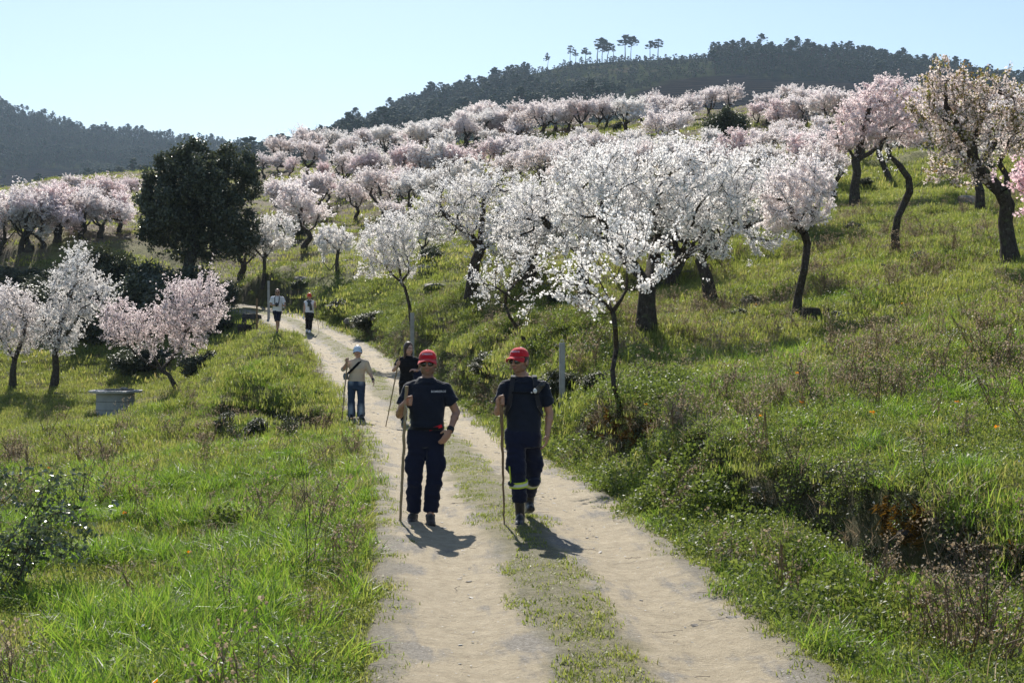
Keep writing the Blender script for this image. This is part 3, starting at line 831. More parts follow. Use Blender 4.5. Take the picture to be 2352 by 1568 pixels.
px_tree((2058, 582), 34, 10, [(2056, 540), (2062, 500), (2080, 465), (2090, 440)],
        [[(2115, 418)], [(2088, 410), (2068, 380), (2050, 360)]],
        [(2010, 330, 2080, 400)], 0.09,
        "heavily pruned almond trunk with one cut limb and a bare shoot, right slope", flowers=60, n_attr=25, shoots=0.4)
px_tree((1963, 474), 50, 11, [(1962, 430), (1968, 395), (1965, 370)],
        [[(1950, 345), (1925, 335)], [(1975, 345), (1990, 290), (2000, 240)], [(2000, 350), (2030, 320)]],
        [(1915, 220, 2060, 350), (1960, 180, 2110, 320), (1900, 290, 2000, 360), (2040, 240, 2140, 340)], 0.15,
        "big pale pink almond tree on the upper right slope with a straight dark trunk", flowers=17000, n_attr=560, tint=PINK, fsize=0.055)
px_tree((2250, 492), 41, 12, [(2248, 440), (2240, 395)],
        [[(2200, 350), (2180, 320)], [(2270, 350), (2300, 310)]],
        [(2150, 230, 2300, 370), (2250, 220, 2400, 360)], 0.12,
        "blush almond tree standing behind the crooked green-leaved tree at the right edge", flowers=11000, n_attr=430, tint=BLUSH)
px_tree((2050, 422), 56, 13, [(2038, 395), (2018, 350)],
        [[(2000, 320)], [(2030, 310)]],
        [(2000, 230, 2130, 330), (2060, 260, 2160, 340)], 0.11,
        "pink almond with a trunk leaning steeply left, behind the straight-trunked pink tree", flowers=9000, n_attr=350, tint=PINK, fsize=0.055)
px_tree((30, 892), 41, 14, [(32, 850), (34, 825)],
        [[(15, 790), (-10, 760)], [(50, 780), (60, 740)]],
        [(-60, 650, 90, 800), (0, 670, 95, 830)], 0.11,
        "almond full of pinkish blossom at the left edge, leftmost of the three below the road", flowers=11000, n_attr=400, tint=BLUSH, fsize=0.05, sl=(.2, .55))
px_tree((124, 892), 41, 15, [(128, 850), (130, 805)],
        [[(115, 770), (100, 740)], [(150, 770), (180, 730)], [(140, 720, .3), (165, 650, .3), (175, 600, .3)]],
        [(75, 680, 190, 820), (100, 600, 240, 740), (140, 555, 215, 660), (170, 640, 272, 720)], 0.13,
        "taller white almond with a pointed crown in the middle of the three below the road", flowers=14000, n_attr=520, fsize=0.05, sl=(.2, .55))
px_tree((408, 894), 38, 16, [(400, 880), (388, 860), (370, 850)],
        [[(345, 835), (315, 815), (290, 790)], [(385, 830, .2), (410, 790, .3), (430, 740, .3)], [(350, 820, .3), (330, 780, .4)]],
        [(222, 690, 320, 800), (300, 705, 385, 810), (370, 640, 440, 780), (410, 630, 520, 770), (380, 720, 480, 820)], 0.085,
        "low pink almond with a leaning trunk and upright flowering shoots beside the round well", flowers=15000, n_attr=520, tint=PINK, fsize=0.05, shoots=1.3, sl=(.25, .6))
px_tree((605, 668), 64, 17, [(608, 630), (607, 595)],
        [[(585, 570)], [(620, 575), (645, 550)], [(612, 550)]],
        [(545, 500, 640, 590), (600, 490, 682, 580)], 0.09,
        "round white almond right of the holm oak, standing above the farthest concrete post", flowers=7500, n_attr=330, fsize=0.06)
px_tree((776, 629), 66, 18, [(774, 600), (777, 575)],
        [[(755, 555), (740, 545)], [(785, 555), (800, 545)], [1, (758, 622), (742, 602)]],
        [(725, 515, 790, 590), (770, 525, 812, 580)], 0.08,
        "small white almond with a broken low branch touching the grass, left of centre", flowers=4200, n_attr=240, fsize=0.06)

px_tree((2455, 800), 21, 19, [(2450, 720), (2440, 640), (2445, 560)], [[(2420, 500), (2385, 470)], [(2470, 480), (2490, 400)]],
        [(2336, 370, 2480, 530), (2400, 250, 2560, 450)], 0.09,
        "deep pink blossom sprays of a near almond reaching in at the right edge", flowers=3800, n_attr=260, tint=(1.0, .80, .85), fsize=.045)

# ---- orchard kinds used again and again further up the slope
def generic(seed, w, h, th, rt, lean=0.0, **kw):
    rng = np.random.default_rng(seed)
    tr = [(0, 0, -0.3), (rng.normal(0, .05), 0, th * 0.3), (lean * .5 + rng.normal(0, .08), rng.normal(0, .05), th * 0.7), (lean, rng.normal(0, .1), th)]
    lm = []
    a0 = rng.uniform(0, 6.28); nl = rng.integers(3, 5)
    for i in range(nl):
        a = a0 + i * 6.28 / nl + rng.normal(0, .3); dx = math.cos(a); dy = math.sin(a)
        lm.append([(lean + dx * .3, dy * .3, th + .25), (lean + dx * .65 * w * .5, dy * .65 * w * .5, th + .25 + (h - th) * .22 + rng.normal(0, .1))])
    el = []
    for i in range(rng.integers(7, 10)):
        a = rng.uniform(0, 6.28); r = rng.uniform(0.1, 0.62) * w; q_ = rng.uniform(.22, .36) * w
        zc_ = th + (h - th) * (rng.uniform(.2, .82) - .15 * (r / w))
        el.append((lean + math.cos(a) * r, math.sin(a) * r, zc_, q_, q_, min(q_ * 1.15, (h - th) * .45)))
    return almond_mesh(seed, tr, lm, el, rt, **kw)
KINDS = [generic(201, 1.9, 4.0, .95, .14, .2, flowers=8600, fsize=.082, shoots=1.3, sl=(.25, .75), dense=-1.2, n_attr=330, step=.26),
         generic(202, 2.2, 4.3, 1.0, .16, -.25, flowers=9000, fsize=.082, shoots=1.3, sl=(.25, .75), dense=-1.2, n_attr=360, step=.26),
         generic(203, 1.6, 3.7, .8, .12, .35, flowers=7000, fsize=.082, shoots=1.3, sl=(.25, .75), dense=-1.2, n_attr=280, step=.25),
         generic(204, 2.1, 3.9, .8, .15, -.1, flowers=8600, fsize=.082, shoots=1.3, sl=(.25, .75), dense=-1.2, n_attr=330, step=.26),
         generic(205, 1.4, 3.4, .95, .10, .1, flowers=4600, fsize=.08, shoots=1.3, sl=(.2, .7), dense=-1.2, n_attr=220, step=.24),
         generic(206, 2.0, 4.2, 1.1, .15, -.4, flowers=8600, fsize=.082, shoots=1.3, sl=(.25, .75), dense=-1.2, n_attr=330, step=.26)]
def _dims(me):
    co = np.empty(len(me.vertices) * 3, np.float32); me.vertices.foreach_get("co", co); co = co.reshape(-1, 3)
    lo, hi = np.percentile(co, 1, axis=0), np.percentile(co, 99, axis=0)
    return hi[2], (hi[0] - lo[0] + hi[1] - lo[1]) / 2
KD = [_dims(k[1]) for k in KINDS]
# base x, base y, top y, tint (0 white 1 blush 2 pink 3 rose), label
LIST = [
 (700,577,422,1,"almond with a long bare leaning stem in the left middle of the slope, blush crown"),
 (689,529,440,2,"short pink almond just behind the long leaning stem left of centre"),
 (752,470,396,2,"pink almond with a bent trunk high on the left part of the slope"),
 (817,510,400,1,"blush almond with two-tiered crown alone on the left middle slope"),
 (912,453,385,2,"pink almond with a double stem on the brown terrace left of centre"),
 (708,411,320,1,"almond with a tall straight trunk near the upper left end of the orchard"),
 (737,428,370,3,"rose-coloured almond right beside the tall straight trunk at the upper left"),
 (792,385,312,1,"blush almond in the upper left row, the one before the bare forked trunks"),
 (882,362,298,0,"white almond with bare forked trunks on the skyline row left of centre"),
 (941,367,284,0,"round white almond standing tallest in the left half of the skyline row"),
 (988,344,268,0,"white almond with upright trunk directly right of the round one in the skyline row"),
 (1025,370,300,0,"white almond half hidden beneath the skyline row left of centre"),
 (640,400,342,1,"blush almond at the far left end of the skyline row beside the oak"),
 (606,408,350,1,"blush almond touching the right side of the oak's crown"),
 (668,415,360,2,"pink almond in front of the skyline row's left end"),
 (896,538,470,1,"blush almond peeping over the young tree on the bank edge"),
 (970,587,500,0,"white almond with a short dark trunk beside the dark thicket left of centre"),
 (1000,412,345,2,"pink almond on the terrace below the skyline row left of centre"),
 (1068,334,255,1,"blush almond where the skyline row starts to climb the hill"),
 (1093,312,238,1,"blush almond with loose spiky top in the climbing skyline row"),
 (1138,318,258,2,"pink-white almond left of the rust-coloured bush on the crest"),
 (1128,345,298,0,"small white almond below the crest left of the rust-coloured bush"),
 (1190,333,256,1,"blush almond with forked stems right above the rust-coloured bush"),
 (1246,311,222,1,"almond with a tangle of bare crossing limbs on the crest, left stem"),
 (1275,303,226,1,"almond with a twisted looped trunk on the crest, right of the tangled limbs"),
 (1374,293,215,1,"tall blush almond in the middle of the crest"),
 (1340,300,222,2,"pink almond pressed against the tall one in the middle of the crest"),
 (1442,313,215,0,"white almond with drooping skirt right of the middle of the crest"),
 (1497,276,212,1,"almond on the crest directly left of the grey boulder gap"),
 (1540,275,222,1,"small crest almond two trees left of the round dark oak"),
 (1584,276,214,2,"pink-tinted crest almond one tree left of the round dark oak"),
 (1627,268,196,1,"tall crest almond rising behind the left side of the round dark oak"),
 (1676,262,190,1,"almond whose crown tops the round dark oak"),
 (1335,362,288,0,"white almond below the crest, standing free on the green terrace"),
 (1110,412,330,2,"pink almond in the hollow above the big white front trees"),
 (1180,430,345,1,"blush almond crown just above the big white front trees, left part"),
 (1763,286,212,1,"almond on the crest directly right of the round dark oak"),
 (1735,292,230,2,"pink almond low on the crest right of the round dark oak"),
 (1800,262,198,1,"thin almond with brownish open top on the crest right of the oak"),
 (1850,292,196,1,"blush almond second before the big pink crown on the upper right"),
 (1878,300,205,2,"pink almond touching the left side of the big pink crown"),
 (1830,415,290,1,"blush almond behind the white front row on the right"),
 (1870,434,300,2,"pink almond with a dark trunk behind the rightmost white front crown"),
 (1760,390,285,1,"blush almond in the dense mass above the white front row"),
 (1690,395,290,2,"pink almond in the dense mass above the middle of the white front row"),
 (1640,372,282,0,"white almond below the round dark oak"),
 (1560,400,305,0,"white almond with greenish tips in the middle distance under the crest"),
 (1480,395,305,0,"white almond seen over the middle of the front row"),
 (1400,400,320,0,"white almond seen over the left half of the front row"),
 (1914,461,300,1,"almond with a thin dark trunk between the front row and the big pink crown"),
 (1545,657,400,0,"white almond with an S-shaped trunk behind the thick forked tree"),
 (1515,625,420,0,"white almond with a dark hooked trunk directly behind the forked tree"),
 (1220,657,440,0,"white almond with a thin dark stem between two thick front trunks"),
 (1860,528,360,1,"blush almond whose trunk shows behind the slender straight one"),
 (8,552,410,1,"almond at the left edge of the upper left terrace"),
 (66,577,405,1,"almond with a slanting trunk on the upper left terrace"),
 (130,560,398,2,"pink-white almond in the middle of the upper left terrace"),
 (190,520,400,1,"tallest blush almond of the upper left terrace"),
 (245,500,400,2,"pink almond on the upper left terrace behind the olive shrub"),
 (290,470,390,2,"pink almond on the upper left terrace touching the oak's left side"),
 (40,480,415,2,"far pink almond in the second row of the upper left terrace"),
 (110,470,412,1,"far blush almond in the second row of the upper left terrace"),
 (165,455,398,1,"far blush almond highest in the second row of the upper left terrace"),
 (230,450,395,2,"far pink almond in the second row just left of the oak"),
 (555,642,500,1,"half-hidden almond with a stout trunk under the right side of the oak"),
 (2160,335,225,1,"blush almond behind the green-leaved crown at the upper right"),
 (2210,330,215,0,"white almond deep behind the green-leaved crown at the upper right"),
 (2300,330,205,1,"blush almond crown at the top right corner of the orchard"),
 (2345,345,215,0,"white almond at the very right end of the upper row"),
 (2100,330,240,2,"pink almond right behind the big pink crown"),
 (1930,320,205,1,"blush almond behind the left side of the big pink crown"),
 (1985,300,205,2,"pink almond directly behind the big pink crown"),
 (960,440,385,1,"small blush almond between the pink terrace tree and the front row"),
 (860,420,350,1,"blush almond in the upper part of the slope between two brown terraces"),
 (1260,400,320,1,"blush almond above the left front crown, under the tangled limbs"),
]
row_extra = 0
ORD = "first second third fourth fifth sixth seventh eighth ninth tenth eleventh twelfth".split()
_r = random.Random(4)
def row(x0, x1, n, y0, y1, hp, tints, txt):
    for j in range(n):
        t = (j + .5) / n
        if 1590 < x0 + (x1 - x0) * t < 1760 and y0 + (y1 - y0) * t < 400: continue
        LIST.append((x0 + (x1 - x0) * t + _r.uniform(-8, 8), y0 + (y1 - y0) * t + _r.uniform(-6, 6), y0 + (y1 - y0) * t - hp * _r.uniform(.85, 1.15), _r.choice(tints), txt % ORD[j]))
row(1480, 2090, 9, 300, 318, 92, (1, 1, 2), "almond %s from the left in the second row below the crest on the right")
row(1500, 2080, 8, 350, 372, 100, (0, 1, 1, 2), "almond %s from the left in the third row below the crest on the right")
row(1210, 1800, 8, 455, 440, 125, (0, 0, 1), "almond %s from the left in the row just behind the white front trees")
row(1120, 1460, 7, 395, 375, 85, (0, 1, 1), "almond %s from the left in the hollow between front trees and crest")
row(640, 1050, 11, 372, 345, 62, (1, 1, 2, 0), "almond %s from the left behind the left half of the skyline row")
row(1050, 1500, 10, 322, 282, 70, (1, 1, 0), "almond %s from the left behind the climbing part of the skyline row")
row(-20, 300, 7, 585, 535, 125, (1, 1, 0, 2), "almond %s from the left in the front row of the upper left terrace")
row(-30, 290, 7, 520, 490, 88, (1, 2, 1), "almond %s from the left in the middle row of the upper left terrace")
row(620, 760, 3, 500, 490, 95, (1, 2), "blush almond %s from the oak in the broken row half way up the left slope")
row(760, 1080, 7, 440, 415, 90, (1, 0, 2), "almond %s from the left in the loose row below the brown terrace at left")
row(860, 1080, 4, 500, 480, 110, (0, 1), "almond %s from the left behind the young white tree of the bank edge")
row(2090, 2420, 5, 300, 290, 95, (1, 2, 0), "almond %s from the left in the row behind the green-leaved crown")
TINTS = [WHITE, BLUSH, PINK, ROSE]
GRP = "almond trees of the orchard in bloom on the slope"
for i, (bx, by, ty_, ti, lab) in enumerate(LIST):
    g = ray_ground(bx, by)
    Yd = g[1]
    if abs(CY - F * (g[2] - CAMZ) / Yd - by) > 14:      # behind the crest: stand it on the ground at the crest
        Yd = min(Yd, 130)
    hgt = (CAMZ - (ty_ - CY) / F * Yd) - g[2]
    k = int((i * 7 + bx) % len(KINDS))
    if hgt > 6.5:
        pass
    s = float(np.clip(hgt * (.86 if bx < 320 else 1.0 if bx < 1150 else .93) / KD[k][0], 0.45, 1.8)) * RNG.uniform(.9, 1.08)
    sxy = s * float(np.clip((1.45 if bx < 1150 else 1.3) * KD[k][0] / KD[k][1], .9, 1.35))
    place_almond(KINDS[k], (g[0], Yd, g[2]), RNG.uniform(0, 6.28), sxy, lab, GRP, TINTS[ti], s)

# ---- holm oak, shrubs
def bush_mesh(seed, ells, leaves, lsize, mat, trunk=None, r_trunk=.2, n_attr=300, bark=M_OAKBARK, step=.3, spray=.22):
    rng = np.random.default_rng(seed)
    A = envelope(ells, n_attr, rng, .3)
    zmin = min(e[2] - e[5] for e in ells)
    trunk = trunk or [(0, 0, -.2), (0, 0, max(.15, zmin))]
    nodes, par, n0 = colonize([dict(pts=trunk, parent=None)], A, step=step, di=2.5, dk=step * 1.6, iters=45, rng=rng)
    rad, ch = limb_radii(nodes, par, r_trunk, .008)
    tm = tube_mesh(nodes, par, rad, "trunk", bark, gn=.06, rng=rng, rmin=.006)
    thin = np.where((rad < r_trunk * .3) & (np.arange(len(nodes)) >= n0))[0]
    if len(thin) < 10: thin = np.arange(n0, len(nodes))
    # sprays: clusters of leaves round a thin node
    nsp = max(40, leaves // 28); cs = nodes[rng.choice(thin, nsp)] + rng.normal(0, spray * .9, (nsp, 3))
    C = cs[rng.integers(0, nsp, leaves)] + rng.normal(0, spray * .55, (leaves, 3))
    lm = flakes(C, lsize, rng, "foliage", mat, aspect=1.5)
    return tm, lm
def place_bush(name, ms, loc, label, cat, rz=0, s=1.0, group=None):
    e = empty(name, loc, rz, label, cat, group); e.scale = (s, s, s)
    mobj("trunk" if "oak" in name else "stems", ms[0], parent=e); mobj("crown" if "oak" in name else "foliage", ms[1], parent=e)
    return e
def px_ell(px0, py0, px1, py1, Y, base, ry=None, y=0):
    k = Y / F; x = ((px0 + px1) / 2 - base[0]) * k; z = (base[1] - (py0 + py1) / 2) * k
    rx = (px1 - px0) / 2 * k; rz = (py1 - py0) / 2 * k
    return (x, y, z, rx, ry or rx, rz)
b = (425, 655); Yo = 68.0
gx = W(*b, Yo)
_or = np.random.default_rng(5)
oak_e = [px_ell(300, 400, 400, 500, Yo, b, y=-.3), px_ell(330, 345, 440, 450, Yo, b), px_ell(395, 310, 500, 410, Yo, b, y=.3), px_ell(470, 318, 565, 410, Yo, b), px_ell(520, 360, 612, 470, Yo, b), px_ell(420, 370, 540, 480, Yo, b, y=-1.2), px_ell(345, 430, 460, 540, Yo, b, y=-1.2), px_ell(480, 440, 600, 540, Yo, b, y=-.8), px_ell(305, 480, 390, 575, Yo, b), px_ell(400, 500, 500, 590, Yo, b), px_ell(500, 510, 605, 600, Yo, b), px_ell(380, 400, 540, 520, Yo, b, y=1.4)]
oak_e = [(a, b_, c, d * 1.0, e_ * .95, f_ * 1.0) for (a, b_, c, d, e_, f_) in oak_e]
oak = bush_mesh(301, oak_e,
                66000, .10, M_OAKLEAF, trunk=[(0, 0, -2.6), (.1, 0, .5), (.3, 0, 1.4), (.55, 0, 2.2)], r_trunk=.3, n_attr=800, step=.32, spray=.2)
place_bush("holm_oak", oak, (gx[0], Yo, gx[2]), "big dark round-crowned holm oak left of the road bend", "oak tree")
SH = bush_mesh(302, [(-.5, 0, 1.2, 1.1, 1.0, 1.1), (.6, .2, 1.5, 1.0, 1.0, 1.3), (0, 0, 1.9, .9, .9, 1.1)], 15000, .085, M_SHRUBLEAF, r_trunk=.08, n_attr=260, step=.22, spray=.2)
SHD = bush_mesh(303, [(-.6, 0, 1.0, 1.2, 1.0, 1.0), (.7, .2, 1.1, 1.1, 1.0, 1.0), (0, 0, 1.5, 1.0, .9, 1.0)], 15000, .085, M_OAKLEAF, r_trunk=.08, n_attr=260, step=.22, spray=.2)
def shrub_px(ms, bx, by, ty_, label, name="shrub", cat="shrub", mh=2.9, wide=1.0, Y=None, group=None):
    g = ray_ground(bx, by) if Y is None else np.array([(bx - CX) / F * Y, Y, 0])
    if Y is not None: g[2] = terrain(g[0], Y).item()
    h = (by - ty_) / F * g[1]
    s = h / mh
    e = place_bush(name, ms, (g[0], g[1], g[2] - .05), label, cat, RNG.uniform(0, 6.28), s, group)
    e.scale = (s * wide, s * wide, s)
    return e
shrub_px(SH, 262, 640, 482, "big olive-green shrub to the left of the holm oak", Y=66, wide=1.05)
shrub_px(SHD, 345, 690, 520, "dark thicket under the left side of the holm oak", Y=64, wide=1.1)
shrub_px(SHD, 440, 700, 570, "dark bush at the foot of the holm oak", Y=65, wide=1.3)
shrub_px(SHD, 150, 640, 530, "dark bush on the shaded terrace left of the olive-green shrub", Y=69, wide=1.15)
shrub_px(SHD, 90, 640, 560, "low dark bush at the far left of the shaded terrace", Y=70, wide=1.2)
shrub_px(SHD, 240, 702, 610, "dark scrub in front of the olive-green shrub", Y=62.5, wide=1.6)
shrub_px(SHD, 330, 740, 665, "low dark scrub behind the pink almond's crown", Y=57, wide=1.7)
shrub_px(SHD, 395, 705, 560, "black-looking thicket between the holm oak and the pink almond", Y=63, wide=1.5)
shrub_px(SHD, 300, 715, 600, "dark thicket behind the taller white almond of the left group", Y=62, wide=1.7)
shrub_px(SHD, 205, 690, 585, "dark scrub in the shade left of the olive-green shrub", Y=67, wide=1.6)
shrub_px(SHD, 60, 690, 615, "dark scrub under the terrace edge at the far left", Y=68, wide=2.2)
shrub_px(SHD, 130, 715, 650, "low dark scrub behind the left group of almonds", Y=64, wide=2.4)
for bx_, wd_, lab_ in ((15, 2.3, "shaded scrub on the bank under the first left terrace tree"), (75, 2.1, "shaded scrub on the bank under the slanting terrace trunk"), (135, 2.3, "shaded scrub on the middle of the left terrace bank"), (195, 2.1, "shaded scrub at the oak end of the left terrace bank")):
    shrub_px(SHD, bx_, 640, 572, lab_, Y=73.5, wide=wd_)
for bx_, by_, tp_, wd_, lab_ in ((520, 985, 945, 1.5, "olive brush filling the hollow of the verge mound, left end"), (590, 1000, 958, 1.6, "olive brush in the middle of the verge mound's hollow"), (668, 1000, 965, 1.5, "olive brush at the track end of the verge mound's hollow"),
        (1300, 925, 850, 1.6, "weedy brush on the bank right behind the nearest concrete post"), (1370, 905, 850, 1.7, "weedy brush on the bank left of the slim young almond"), (1120, 880, 825, 1.9, "dark weeds on the bank between the two red caps"),
        (850, 762, 722, 2.2, "dark weeds in the roadside bank above the pale-capped woman"), (780, 722, 690, 2.2, "dark weeds in the roadside bank right of the far walkers")):
    shrub_px(SH, bx_, by_, tp_, lab_, wide=wd_)
shrub_px(SHD, 465, 715, 640, "dark scrub where the road bends under the oak", Y=61, wide=1.6)
shrub_px(SH, 515, 690, 630, "grey-green bush where the road disappears", Y=67.5, wide=1.2)
shrub_px(SHD, 480, 760, 690, "dry grey scrub left of the rock ledge by the road", Y=51, wide=1.5)
shrub_px(SHD, 1668, 296, 205, "round dark holm oak among the blossom on the crest", name="small_holm_oak", cat="oak tree", Y=84, wide=.95)
RUST = bush_mesh(304, [(-.4, 0, .8, .9, .8, .8), (.4, .2, .9, .8, .8, .9)], 5000, .09, M_RUSTLEAF, r_trunk=.05, n_attr=160, step=.2)
shrub_px(RUST, 1170, 335, 300, "rust-coloured bare bush on the crest under the blossom", mh=1.8, wide=1.2)
for bx, by, ty_, lab in [(990, 600, 560, "dark thicket beside a short almond trunk left of centre"), (680, 540, 500, "dark bush below the short pink almond at left"), (1285, 700, 665, "low weedy bush between two thick almond trunks"),
                         (1690, 372, 345, "dark low bush under the round crest oak"), (2190, 330, 300, "dark bush at the top right of the slope"), (1420, 300, 280, "small green bush on the crest terrace"), (1985, 432, 408, "low bush right of the straight pink tree's trunk"),
                         (2260, 400, 360, "dark bush in the blossom behind the crooked right-hand tree"), (1916, 735, 705, "small dark twiggy bush beside the tree stump"), (1600, 560, 530, "dark bush behind the white front row"),
                         (1725, 700, 668, "small dark weed bush behind the slender trunk"), (690, 662, 637, "small dark bush beside the far concrete post"), (1700, 730, 700, "dark weed clump under the white front crowns"),
                         (1510, 665, 640, "dark weed clump at the foot of the S-shaped trunk"), (2110, 600, 568, "dark weedy clump right of the pruned trunk"), (1960, 530, 505, "dark weed clump below the pink tree")]:
    shrub_px(SHD if "dark" in lab else SH, bx, by, ty_, lab, wide=1.5, group=None)
# ================================================================== PINES ON THE FAR HILLS
M_PINE = leaf_mat("pine_needles", [(0.0, (0.016, 0.032, 0.014)), (0.5, (0.034, 0.058, 0.024)), (1.0, (0.065, 0.088, 0.036))], transl=0.08, rough=0.8, spec=0.1, edge_scale=0.02)
def pine_parts(seed, h, w, low, blobs):
    rng = np.random.default_rng(seed)
    tr = np.array([[0, 0, -2], [rng.normal(0, .2), 0, h * .3], [rng.normal(0, .3), 0, h * .6], [0, 0, h * .95]])
    nodes = [tuple(p) for p in tr]; par = [-1, 0, 1, 2]; rad = [.24, .19, .13, .05]; off_ = rng.normal(0, w * .22, 2)
    V = []; Tq = []; off = 0
    ico = bmesh.new(); bmesh.ops.create_icosphere(ico, subdivisions=1, radius=1)
    iv = np.array([v.co[:] for v in ico.verts]); it = np.array([[v.index for v in f.verts] for f in ico.faces]); ico.free()
    for k in range(blobs):
        t = rng.uniform(0, 1); z = h * (low + (1 - low) * t)
        a = rng.uniform(0, 6.28); r = w * (1 - t ** 2 * .8) * rng.uniform(.15, 1)
        c = np.array([math.cos(a) * r * 1.15 + off_[0], math.sin(a) * r + off_[1], z])
        nodes.append(tuple(c)); par.append(2); rad.append(.05)
        s = w * rng.uniform(.15, .34)
        v = iv * np.array([s, s, s * .55]) * rng.uniform(.6, 1.25, (len(iv), 1)) + c + rng.normal(0, s * .1, iv.shape)
        V.append(v); Tq.append(it + off); off += len(v)
    fol = mesh_np("crown", np.vstack(V), tris=np.vstack(Tq)); fol.materials.append(M_PINE)
    add_attr(fol, "rnd", np.repeat(rng.uniform(0, 1, blobs), len(iv)))
    tm = tube_mesh(np.array(nodes), np.array(par), np.array(rad), "trunk", M_PINEBARK, sides_big=5)
    return tm, fol
PK = [pine_parts(401, 11, 2.6, .60, 24), pine_parts(402, 12.5, 3.4, .62, 28), pine_parts(403, 9.5, 2.6, .3, 26), pine_parts(404, 8, 2.4, .12, 26), pine_parts(405, 10.5, 2.9, .45, 26)]
SB = [pine_parts(406, 3.4, 2.2, .2, 9), pine_parts(407, 2.2, 1.6, .2, 8)]

def scatter(name, pts, rot, scl, idx, parts, label, mat=None):
    """one object whose points carry copies of the given meshes"""
    src = bpy.data.collections.new(name + "_source")
    for k, me in enumerate(parts):
        o = bpy.data.objects.new("%s_piece_%02d" % (name, k), me)
        src.objects.link(o)
    me = bpy.data.meshes.new(name)
    pts = np.asarray(pts, np.float32)
    me.vertices.add(len(pts)); me.vertices.foreach_set("co", pts.ravel())
    add_attr(me, "rot", rot, 'FLOAT_VECTOR'); add_attr(me, "scl", scl); add_attr(me, "idx", idx, 'INT')
    me.update()
    ob = bpy.data.objects.new(name, me); COL.objects.link(ob)
    ng = bpy.data.node_groups.new(name + "_spread", 'GeometryNodeTree')
    ng.interface.new_socket("Geometry", in_out='INPUT', socket_type='NodeSocketGeometry')
    ng.interface.new_socket("Geometry", in_out='OUTPUT', socket_type='NodeSocketGeometry')
    gi = ng.nodes.new("NodeGroupInput"); go = ng.nodes.new("NodeGroupOutput")
    iop = ng.nodes.new("GeometryNodeInstanceOnPoints")
    ci = ng.nodes.new("GeometryNodeCollectionInfo"); ci.inputs["Collection"].default_value = src
    ci.inputs["Separate Children"].default_value = True; ci.inputs["Reset Children"].default_value = True
    iop.inputs["Pick Instance"].default_value = True
    def na(nm, t):
        n = ng.nodes.new("GeometryNodeInputNamedAttribute"); n.data_type = t; n.inputs[0].default_value = nm
        return [s for s in n.outputs if s.enabled and s.name == "Attribute"][0]
    ng.links.new(gi.outputs[0], iop.inputs["Points"])
    ng.links.new(ci.outputs[0], iop.inputs["Instance"])
    ng.links.new(na("idx", 'INT'), iop.inputs["Instance Index"])
    e2r = ng.nodes.new("FunctionNodeEulerToRotation"); ng.links.new(na("rot", 'FLOAT_VECTOR'), e2r.inputs[0])
    ng.links.new(e2r.outputs[0], iop.inputs["Rotation"])
    ng.links.new(na("scl", 'FLOAT'), iop.inputs["Scale"])
    ng.links.new(iop.outputs[0], go.inputs[0])
    md = ob.modifiers.new("spread", 'NODES'); md.node_group = ng
    tag(ob, label, kind="stuff")
    return ob

def joined(parts, name):
    """trunk and crown of one tree kind in one mesh, for the stuff"""
    bm = bmesh.new()
    me = bpy.data.meshes.new(name)
    mats = []
    vs = []; fs = []; mi = []; rn = []; off = 0
    for p in parts:
        n = len(p.vertices); co = np.empty(n * 3, np.float32); p.vertices.foreach_get("co", co); vs.append(co.reshape(-1, 3))
        for f in p.polygons: fs.append([v + off for v in f.vertices]); mi.append(len(mats))
        if "rnd" in p.attributes:
            r = np.empty(n, np.float32); p.attributes["rnd"].data.foreach_get("value", r)
        else: r = np.zeros(n, np.float32)
        rn.append(r); off += n; mats.append(p.materials[0])
    me.from_pydata(np.vstack(vs).tolist(), [], fs)
    for m in mats: me.materials.append(m)
    me.polygons.foreach_set("material_index", np.array(mi, np.int32))
    add_attr(me, "rnd", np.concatenate(rn))
    bm.free()
    return me

def hill_points(n, x0, x1, y0, y1, rng):
    x = rng.uniform(x0, x1, n); y = rng.uniform(y0, y1, n)
    z = hills(x, y)
    return x, y, z
rng = np.random.default_rng(11)
x, y, z = hill_points(62000, -760, 560, 560, 1560, rng)
keep = (np.abs(x / y) < 0.47)
x, y, z = x[keep], y[keep], z[keep]
vz, rk = zones(x, y, z)
left = hillside_left(x, y)
px, py = proj(x, y, z)
nz = fbm(x / 35, y / 35, 81, 3)
ridge_gap = (~left) & (px > 1345) & (px < 1535) & (y > 960)
prob = np.where(vz, 0.0, np.where(rk, 0.22, 0.8))
prob = np.where(ridge_gap, 0.02, prob)
prob = np.where(left & (nz > 0.25), 0.25, prob)
prob = np.where((y > 1140) & ~left, 0.15, prob)
ok = rng.uniform(size=len(x)) < prob
# leave out what the slope before the hills hides
ok &= ~((y < 640) & ~left)
x, y, z, rk, left, nz = x[ok], y[ok], z[ok], rk[ok], left[ok], nz[ok]
kind = rng.integers(0, 5, len(x)); scl = rng.uniform(0.5, 1.0, len(x)) + .35 * (rng.uniform(size=len(x)) < .12)
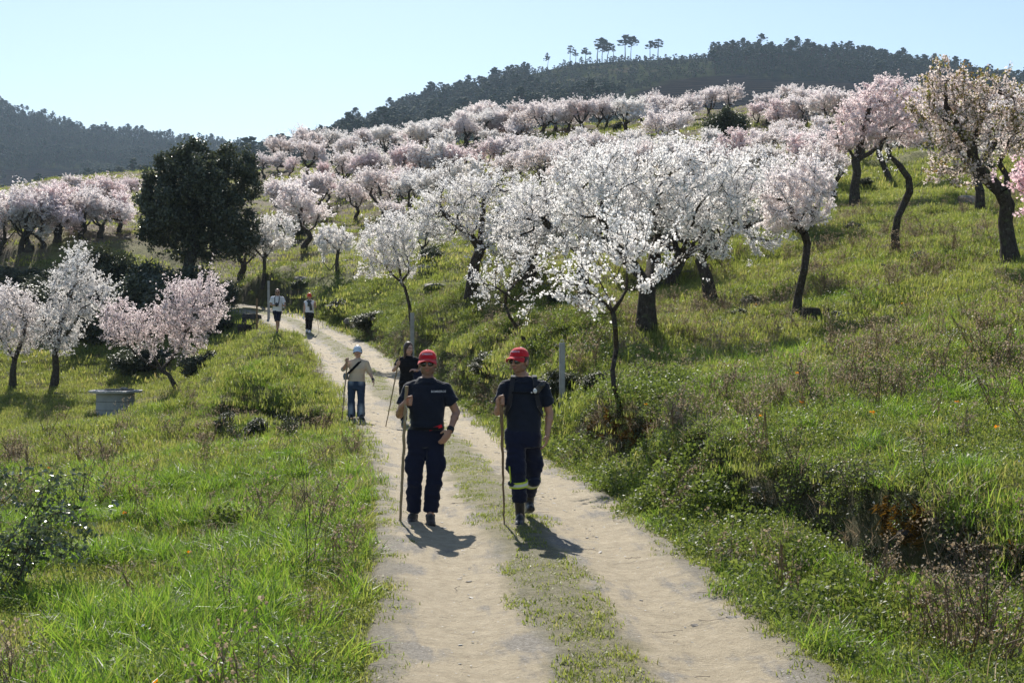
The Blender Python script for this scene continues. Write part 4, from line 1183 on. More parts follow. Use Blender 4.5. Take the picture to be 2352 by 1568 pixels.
# the nearest and the skyline ones as trees of their own
px, py = proj(x, y, z)
top = np.where(left, np.interp(px, [p[0] for p in RIDGE_L], [p[1] for p in RIDGE_L]), np.interp(px, [p[0] for p in RIDGE_R], [p[1] for p in RIDGE_R]))
score = np.abs(py - top) + np.where(left, 8, 0) + rng.uniform(0, 10, len(x)) + 400 * ((px < 0) | (px > 2352)) + 200 * (y > np.where(left, 1520, 1112))
order = np.argsort(score)
ind = order[:262]; rest = order[262:]
PG = "pines of the wood along the far ridges"
for i in ind:
    k = int(kind[i]); lf = bool(left[i]); pxi = px[i]
    if pxi < 0 or pxi > 2352: lab_, grp_ = "dark pine of the far ridges standing just outside the picture's sides", " beyond the sides"
    elif lf and pxi < 330: lab_, grp_ = "dark pine on the high left part of the left hill's ridge", " high on the left hill"
    elif lf: lab_, grp_ = "dark pine where the left hill's ridge sinks towards the gap between the hills", " low on the left hill"
    elif pxi < 950: lab_, grp_ = "dark pine on the lowest stretch of the right hill's rising skyline", " low on the right hill"
    elif pxi < 1345: lab_, grp_ = "dark pine on the steep skyline left of the bare ridge", " left of the bare ridge"
    elif pxi < 1850: lab_, grp_ = "dark pine on the summit wood right of the bare ridge", " on the summit"
    else: lab_, grp_ = "dark pine where the summit wood falls away to the right", " right of the summit"
    e = empty("pine_tree", (x[i], y[i], z[i]), rng.uniform(0, 6.28), lab_, "pine tree", PG + grp_)
    s = float(scl[i]); e.scale = (s, s, s)
    mobj("trunk", PK[k][0], parent=e); mobj("crown", PK[k][1], parent=e)
# the umbrella pines that stand apart on the bare stretch of the ridge, and single ones left of it
for px_, top_, sc_, kk, lab in [(1258, 116, 1.05, 1, "umbrella pine first from the left on the bare part of the right ridge"), (1310, 108, 1.0, 0, "pine in the left pair on the bare ridge"), (1322, 110, .9, 1, "second pine of the left pair on the bare ridge"),
        (1345, 110, .85, 0, "short pine right of the left pair on the bare ridge"), (1372, 98, 1.0, 0, "thin-stemmed pine starting the row of seven on the bare ridge"), (1383, 97, 1.1, 1, "second thin-stemmed pine of the row on the bare ridge"), (1395, 100, .95, 0, "third thin-stemmed pine of the row on the bare ridge"),
        (1409, 98, 1.1, 1, "fourth thin-stemmed pine of the row on the bare ridge"), (1436, 90, 1.3, 0, "left of the two tallest pines on the bare ridge"), (1449, 87, 1.35, 1, "tallest umbrella pine on the bare ridge"),
        (1493, 96, 1.2, 1, "broad pine left of the last gap on the ridge"), (1512, 94, 1.2, 0, "broad pine right before the last gap on the ridge"), (820, 256, 1.25, 1, "pine that sticks out above the left slope of the right hill"), (722, 296, 1.1, 2, "bushy pine at the foot of the right hill's skyline"),
        (790, 268, 1.0, 2, "bushy pine beside the one that sticks out on the right hill"), (1016, 186, 1.0, 1, "pine that sticks out halfway up the right hill's skyline"), (872, 240, 1.0, 1, "flat-topped pine on the lower skyline of the right hill")]:
    xx = (px_ - CX) / F * 1100; zz = hills(np.array([xx]), np.array([1100.0]))[0]
    ht = CAMZ + (CY - top_) * 1100 / F - zz
    s = float(np.clip(ht / (12 if kk == 1 else 10.5), .5, 2.2)); kk = int(rng.choice([0, 4, 4, 5])) if kk < 2 else kk; kk = 1 if kk == 5 else kk
    e = empty("pine_tree", (xx, 1100, zz), rng.uniform(0, 6.28), lab, "pine tree", "single pines on the ridge of the right hill"); wq = s * rng.uniform(.8, 1.45); e.scale = (wq, wq, s)
    mobj("trunk", PK[kk][0], parent=e); mobj("crown", PK[kk][1], parent=e)
PJ = [joined(p, "pine") for p in PK] + [joined(p, "scrub") for p in SB]
r3 = np.zeros((len(rest), 3)); r3[:, 2] = rng.uniform(0, 6.28, len(rest))
scatter("pine_wood", np.stack([x, y, z], 1)[rest], r3, scl[rest], np.where(rk[rest] | ((nz[rest] > .3)), 5 + kind[rest] % 2, kind[rest]), PJ, "dense dark pine wood covering the far hills")
xs, ys, zs = hill_points(34000, -760, 560, 560, 1500, rng)
v2, rk2 = zones(xs, ys, zs)
m = (np.abs(xs / ys) < .47) & ~v2 & (rng.uniform(size=len(xs)) < np.where(rk2, .7, .9))
xs, ys, zs = xs[m], ys[m], zs[m]
r3 = np.zeros((len(xs), 3)); r3[:, 2] = rng.uniform(0, 6.28, len(xs))
scatter("hill_scrub", np.stack([xs, ys, zs], 1), r3, rng.uniform(.6, 1.5, len(xs)), rng.integers(0, 2, len(xs)), PJ[5:], "low dark scrub between the pines and rocks of the far hills")
# ================================================================== GROUND COVER
M_GRASS = leaf_mat("grass_blade", [(0.0, (0.05, 0.10, 0.016)), (0.3, (0.105, 0.185, 0.030)), (0.6, (0.18, 0.26, 0.048)), (0.85, (0.28, 0.30, 0.08)), (1.0, (0.42, 0.33, 0.15))], transl=0.55, rough=0.45, spec=0.4, tcol=1.6)
M_TURF = leaf_mat("low_turf", [(0.0, (0.065, 0.085, 0.018)), (0.3, (0.155, 0.185, 0.04)), (0.6, (0.215, 0.245, 0.068)), (0.85, (0.33, 0.30, 0.11)), (1.0, (0.36, 0.27, 0.15))], transl=0.5, rough=0.5, spec=0.4, tcol=1.6)
M_WEED = leaf_mat("weed_leaf", [(0.0, (0.06, 0.085, 0.02)), (0.5, (0.13, 0.17, 0.04)), (1.0, (0.22, 0.25, 0.075))], transl=0.42, rough=0.5, spec=0.45, tcol=1.5)
M_DRY = leaf_mat("dry_stalk", [(0.0, (0.16, 0.11, 0.07)), (0.5, (0.32, 0.25, 0.17)), (1.0, (0.52, 0.44, 0.32))], transl=0.4, rough=0.6, spec=0.3)
M_FLOWER = leaf_mat("wild_flower", [(0.0, (0.7, 0.68, 0.62)), (1.0, (0.85, 0.83, 0.8))], transl=0.4, rough=0.5)
M_ORANGE = leaf_mat("orange_flower", [(0.0, (0.75, 0.25, 0.02)), (1.0, (0.85, 0.40, 0.03))], transl=0.4, rough=0.5)
M_MOSS = leaf_mat("rust_moss", [(0.0, (0.04, 0.03, 0.012)), (0.5, (0.15, 0.085, 0.022)), (1.0, (0.36, 0.20, 0.05))], transl=0.35, rough=0.7, spec=0.2)
M_TWIG = simple_mat("dry_twig", (0.06, 0.045, 0.035), 0.8)

def blades(seed, n, rad, h0, h1, w, bend, mat, name, seg=2, clump=1.0):
    rng = np.random.default_rng(seed)
    a = rng.uniform(0, 6.28, n); r = rad * np.sqrt(rng.uniform(0, 1, n)) ** clump
    base = np.stack([np.cos(a) * r, np.sin(a) * r, np.full(n, -0.015)], 1)
    hh = rng.uniform(h0, h1, n); yaw = rng.uniform(0, 6.28, n); b = rng.uniform(0.15, 1.0, n) * bend
    lean = np.stack([np.cos(yaw), np.sin(yaw)], 1); side = np.stack([-np.sin(yaw), np.cos(yaw)], 1)
    V = []; rr = rng.uniform(0, 1, n); ww = w * rng.uniform(.6, 1.3, n)
    levels = np.linspace(0, 1, seg + 1)
    for t in levels:
        z = hh * (t - 0.35 * b * t * t); out = hh * b * t * t * 0.85
        wd = ww * (1 - 0.25 * t) * 0.5 if t < 1 else ww * 0.0
        c = base.copy(); c[:, :2] += lean * out[:, None]; c[:, 2] += z
        if t < 1:
            l = c.copy(); l[:, :2] -= side * wd[:, None]; rgt = c.copy(); rgt[:, :2] += side * wd[:, None]
            V += [l, rgt]
        else: V.append(c)
    k = len(V); V = np.stack(V, 1).reshape(-1, 3)
    i = np.arange(n) * k
    Q = [np.stack([i + 2 * s, i + 2 * s + 1, i + 2 * s + 3, i + 2 * s + 2], 1) for s in range(seg - 1)]
    T = np.stack([i + 2 * (seg - 1), i + 2 * (seg - 1) + 1, i + 2 * seg], 1)
    me = mesh_np(name, V, quads=np.vstack(Q) if Q else None, tris=T)
    add_attr(me, "rnd", np.repeat(rr, k)); me.materials.append(mat)
    return me

def leafy(seed, n, rad, h, ls, mat, name):
    """low broad-leaved weeds: many small leaves at all heights"""
    rng = np.random.default_rng(seed)
    a = rng.uniform(0, 6.28, n); r = rad * np.sqrt(rng.uniform(0, 1, n))
    z = h * rng.uniform(0.05, 1, n) * (1 - (r / rad) ** 2 * .6)
    return flakes(np.stack([np.cos(a) * r, np.sin(a) * r, z], 1), ls, rng, name, mat, bias=np.array([0, 0, .3]), aspect=1.3, fold=.3)

def stalks(seed, n, rad, h, mat, name, heads=True):
    rng = np.random.default_rng(seed)
    nodes = []; par = []; rd = []; tips = []
    for k in range(n):
        a = rng.uniform(0, 6.28); r = rad * rng.uniform(0, 1)
        p = np.array([math.cos(a) * r, math.sin(a) * r, -.02]); d = np.array([rng.normal(0, .18), rng.normal(0, .18), 1.0])
        hh = h * rng.uniform(.5, 1); i0 = len(nodes)
        nodes.append(p); par.append(-1); rd.append(.003)
        for s in range(3):
            p = p + d * hh / 3 + rng.normal(0, .01, 3); nodes.append(p); par.append(len(nodes) - 2); rd.append(.0028 - .0006 * s)
            for t in range(2):
                q = p + np.array([rng.normal(0, .05), rng.normal(0, .05), rng.uniform(.03, .09)]); nodes.append(q); par.append(i0 + 1 + s * 3 if False else len(nodes) - 2 - t); rd.append(.0016); tips.append(q)
            d = d + rng.normal(0, .08, 3)
            # go on from the main stem
            nodes.append(p); par.append(len(nodes) - 4 if False else len(nodes) - 4); rd.append(.0022)
    nodes = np.array(nodes); par = np.array(par); rd = np.array(rd)
    tm = tube_mesh(nodes, par, rd, name + "_stem", mat)
    if not heads: return tm
    tips = np.array(tips); tp = np.repeat(tips, 4, 0) + rng.normal(0, .012, (len(tips) * 4, 3))
    fl = flakes(tp, .016, rng, name + "_head", mat)
    return joined([tm, fl], name)

def field_points(n, rng, y0, y1, spread=.40, power=1.0):
    """random points on the ground in view, evenly per area unless power says otherwise"""
    t = rng.uniform(0, 1, n)
    y = np.sqrt(y0 ** 2 + t * (y1 ** 2 - y0 ** 2)) if power == 1 else (y0 ** power + t * (y1 ** power - y0 ** power)) ** (1 / power)
    x = rng.uniform(-spread, spread, n) * (y + 1.5)
    h, lat, s = terrain(x, y, True)
    return x, y, h, lat, s
def tilt(n, rng, a=.12):
    return np.stack([rng.normal(0, a, n), rng.normal(0, a, n), rng.uniform(0, 6.28, n)], 1)

rng = np.random.default_rng(21)
TURF = [blades(500 + i, 46, .15, .03, .085, .007, .9, M_TURF, "turf_tuft") for i in range(4)]
TURFB = [blades(510 + i, 60, .36, .05, .16, .013, .9, M_TURF, "turf_tuft") for i in range(3)]
TURFF = [blades(520 + i, 70, .8, .08, .24, .032, .8, M_TURF, "turf_tuft") for i in range(3)]
TALL = [blades(530 + i, 48, .11, .12, .32, .0068, 1.1, M_GRASS, "tall_tuft", seg=3) for i in range(4)]
MID = [blades(540 + i, 56, .15, .06, .17, .0055, 1.1, M_GRASS, "mid_tuft", seg=3) for i in range(4)]
WEED = [leafy(550 + i, 190, .16, .12, .014, M_WEED, "weed_tuft") for i in range(4)]
WEEDL = [leafy(555 + i, 300, .26, .22, .023, M_WEED, "weed_tuft") for i in range(3)]
DRY = [stalks(560 + i, 6, .14, .42, M_DRY, "dry_plant") for i in range(3)]
DRYB = [blades(565 + i, 30, .16, .1, .3, .005, 1.3, M_DRY, "dry_tuft", seg=3) for i in range(3)]

patch = lambda x, y, sc, sd: fbm(x / sc, y / sc, sd, 3)
U = lambda x: rng.uniform(size=len(x))
def hole(x, y, lat):
    return (np.abs(lat) > 1.36 + .22 * fbm(x * .7, y * .7, 90, 3) + .12 * fbm(x * 4, y * 4, 91, 2))
# near turf
def spread_layer(name, n, y0, y1, parts, label, s0, s1, keepf, power=1.0, a=.12, spread=.42):
    x, y, h, lat, s = field_points(n, rng, y0, y1, power=power, spread=spread)
    k = hole(x, y, lat) & keepf(x, y, h, lat)
    # little grows on the cut faces
    e_ = .12; gx_ = (terrain(x + e_, y) - terrain(x - e_, y)) / (2 * e_); gy_ = (terrain(x, y + e_) - terrain(x, y - e_)) / (2 * e_)
    k &= (np.hypot(gx_, gy_) < 1.7) | (U(x) < (.5 if 'weed' in name or 'dry' in name else .2))
    x, y, h = x[k], y[k], h[k]
    m = len(x)
    return scatter(name, np.stack([x, y, h - .01], 1), tilt(m, rng, a), rng.uniform(s0, s1, m), rng.integers(0, len(parts), m), parts, label)
spread_layer("turf_grass", 30000, 6.2, 24, TURF, "short yellow-green turf near the track", .8, 1.5, lambda x, y, h, l: U(x) < 1, power=1.4)
spread_layer("slope_grass", 34000, 20, 62, TURFB, "short grass on the orchard slope", .7, 1.4, lambda x, y, h, l: (patch(x, y, 3, 92) > -.45), power=1.3)
spread_layer("far_slope_grass", 20000, 55, 165, TURFF, "thin grass on the upper orchard slope", .6, 1.3, lambda x, y, h, l: U(x) < np.clip(.85 + patch(x, y, 9, 93) - sstep(60, 120, y) * .35, 0, 1), power=1.4, spread=.42)
leftf = lambda l: l < 0
spread_layer("tall_grass", 24000, 6.2, 24, TALL, "tall bright green grass in the meadow left of the track", .55, 1.25,
             lambda x, y, h, l: (U(x) < np.where(l < -2.0, np.clip(.40 + 2.2 * patch(x, y, 1.1, 94), 0, 1), np.where(l < 0, .12, np.clip(-.02 + .9 * patch(x, y, 1.8, 95), 0, .6)))), power=1.2, a=.32)
spread_layer("meadow_grass", 34000, 6.2, 36, MID, "knee-low green grass on both sides of the track", .6, 1.3, lambda x, y, h, l: U(x) < np.where(l < 0, np.clip(.5 + 1.6 * patch(x, y, 1.5, 96), .05, 1), np.clip(.18 + 1.3 * patch(x, y, 1.5, 96), .03, .8)), power=1.25, a=.2)
spread_layer("small_weeds", 30000, 6.2, 46, WEED, "small glossy-leaved weeds on the bank and verge", .6, 1.5,
             lambda x, y, h, l: U(x) < np.where((l > 1.2) & (l < 3), .6, np.where(l < 0, np.clip(.15 + .8 * patch(x, y, 2, 97), 0, .6), np.clip(.3 + patch(x, y, 3, 98), 0, .8))), power=1.2, a=.25)
spread_layer("bank_weeds", 12000, 9, 72, WEEDL, "leafy green weeds hanging over the bank right of the track", .7, 1.5,
             lambda x, y, h, l: (l > 1.35) & (l < 2.2 + np.clip((y - 14) * .12, 0, 1.6)) & (U(x) < .8 + patch(x, y, 2, 99)), power=1.3, a=.4, spread=.3)
spread_layer("dry_plants", 3600, 6.5, 45, DRY, "brown dry seed stalks standing in the grass", .6, 1.4,
             lambda x, y, h, l: U(x) < np.where(l > 2, np.clip(.45 + 1.5 * patch(x, y, 2.0, 100), 0, 1), np.where(y > 17, np.clip(.2 + .9 * patch(x, y, 3, 101), 0, .8), .10)), power=1.3, a=.15)
spread_layer("dry_grass", 9000, 6.5, 60, DRYB, "straw-coloured dead grass between the green", .6, 1.3,
             lambda x, y, h, l: U(x) < np.clip(.25 + 1.1 * patch(x, y, 3, 102), 0, 1) * np.where((l < 0) & (y < 17), .6, 1), power=1.3, a=.3)
# turf on the middle strip and the soft edges of the track
x, y, h, lat, s = field_points(130000, rng, 5.5, 66, power=1.25, spread=.3)
lim = .27 + .36 * fbm(x * .8, y * .8, 104, 3)
k = ((np.abs(lat) < lim) & (U(x) < np.clip(.75 + 1.2 * fbm(x * 1.7, y * 1.7, 106, 2), .1, 1))) | ((np.abs(lat) > 1.05) & (np.abs(lat) < 1.6) & (U(x) < np.clip(.5 + 1.3 * fbm(x, y, 105, 3), 0, .9) * sstep(1.0, 1.36, np.abs(lat))))
x, y, h = x[k], y[k], h[k]
TINY = [blades(570 + i, 44, .085, .015, .05, .007, 1.1, M_TURF, "moss_tuft") for i in range(3)]
scatter("track_turf", np.stack([x, y, h + .012], 1), tilt(len(x), rng), rng.uniform(.7, 1.5, len(x)), rng.integers(0, 3, len(x)), TINY, "mossy short grass on the track's middle strip and edges")
# small flowers
FW = [flakes(np.random.default_rng(580).normal(0, .05, (5, 3)) * [1, 1, .3] + [0, 0, .16], .02, np.random.default_rng(581), "white_flower", M_FLOWER),
      flakes(np.random.default_rng(582).normal(0, .01, (5, 3)) + [0, 0, .13], .026, np.random.default_rng(583), "orange_flower", M_ORANGE)]
x, y, h, lat, s = field_points(900, rng, 6.5, 30, power=1.3)
k = hole(x, y, lat) & (U(x) < np.where(lat > 2, .6, .2)); x, y, h = x[k], y[k], h[k]
scatter("wild_flowers", np.stack([x, y, h], 1), tilt(len(x), rng), rng.uniform(.7, 1.2, len(x)), (U(x) < .10).astype(int), FW, "tiny white and orange wild flowers in the grass")
# rust-coloured moss hanging on the undercut bank
MO = [blades(590 + i, 34, .05, .04, .12, .012, 1.3, M_MOSS, "moss_lump", seg=2) for i in range(3)]
pts = []
for (px0, px1, py0, py1, n) in [(1350, 1500, 955, 1035, 200), (1500, 1570, 990, 1060, 70), (2030, 2120, 1180, 1265, 130), (2230, 2352, 1250, 1340, 70)]:
    for k in range(n // 7):
        cx_ = rng.uniform(px0, px1); y0_ = rng.uniform(py0, py1 - 20); ln_ = rng.uniform(15, 45)
        for j in range(6):
            g = ray_ground(cx_ + rng.normal(0, 2.5), y0_ + ln_ * j / 6, 6); pts.append(g + rng.normal(0, .015, 3))
pts = np.array(pts)
r3 = tilt(len(pts), rng, .3); r3[:, 0] += 1.9
scatter("bank_moss", pts, r3, rng.uniform(.5, 1.1, len(pts)), rng.integers(0, 3, len(pts)), MO, "orange-brown moss hanging on the undercut bank")

# weeds and dead roots that cling to the cut faces of the banks
pp = []
for P_, A_, w_, sd_ in CUTS:
    L_ = np.hypot(*np.diff(P_, axis=0).T); acc = np.concatenate([[0], np.cumsum(L_)]); n_ = int(acc[-1] * 150)
    t_ = rng.uniform(0, acc[-1], n_); o_ = rng.normal(-.04, .11, n_)
    i_ = np.clip(np.searchsorted(acc, t_) - 1, 0, len(L_) - 1); d_ = (P_[i_ + 1] - P_[i_]) / L_[i_][:, None]
    b_ = P_[i_] + d_ * (t_ - acc[i_])[:, None]; nn_ = np.stack([-d_[:, 1], d_[:, 0]], 1)
    pp.append(b_ + nn_ * o_[:, None])
pp = np.vstack(pp); keep_ = fbm(pp[:, 0] * 1.3, pp[:, 1] * 1.3, 160, 3) > -.22; pp = pp[keep_]
hh_ = terrain(pp[:, 0], pp[:, 1]); r3 = tilt(len(pp), rng, .35); r3[:, 0] += .6
CLING = [leafy(595, 130, .11, .10, .014, M_WEED, "cling"), leafy(596, 90, .09, .08, .016, M_SHRUBLEAF, "cling"), blades(597, 26, .07, .05, .16, .004, 1.5, M_DRY, "cling", seg=3), leafy(598, 110, .10, .10, .012, M_SHRUBLEAF, "cling")]
scatter("bank_plants", np.column_stack([pp, hh_]), r3, rng.uniform(.6, 1.4, len(pp)), rng.integers(0, 4, len(pp)), CLING, "small weeds, ivy and dead roots clinging to the cut bank faces")

# ---- stones
def rock_mesh(seed, sx, sy, sz, sub=2, rough=.22):
    bm = bmesh.new(); bmesh.ops.create_icosphere(bm, subdivisions=sub, radius=1)
    rr = random.Random(seed); o = Vector((rr.uniform(0, 50), rr.uniform(0, 50), rr.uniform(0, 50)))
    for v in bm.verts:
        d = 1 + rough * 2 * mnoise.noise(v.co * 1.3 + o) + rough * mnoise.noise(v.co * 3.1 + o)
        v.co = Vector((v.co.x * sx * d, v.co.y * sy * d, max(-.5, min(.75, v.co.z * d)) * sz))
    me = bpy.data.meshes.new("stone"); bm.to_mesh(me); bm.free()
    me.materials.append(M_ROCK)
    return me
def rock_material():
    m, nt, out = nmat("schist_rock")
    g = N(nt, "ShaderNodeTexCoord"); P = g.outputs["Object"]
    n1 = noise_tex(nt, P, 7, 6, .7); n2 = noise_tex(nt, P, 30, 5, .7)
    c = ramp(nt, n1, [(.3, (.10, .085, .07)), (.55, (.25, .225, .19)), (.75, (.36, .34, .30))])
    f = N(nt, "ShaderNodeMapRange", ins={1: .56, 2: .66, 3: 0, 4: .8}); nt.links.new(n2, f.inputs[0])
    c = mixc(nt, f.outputs[0], c, (.07, .065, .05))
    p = N(nt, "ShaderNodeBsdfPrincipled", ins={"Roughness": .75, "Specular IOR Level": .3}); nt.links.new(c, p.inputs["Base Color"])
    nt.links.new(bump(nt, n2, .8, .03), p.inputs["Normal"]); nt.links.new(p.outputs[0], out.inputs[0])
    return m
M_ROCK = rock_material()
M_PEB = simple_mat('pale_gravel', (.40, .37, .32), .7, scale=3, var=.5)
M_SHADEROCK = simple_mat('shaded_dark_schist', (.05, .042, .034), .85, scale=9, var=.5, bstr=1.0, bdist=.04)  # dark rock copy: shade on the roadside ledge is put into its colour
def rock_px(px, py, wpx, hpx, label, seed, deep=.8, name="rock", group=None):
    g = ray_ground(px, py, 6); k = g[1] / F
    w = wpx * k / 2; hh = max(.03, hpx * k)
    me = rock_mesh(seed, w, w * deep, hh)
    if 'dark' in label: me.materials[0] = M_SHADEROCK
    o = mobj(name, me, loc=(g[0], g[1], g[2] + hh * .1))
    o.rotation_euler = (0, 0, random.uniform(-.4, .4))
    return tag(o, label, "rock", group)
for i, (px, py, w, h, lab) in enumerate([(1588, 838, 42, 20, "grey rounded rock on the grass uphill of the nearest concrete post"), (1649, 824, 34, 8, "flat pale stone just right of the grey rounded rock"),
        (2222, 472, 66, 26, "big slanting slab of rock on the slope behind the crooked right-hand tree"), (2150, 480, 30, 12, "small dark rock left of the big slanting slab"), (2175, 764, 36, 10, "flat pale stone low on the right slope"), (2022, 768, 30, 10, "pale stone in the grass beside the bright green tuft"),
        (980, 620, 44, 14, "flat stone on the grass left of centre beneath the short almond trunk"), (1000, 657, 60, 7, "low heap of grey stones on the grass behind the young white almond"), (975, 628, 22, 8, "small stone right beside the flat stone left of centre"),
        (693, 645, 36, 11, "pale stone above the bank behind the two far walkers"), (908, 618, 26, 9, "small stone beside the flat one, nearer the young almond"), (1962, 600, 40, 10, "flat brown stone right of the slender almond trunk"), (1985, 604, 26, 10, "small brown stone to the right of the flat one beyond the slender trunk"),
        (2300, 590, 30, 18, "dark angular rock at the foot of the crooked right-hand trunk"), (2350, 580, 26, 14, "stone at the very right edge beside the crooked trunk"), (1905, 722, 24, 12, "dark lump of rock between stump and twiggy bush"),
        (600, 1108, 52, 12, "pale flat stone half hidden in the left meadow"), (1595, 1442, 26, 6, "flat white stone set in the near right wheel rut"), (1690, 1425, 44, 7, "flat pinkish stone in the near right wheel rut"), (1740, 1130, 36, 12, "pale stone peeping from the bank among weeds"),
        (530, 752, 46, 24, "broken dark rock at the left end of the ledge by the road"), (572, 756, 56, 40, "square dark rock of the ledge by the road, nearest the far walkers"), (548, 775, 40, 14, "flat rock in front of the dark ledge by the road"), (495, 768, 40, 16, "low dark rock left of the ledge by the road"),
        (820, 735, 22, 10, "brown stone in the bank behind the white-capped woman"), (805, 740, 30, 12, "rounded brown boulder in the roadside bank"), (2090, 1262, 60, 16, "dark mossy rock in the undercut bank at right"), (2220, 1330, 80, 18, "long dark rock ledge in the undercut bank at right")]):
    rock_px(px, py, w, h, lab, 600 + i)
x, y, h, lat, s = field_points(42000, rng, 5.5, 66, power=1.3, spread=.3)
cl = fbm(x * .9, y * .9, 110, 3)
k = (np.abs(lat) < 1.35) & (U(x) < np.clip(.16 + 1.8 * np.maximum(cl, 0) + .007 * y, 0, .9)); x, y, h = x[k], y[k], h[k]
PEB = [rock_mesh(700 + i, .016 + .004 * i, .015, .006, sub=1, rough=.3) for i in range(5)]
for m_ in PEB: m_.materials[0] = M_PEB
scatter("gravel", np.stack([x, y, h + .015], 1), tilt(len(x), rng), rng.uniform(.35, 1.5, len(x)) ** 1.3 * np.clip(y / 18, .4, 1), rng.integers(0, 5, len(x)), PEB, "loose gravel and small flat stones on the track")
x, y, h, lat, s = field_points(3400, rng, 18, 120, power=1.4)
k = (np.abs(lat) > 2.5) & (patch(x, y, 6, 111) > .0); x, y, h = x[k], y[k], h[k]
STO = [rock_mesh(720 + i, .13, .10, .05, sub=1, rough=.35) for i in range(4)]
scatter("field_stones", np.stack([x, y, h + .01], 1), tilt(len(x), rng), rng.uniform(.3, 1.5, len(x)), rng.integers(0, 4, len(x)), STO, "scattered small stones in the orchard grass")
x, y, h, lat, s = field_points(500, rng, 5.8, 40, power=1.3)
k = (np.abs(lat) < 1.5) | (U(x) < .5); x, y, h = x[k], y[k], h[k]
TW = []
for i in range(4):
    r_ = np.random.default_rng(740 + i); n_ = np.cumsum(np.vstack([[0, 0, 0], r_.normal(0, .02, (5, 3)) * [1, 1, .3] + [.05, 0, 0]]), 0)
    TW.append(tube_mesh(n_, np.arange(-1, 5), np.full(6, .0022), "twig", M_TWIG))
scatter("fallen_twigs", np.stack([x, y, h + .03], 1), tilt(len(x), rng, .1), rng.uniform(.3, .9, len(x)), rng.integers(0, 4, len(x)), TW, "small dry twigs lying on track and grass")

# ---- plants that stand out
def twiggy(seed, h, spread_, n, mat, name="stems", r=.006):
    r_ = np.random.default_rng(seed); nodes = [np.array([0, 0, -.05])]; par = [-1]; rd = [r]
    for k in range(n):
        a = r_.uniform(0, 6.28); p = nodes[0].copy(); prev = 0; d = np.array([math.cos(a) * spread_, math.sin(a) * spread_, 1.0]) * h / 7 * r_.uniform(.6, 1)
        for s_ in range(7):
            p = p + d + r_.normal(0, h * .012, 3); nodes.append(p.copy()); par.append(prev); prev = len(nodes) - 1; rd.append(r * (1 - s_ / 9))
            if s_ > 1:
                for t in range(2):
                    q = p + r_.normal(0, 1, 3) * h * .07 + [0, 0, h * .06]; nodes.append(q); par.append(prev); rd.append(r * .35)
                    q2 = q + r_.normal(0, 1, 3) * h * .04 + [0, 0, h * .04]; nodes.append(q2); par.append(len(nodes) - 2); rd.append(r * .3)
    nodes = np.array(nodes)
    return nodes, np.array(par), np.array(rd)
def twig_plant(px, py, hpx, seed, label, spread_=.15, n=3, leaf=None, nleaf=0, lsize=.02, mat=None, y=None, r=.006):
    g = ray_ground(px, py, 6) if y is None else np.array([(px - CX) / F * y, y, terrain((px - CX) / F * y, y).item()])
    h = hpx * g[1] / F
    nodes, par, rd = twiggy(seed, h, spread_, n, mat, r=r)
    e = empty("dry_weed" if leaf is None else "wild_bush", tuple(g), 0, label, "weed" if leaf is None else "bush")
    mobj("stems", tube_mesh(nodes, par, rd, "stems", mat or M_TWIG), parent=e)
    r_ = np.random.default_rng(seed + 1)
    if leaf is not None:
        c = nodes[r_.integers(3, len(nodes), nleaf)] + r_.normal(0, .03, (nleaf, 3))
        mobj("foliage", flakes(c, lsize, r_, "foliage", leaf, aspect=1.4), parent=e)
    else:
        c = nodes[r_.integers(3, len(nodes), 160)] + r_.normal(0, .012, (160, 3))
        mobj("seed_heads", flakes(c, .011, r_, "seed_heads", M_DRY), parent=e)
    return e
twig_plant(706, 1330, 340, 801, "tall thin leafless weed in the left meadow beside the near track edge", .10, 3, r=.005)
twig_plant(640, 1240, 150, 802, "spreading grey dead weed in the middle of the left meadow", .55, 6, r=.004)
twig_plant(487, 1180, 70, 803, "short dark broken stem in the left meadow", .03, 1, r=.009)
twig_plant(520, 1450, 210, 804, "thin upright reddish weed low in the left meadow", .08, 2, r=.004)
twig_plant(2130, 1130, 260, 805, "tall thin dry stem at the right above the mossy bank", .05, 1, r=.004)
twig_plant(1960, 1200, 200, 806, "brown branching weed on the right bank", .25, 4, r=.004)
twig_plant(2260, 1480, 300, 807, "tangle of dark reddish weed in the lower right corner", .5, 9, r=.004)
twig_plant(1830, 1100, 120, 808, "dry brown weed clump between the two mossy bank stretches", .45, 6, r=.004)
twig_plant(110, 1010, 90, 809, "dry brown weeds in front of the far left orchard", .5, 7, r=.005)
twig_plant(400, 1010, 70, 810, "dry grey-brown weeds right of the round well", .6, 8, r=.005)
twig_plant(180, 1180, 130, 811, "dry upright stalks behind the white-leaved bramble", .3, 6, r=.005)
twig_plant(560, 1030, 70, 812, "dark dead brush on the shaded side of the verge mound", .7, 8, leaf=M_SHRUBLEAF, nleaf=500, r=.006)
twig_plant(660, 1010, 60, 813, "dark green brush beside the dead brush on the verge mound", .7, 7, leaf=M_SHRUBLEAF, nleaf=700, r=.006)
twig_plant(735, 920, 30, 814, "small dark green plant at the track edge left of the white-capped woman", .4, 6, leaf=M_WEED, nleaf=300, lsize=.04, r=.004)
twig_plant(512, 1225, 70, 815, "dark leafy weed in the middle of the left meadow", .6, 8, leaf=M_WEED, nleaf=600, lsize=.03, r=.004)
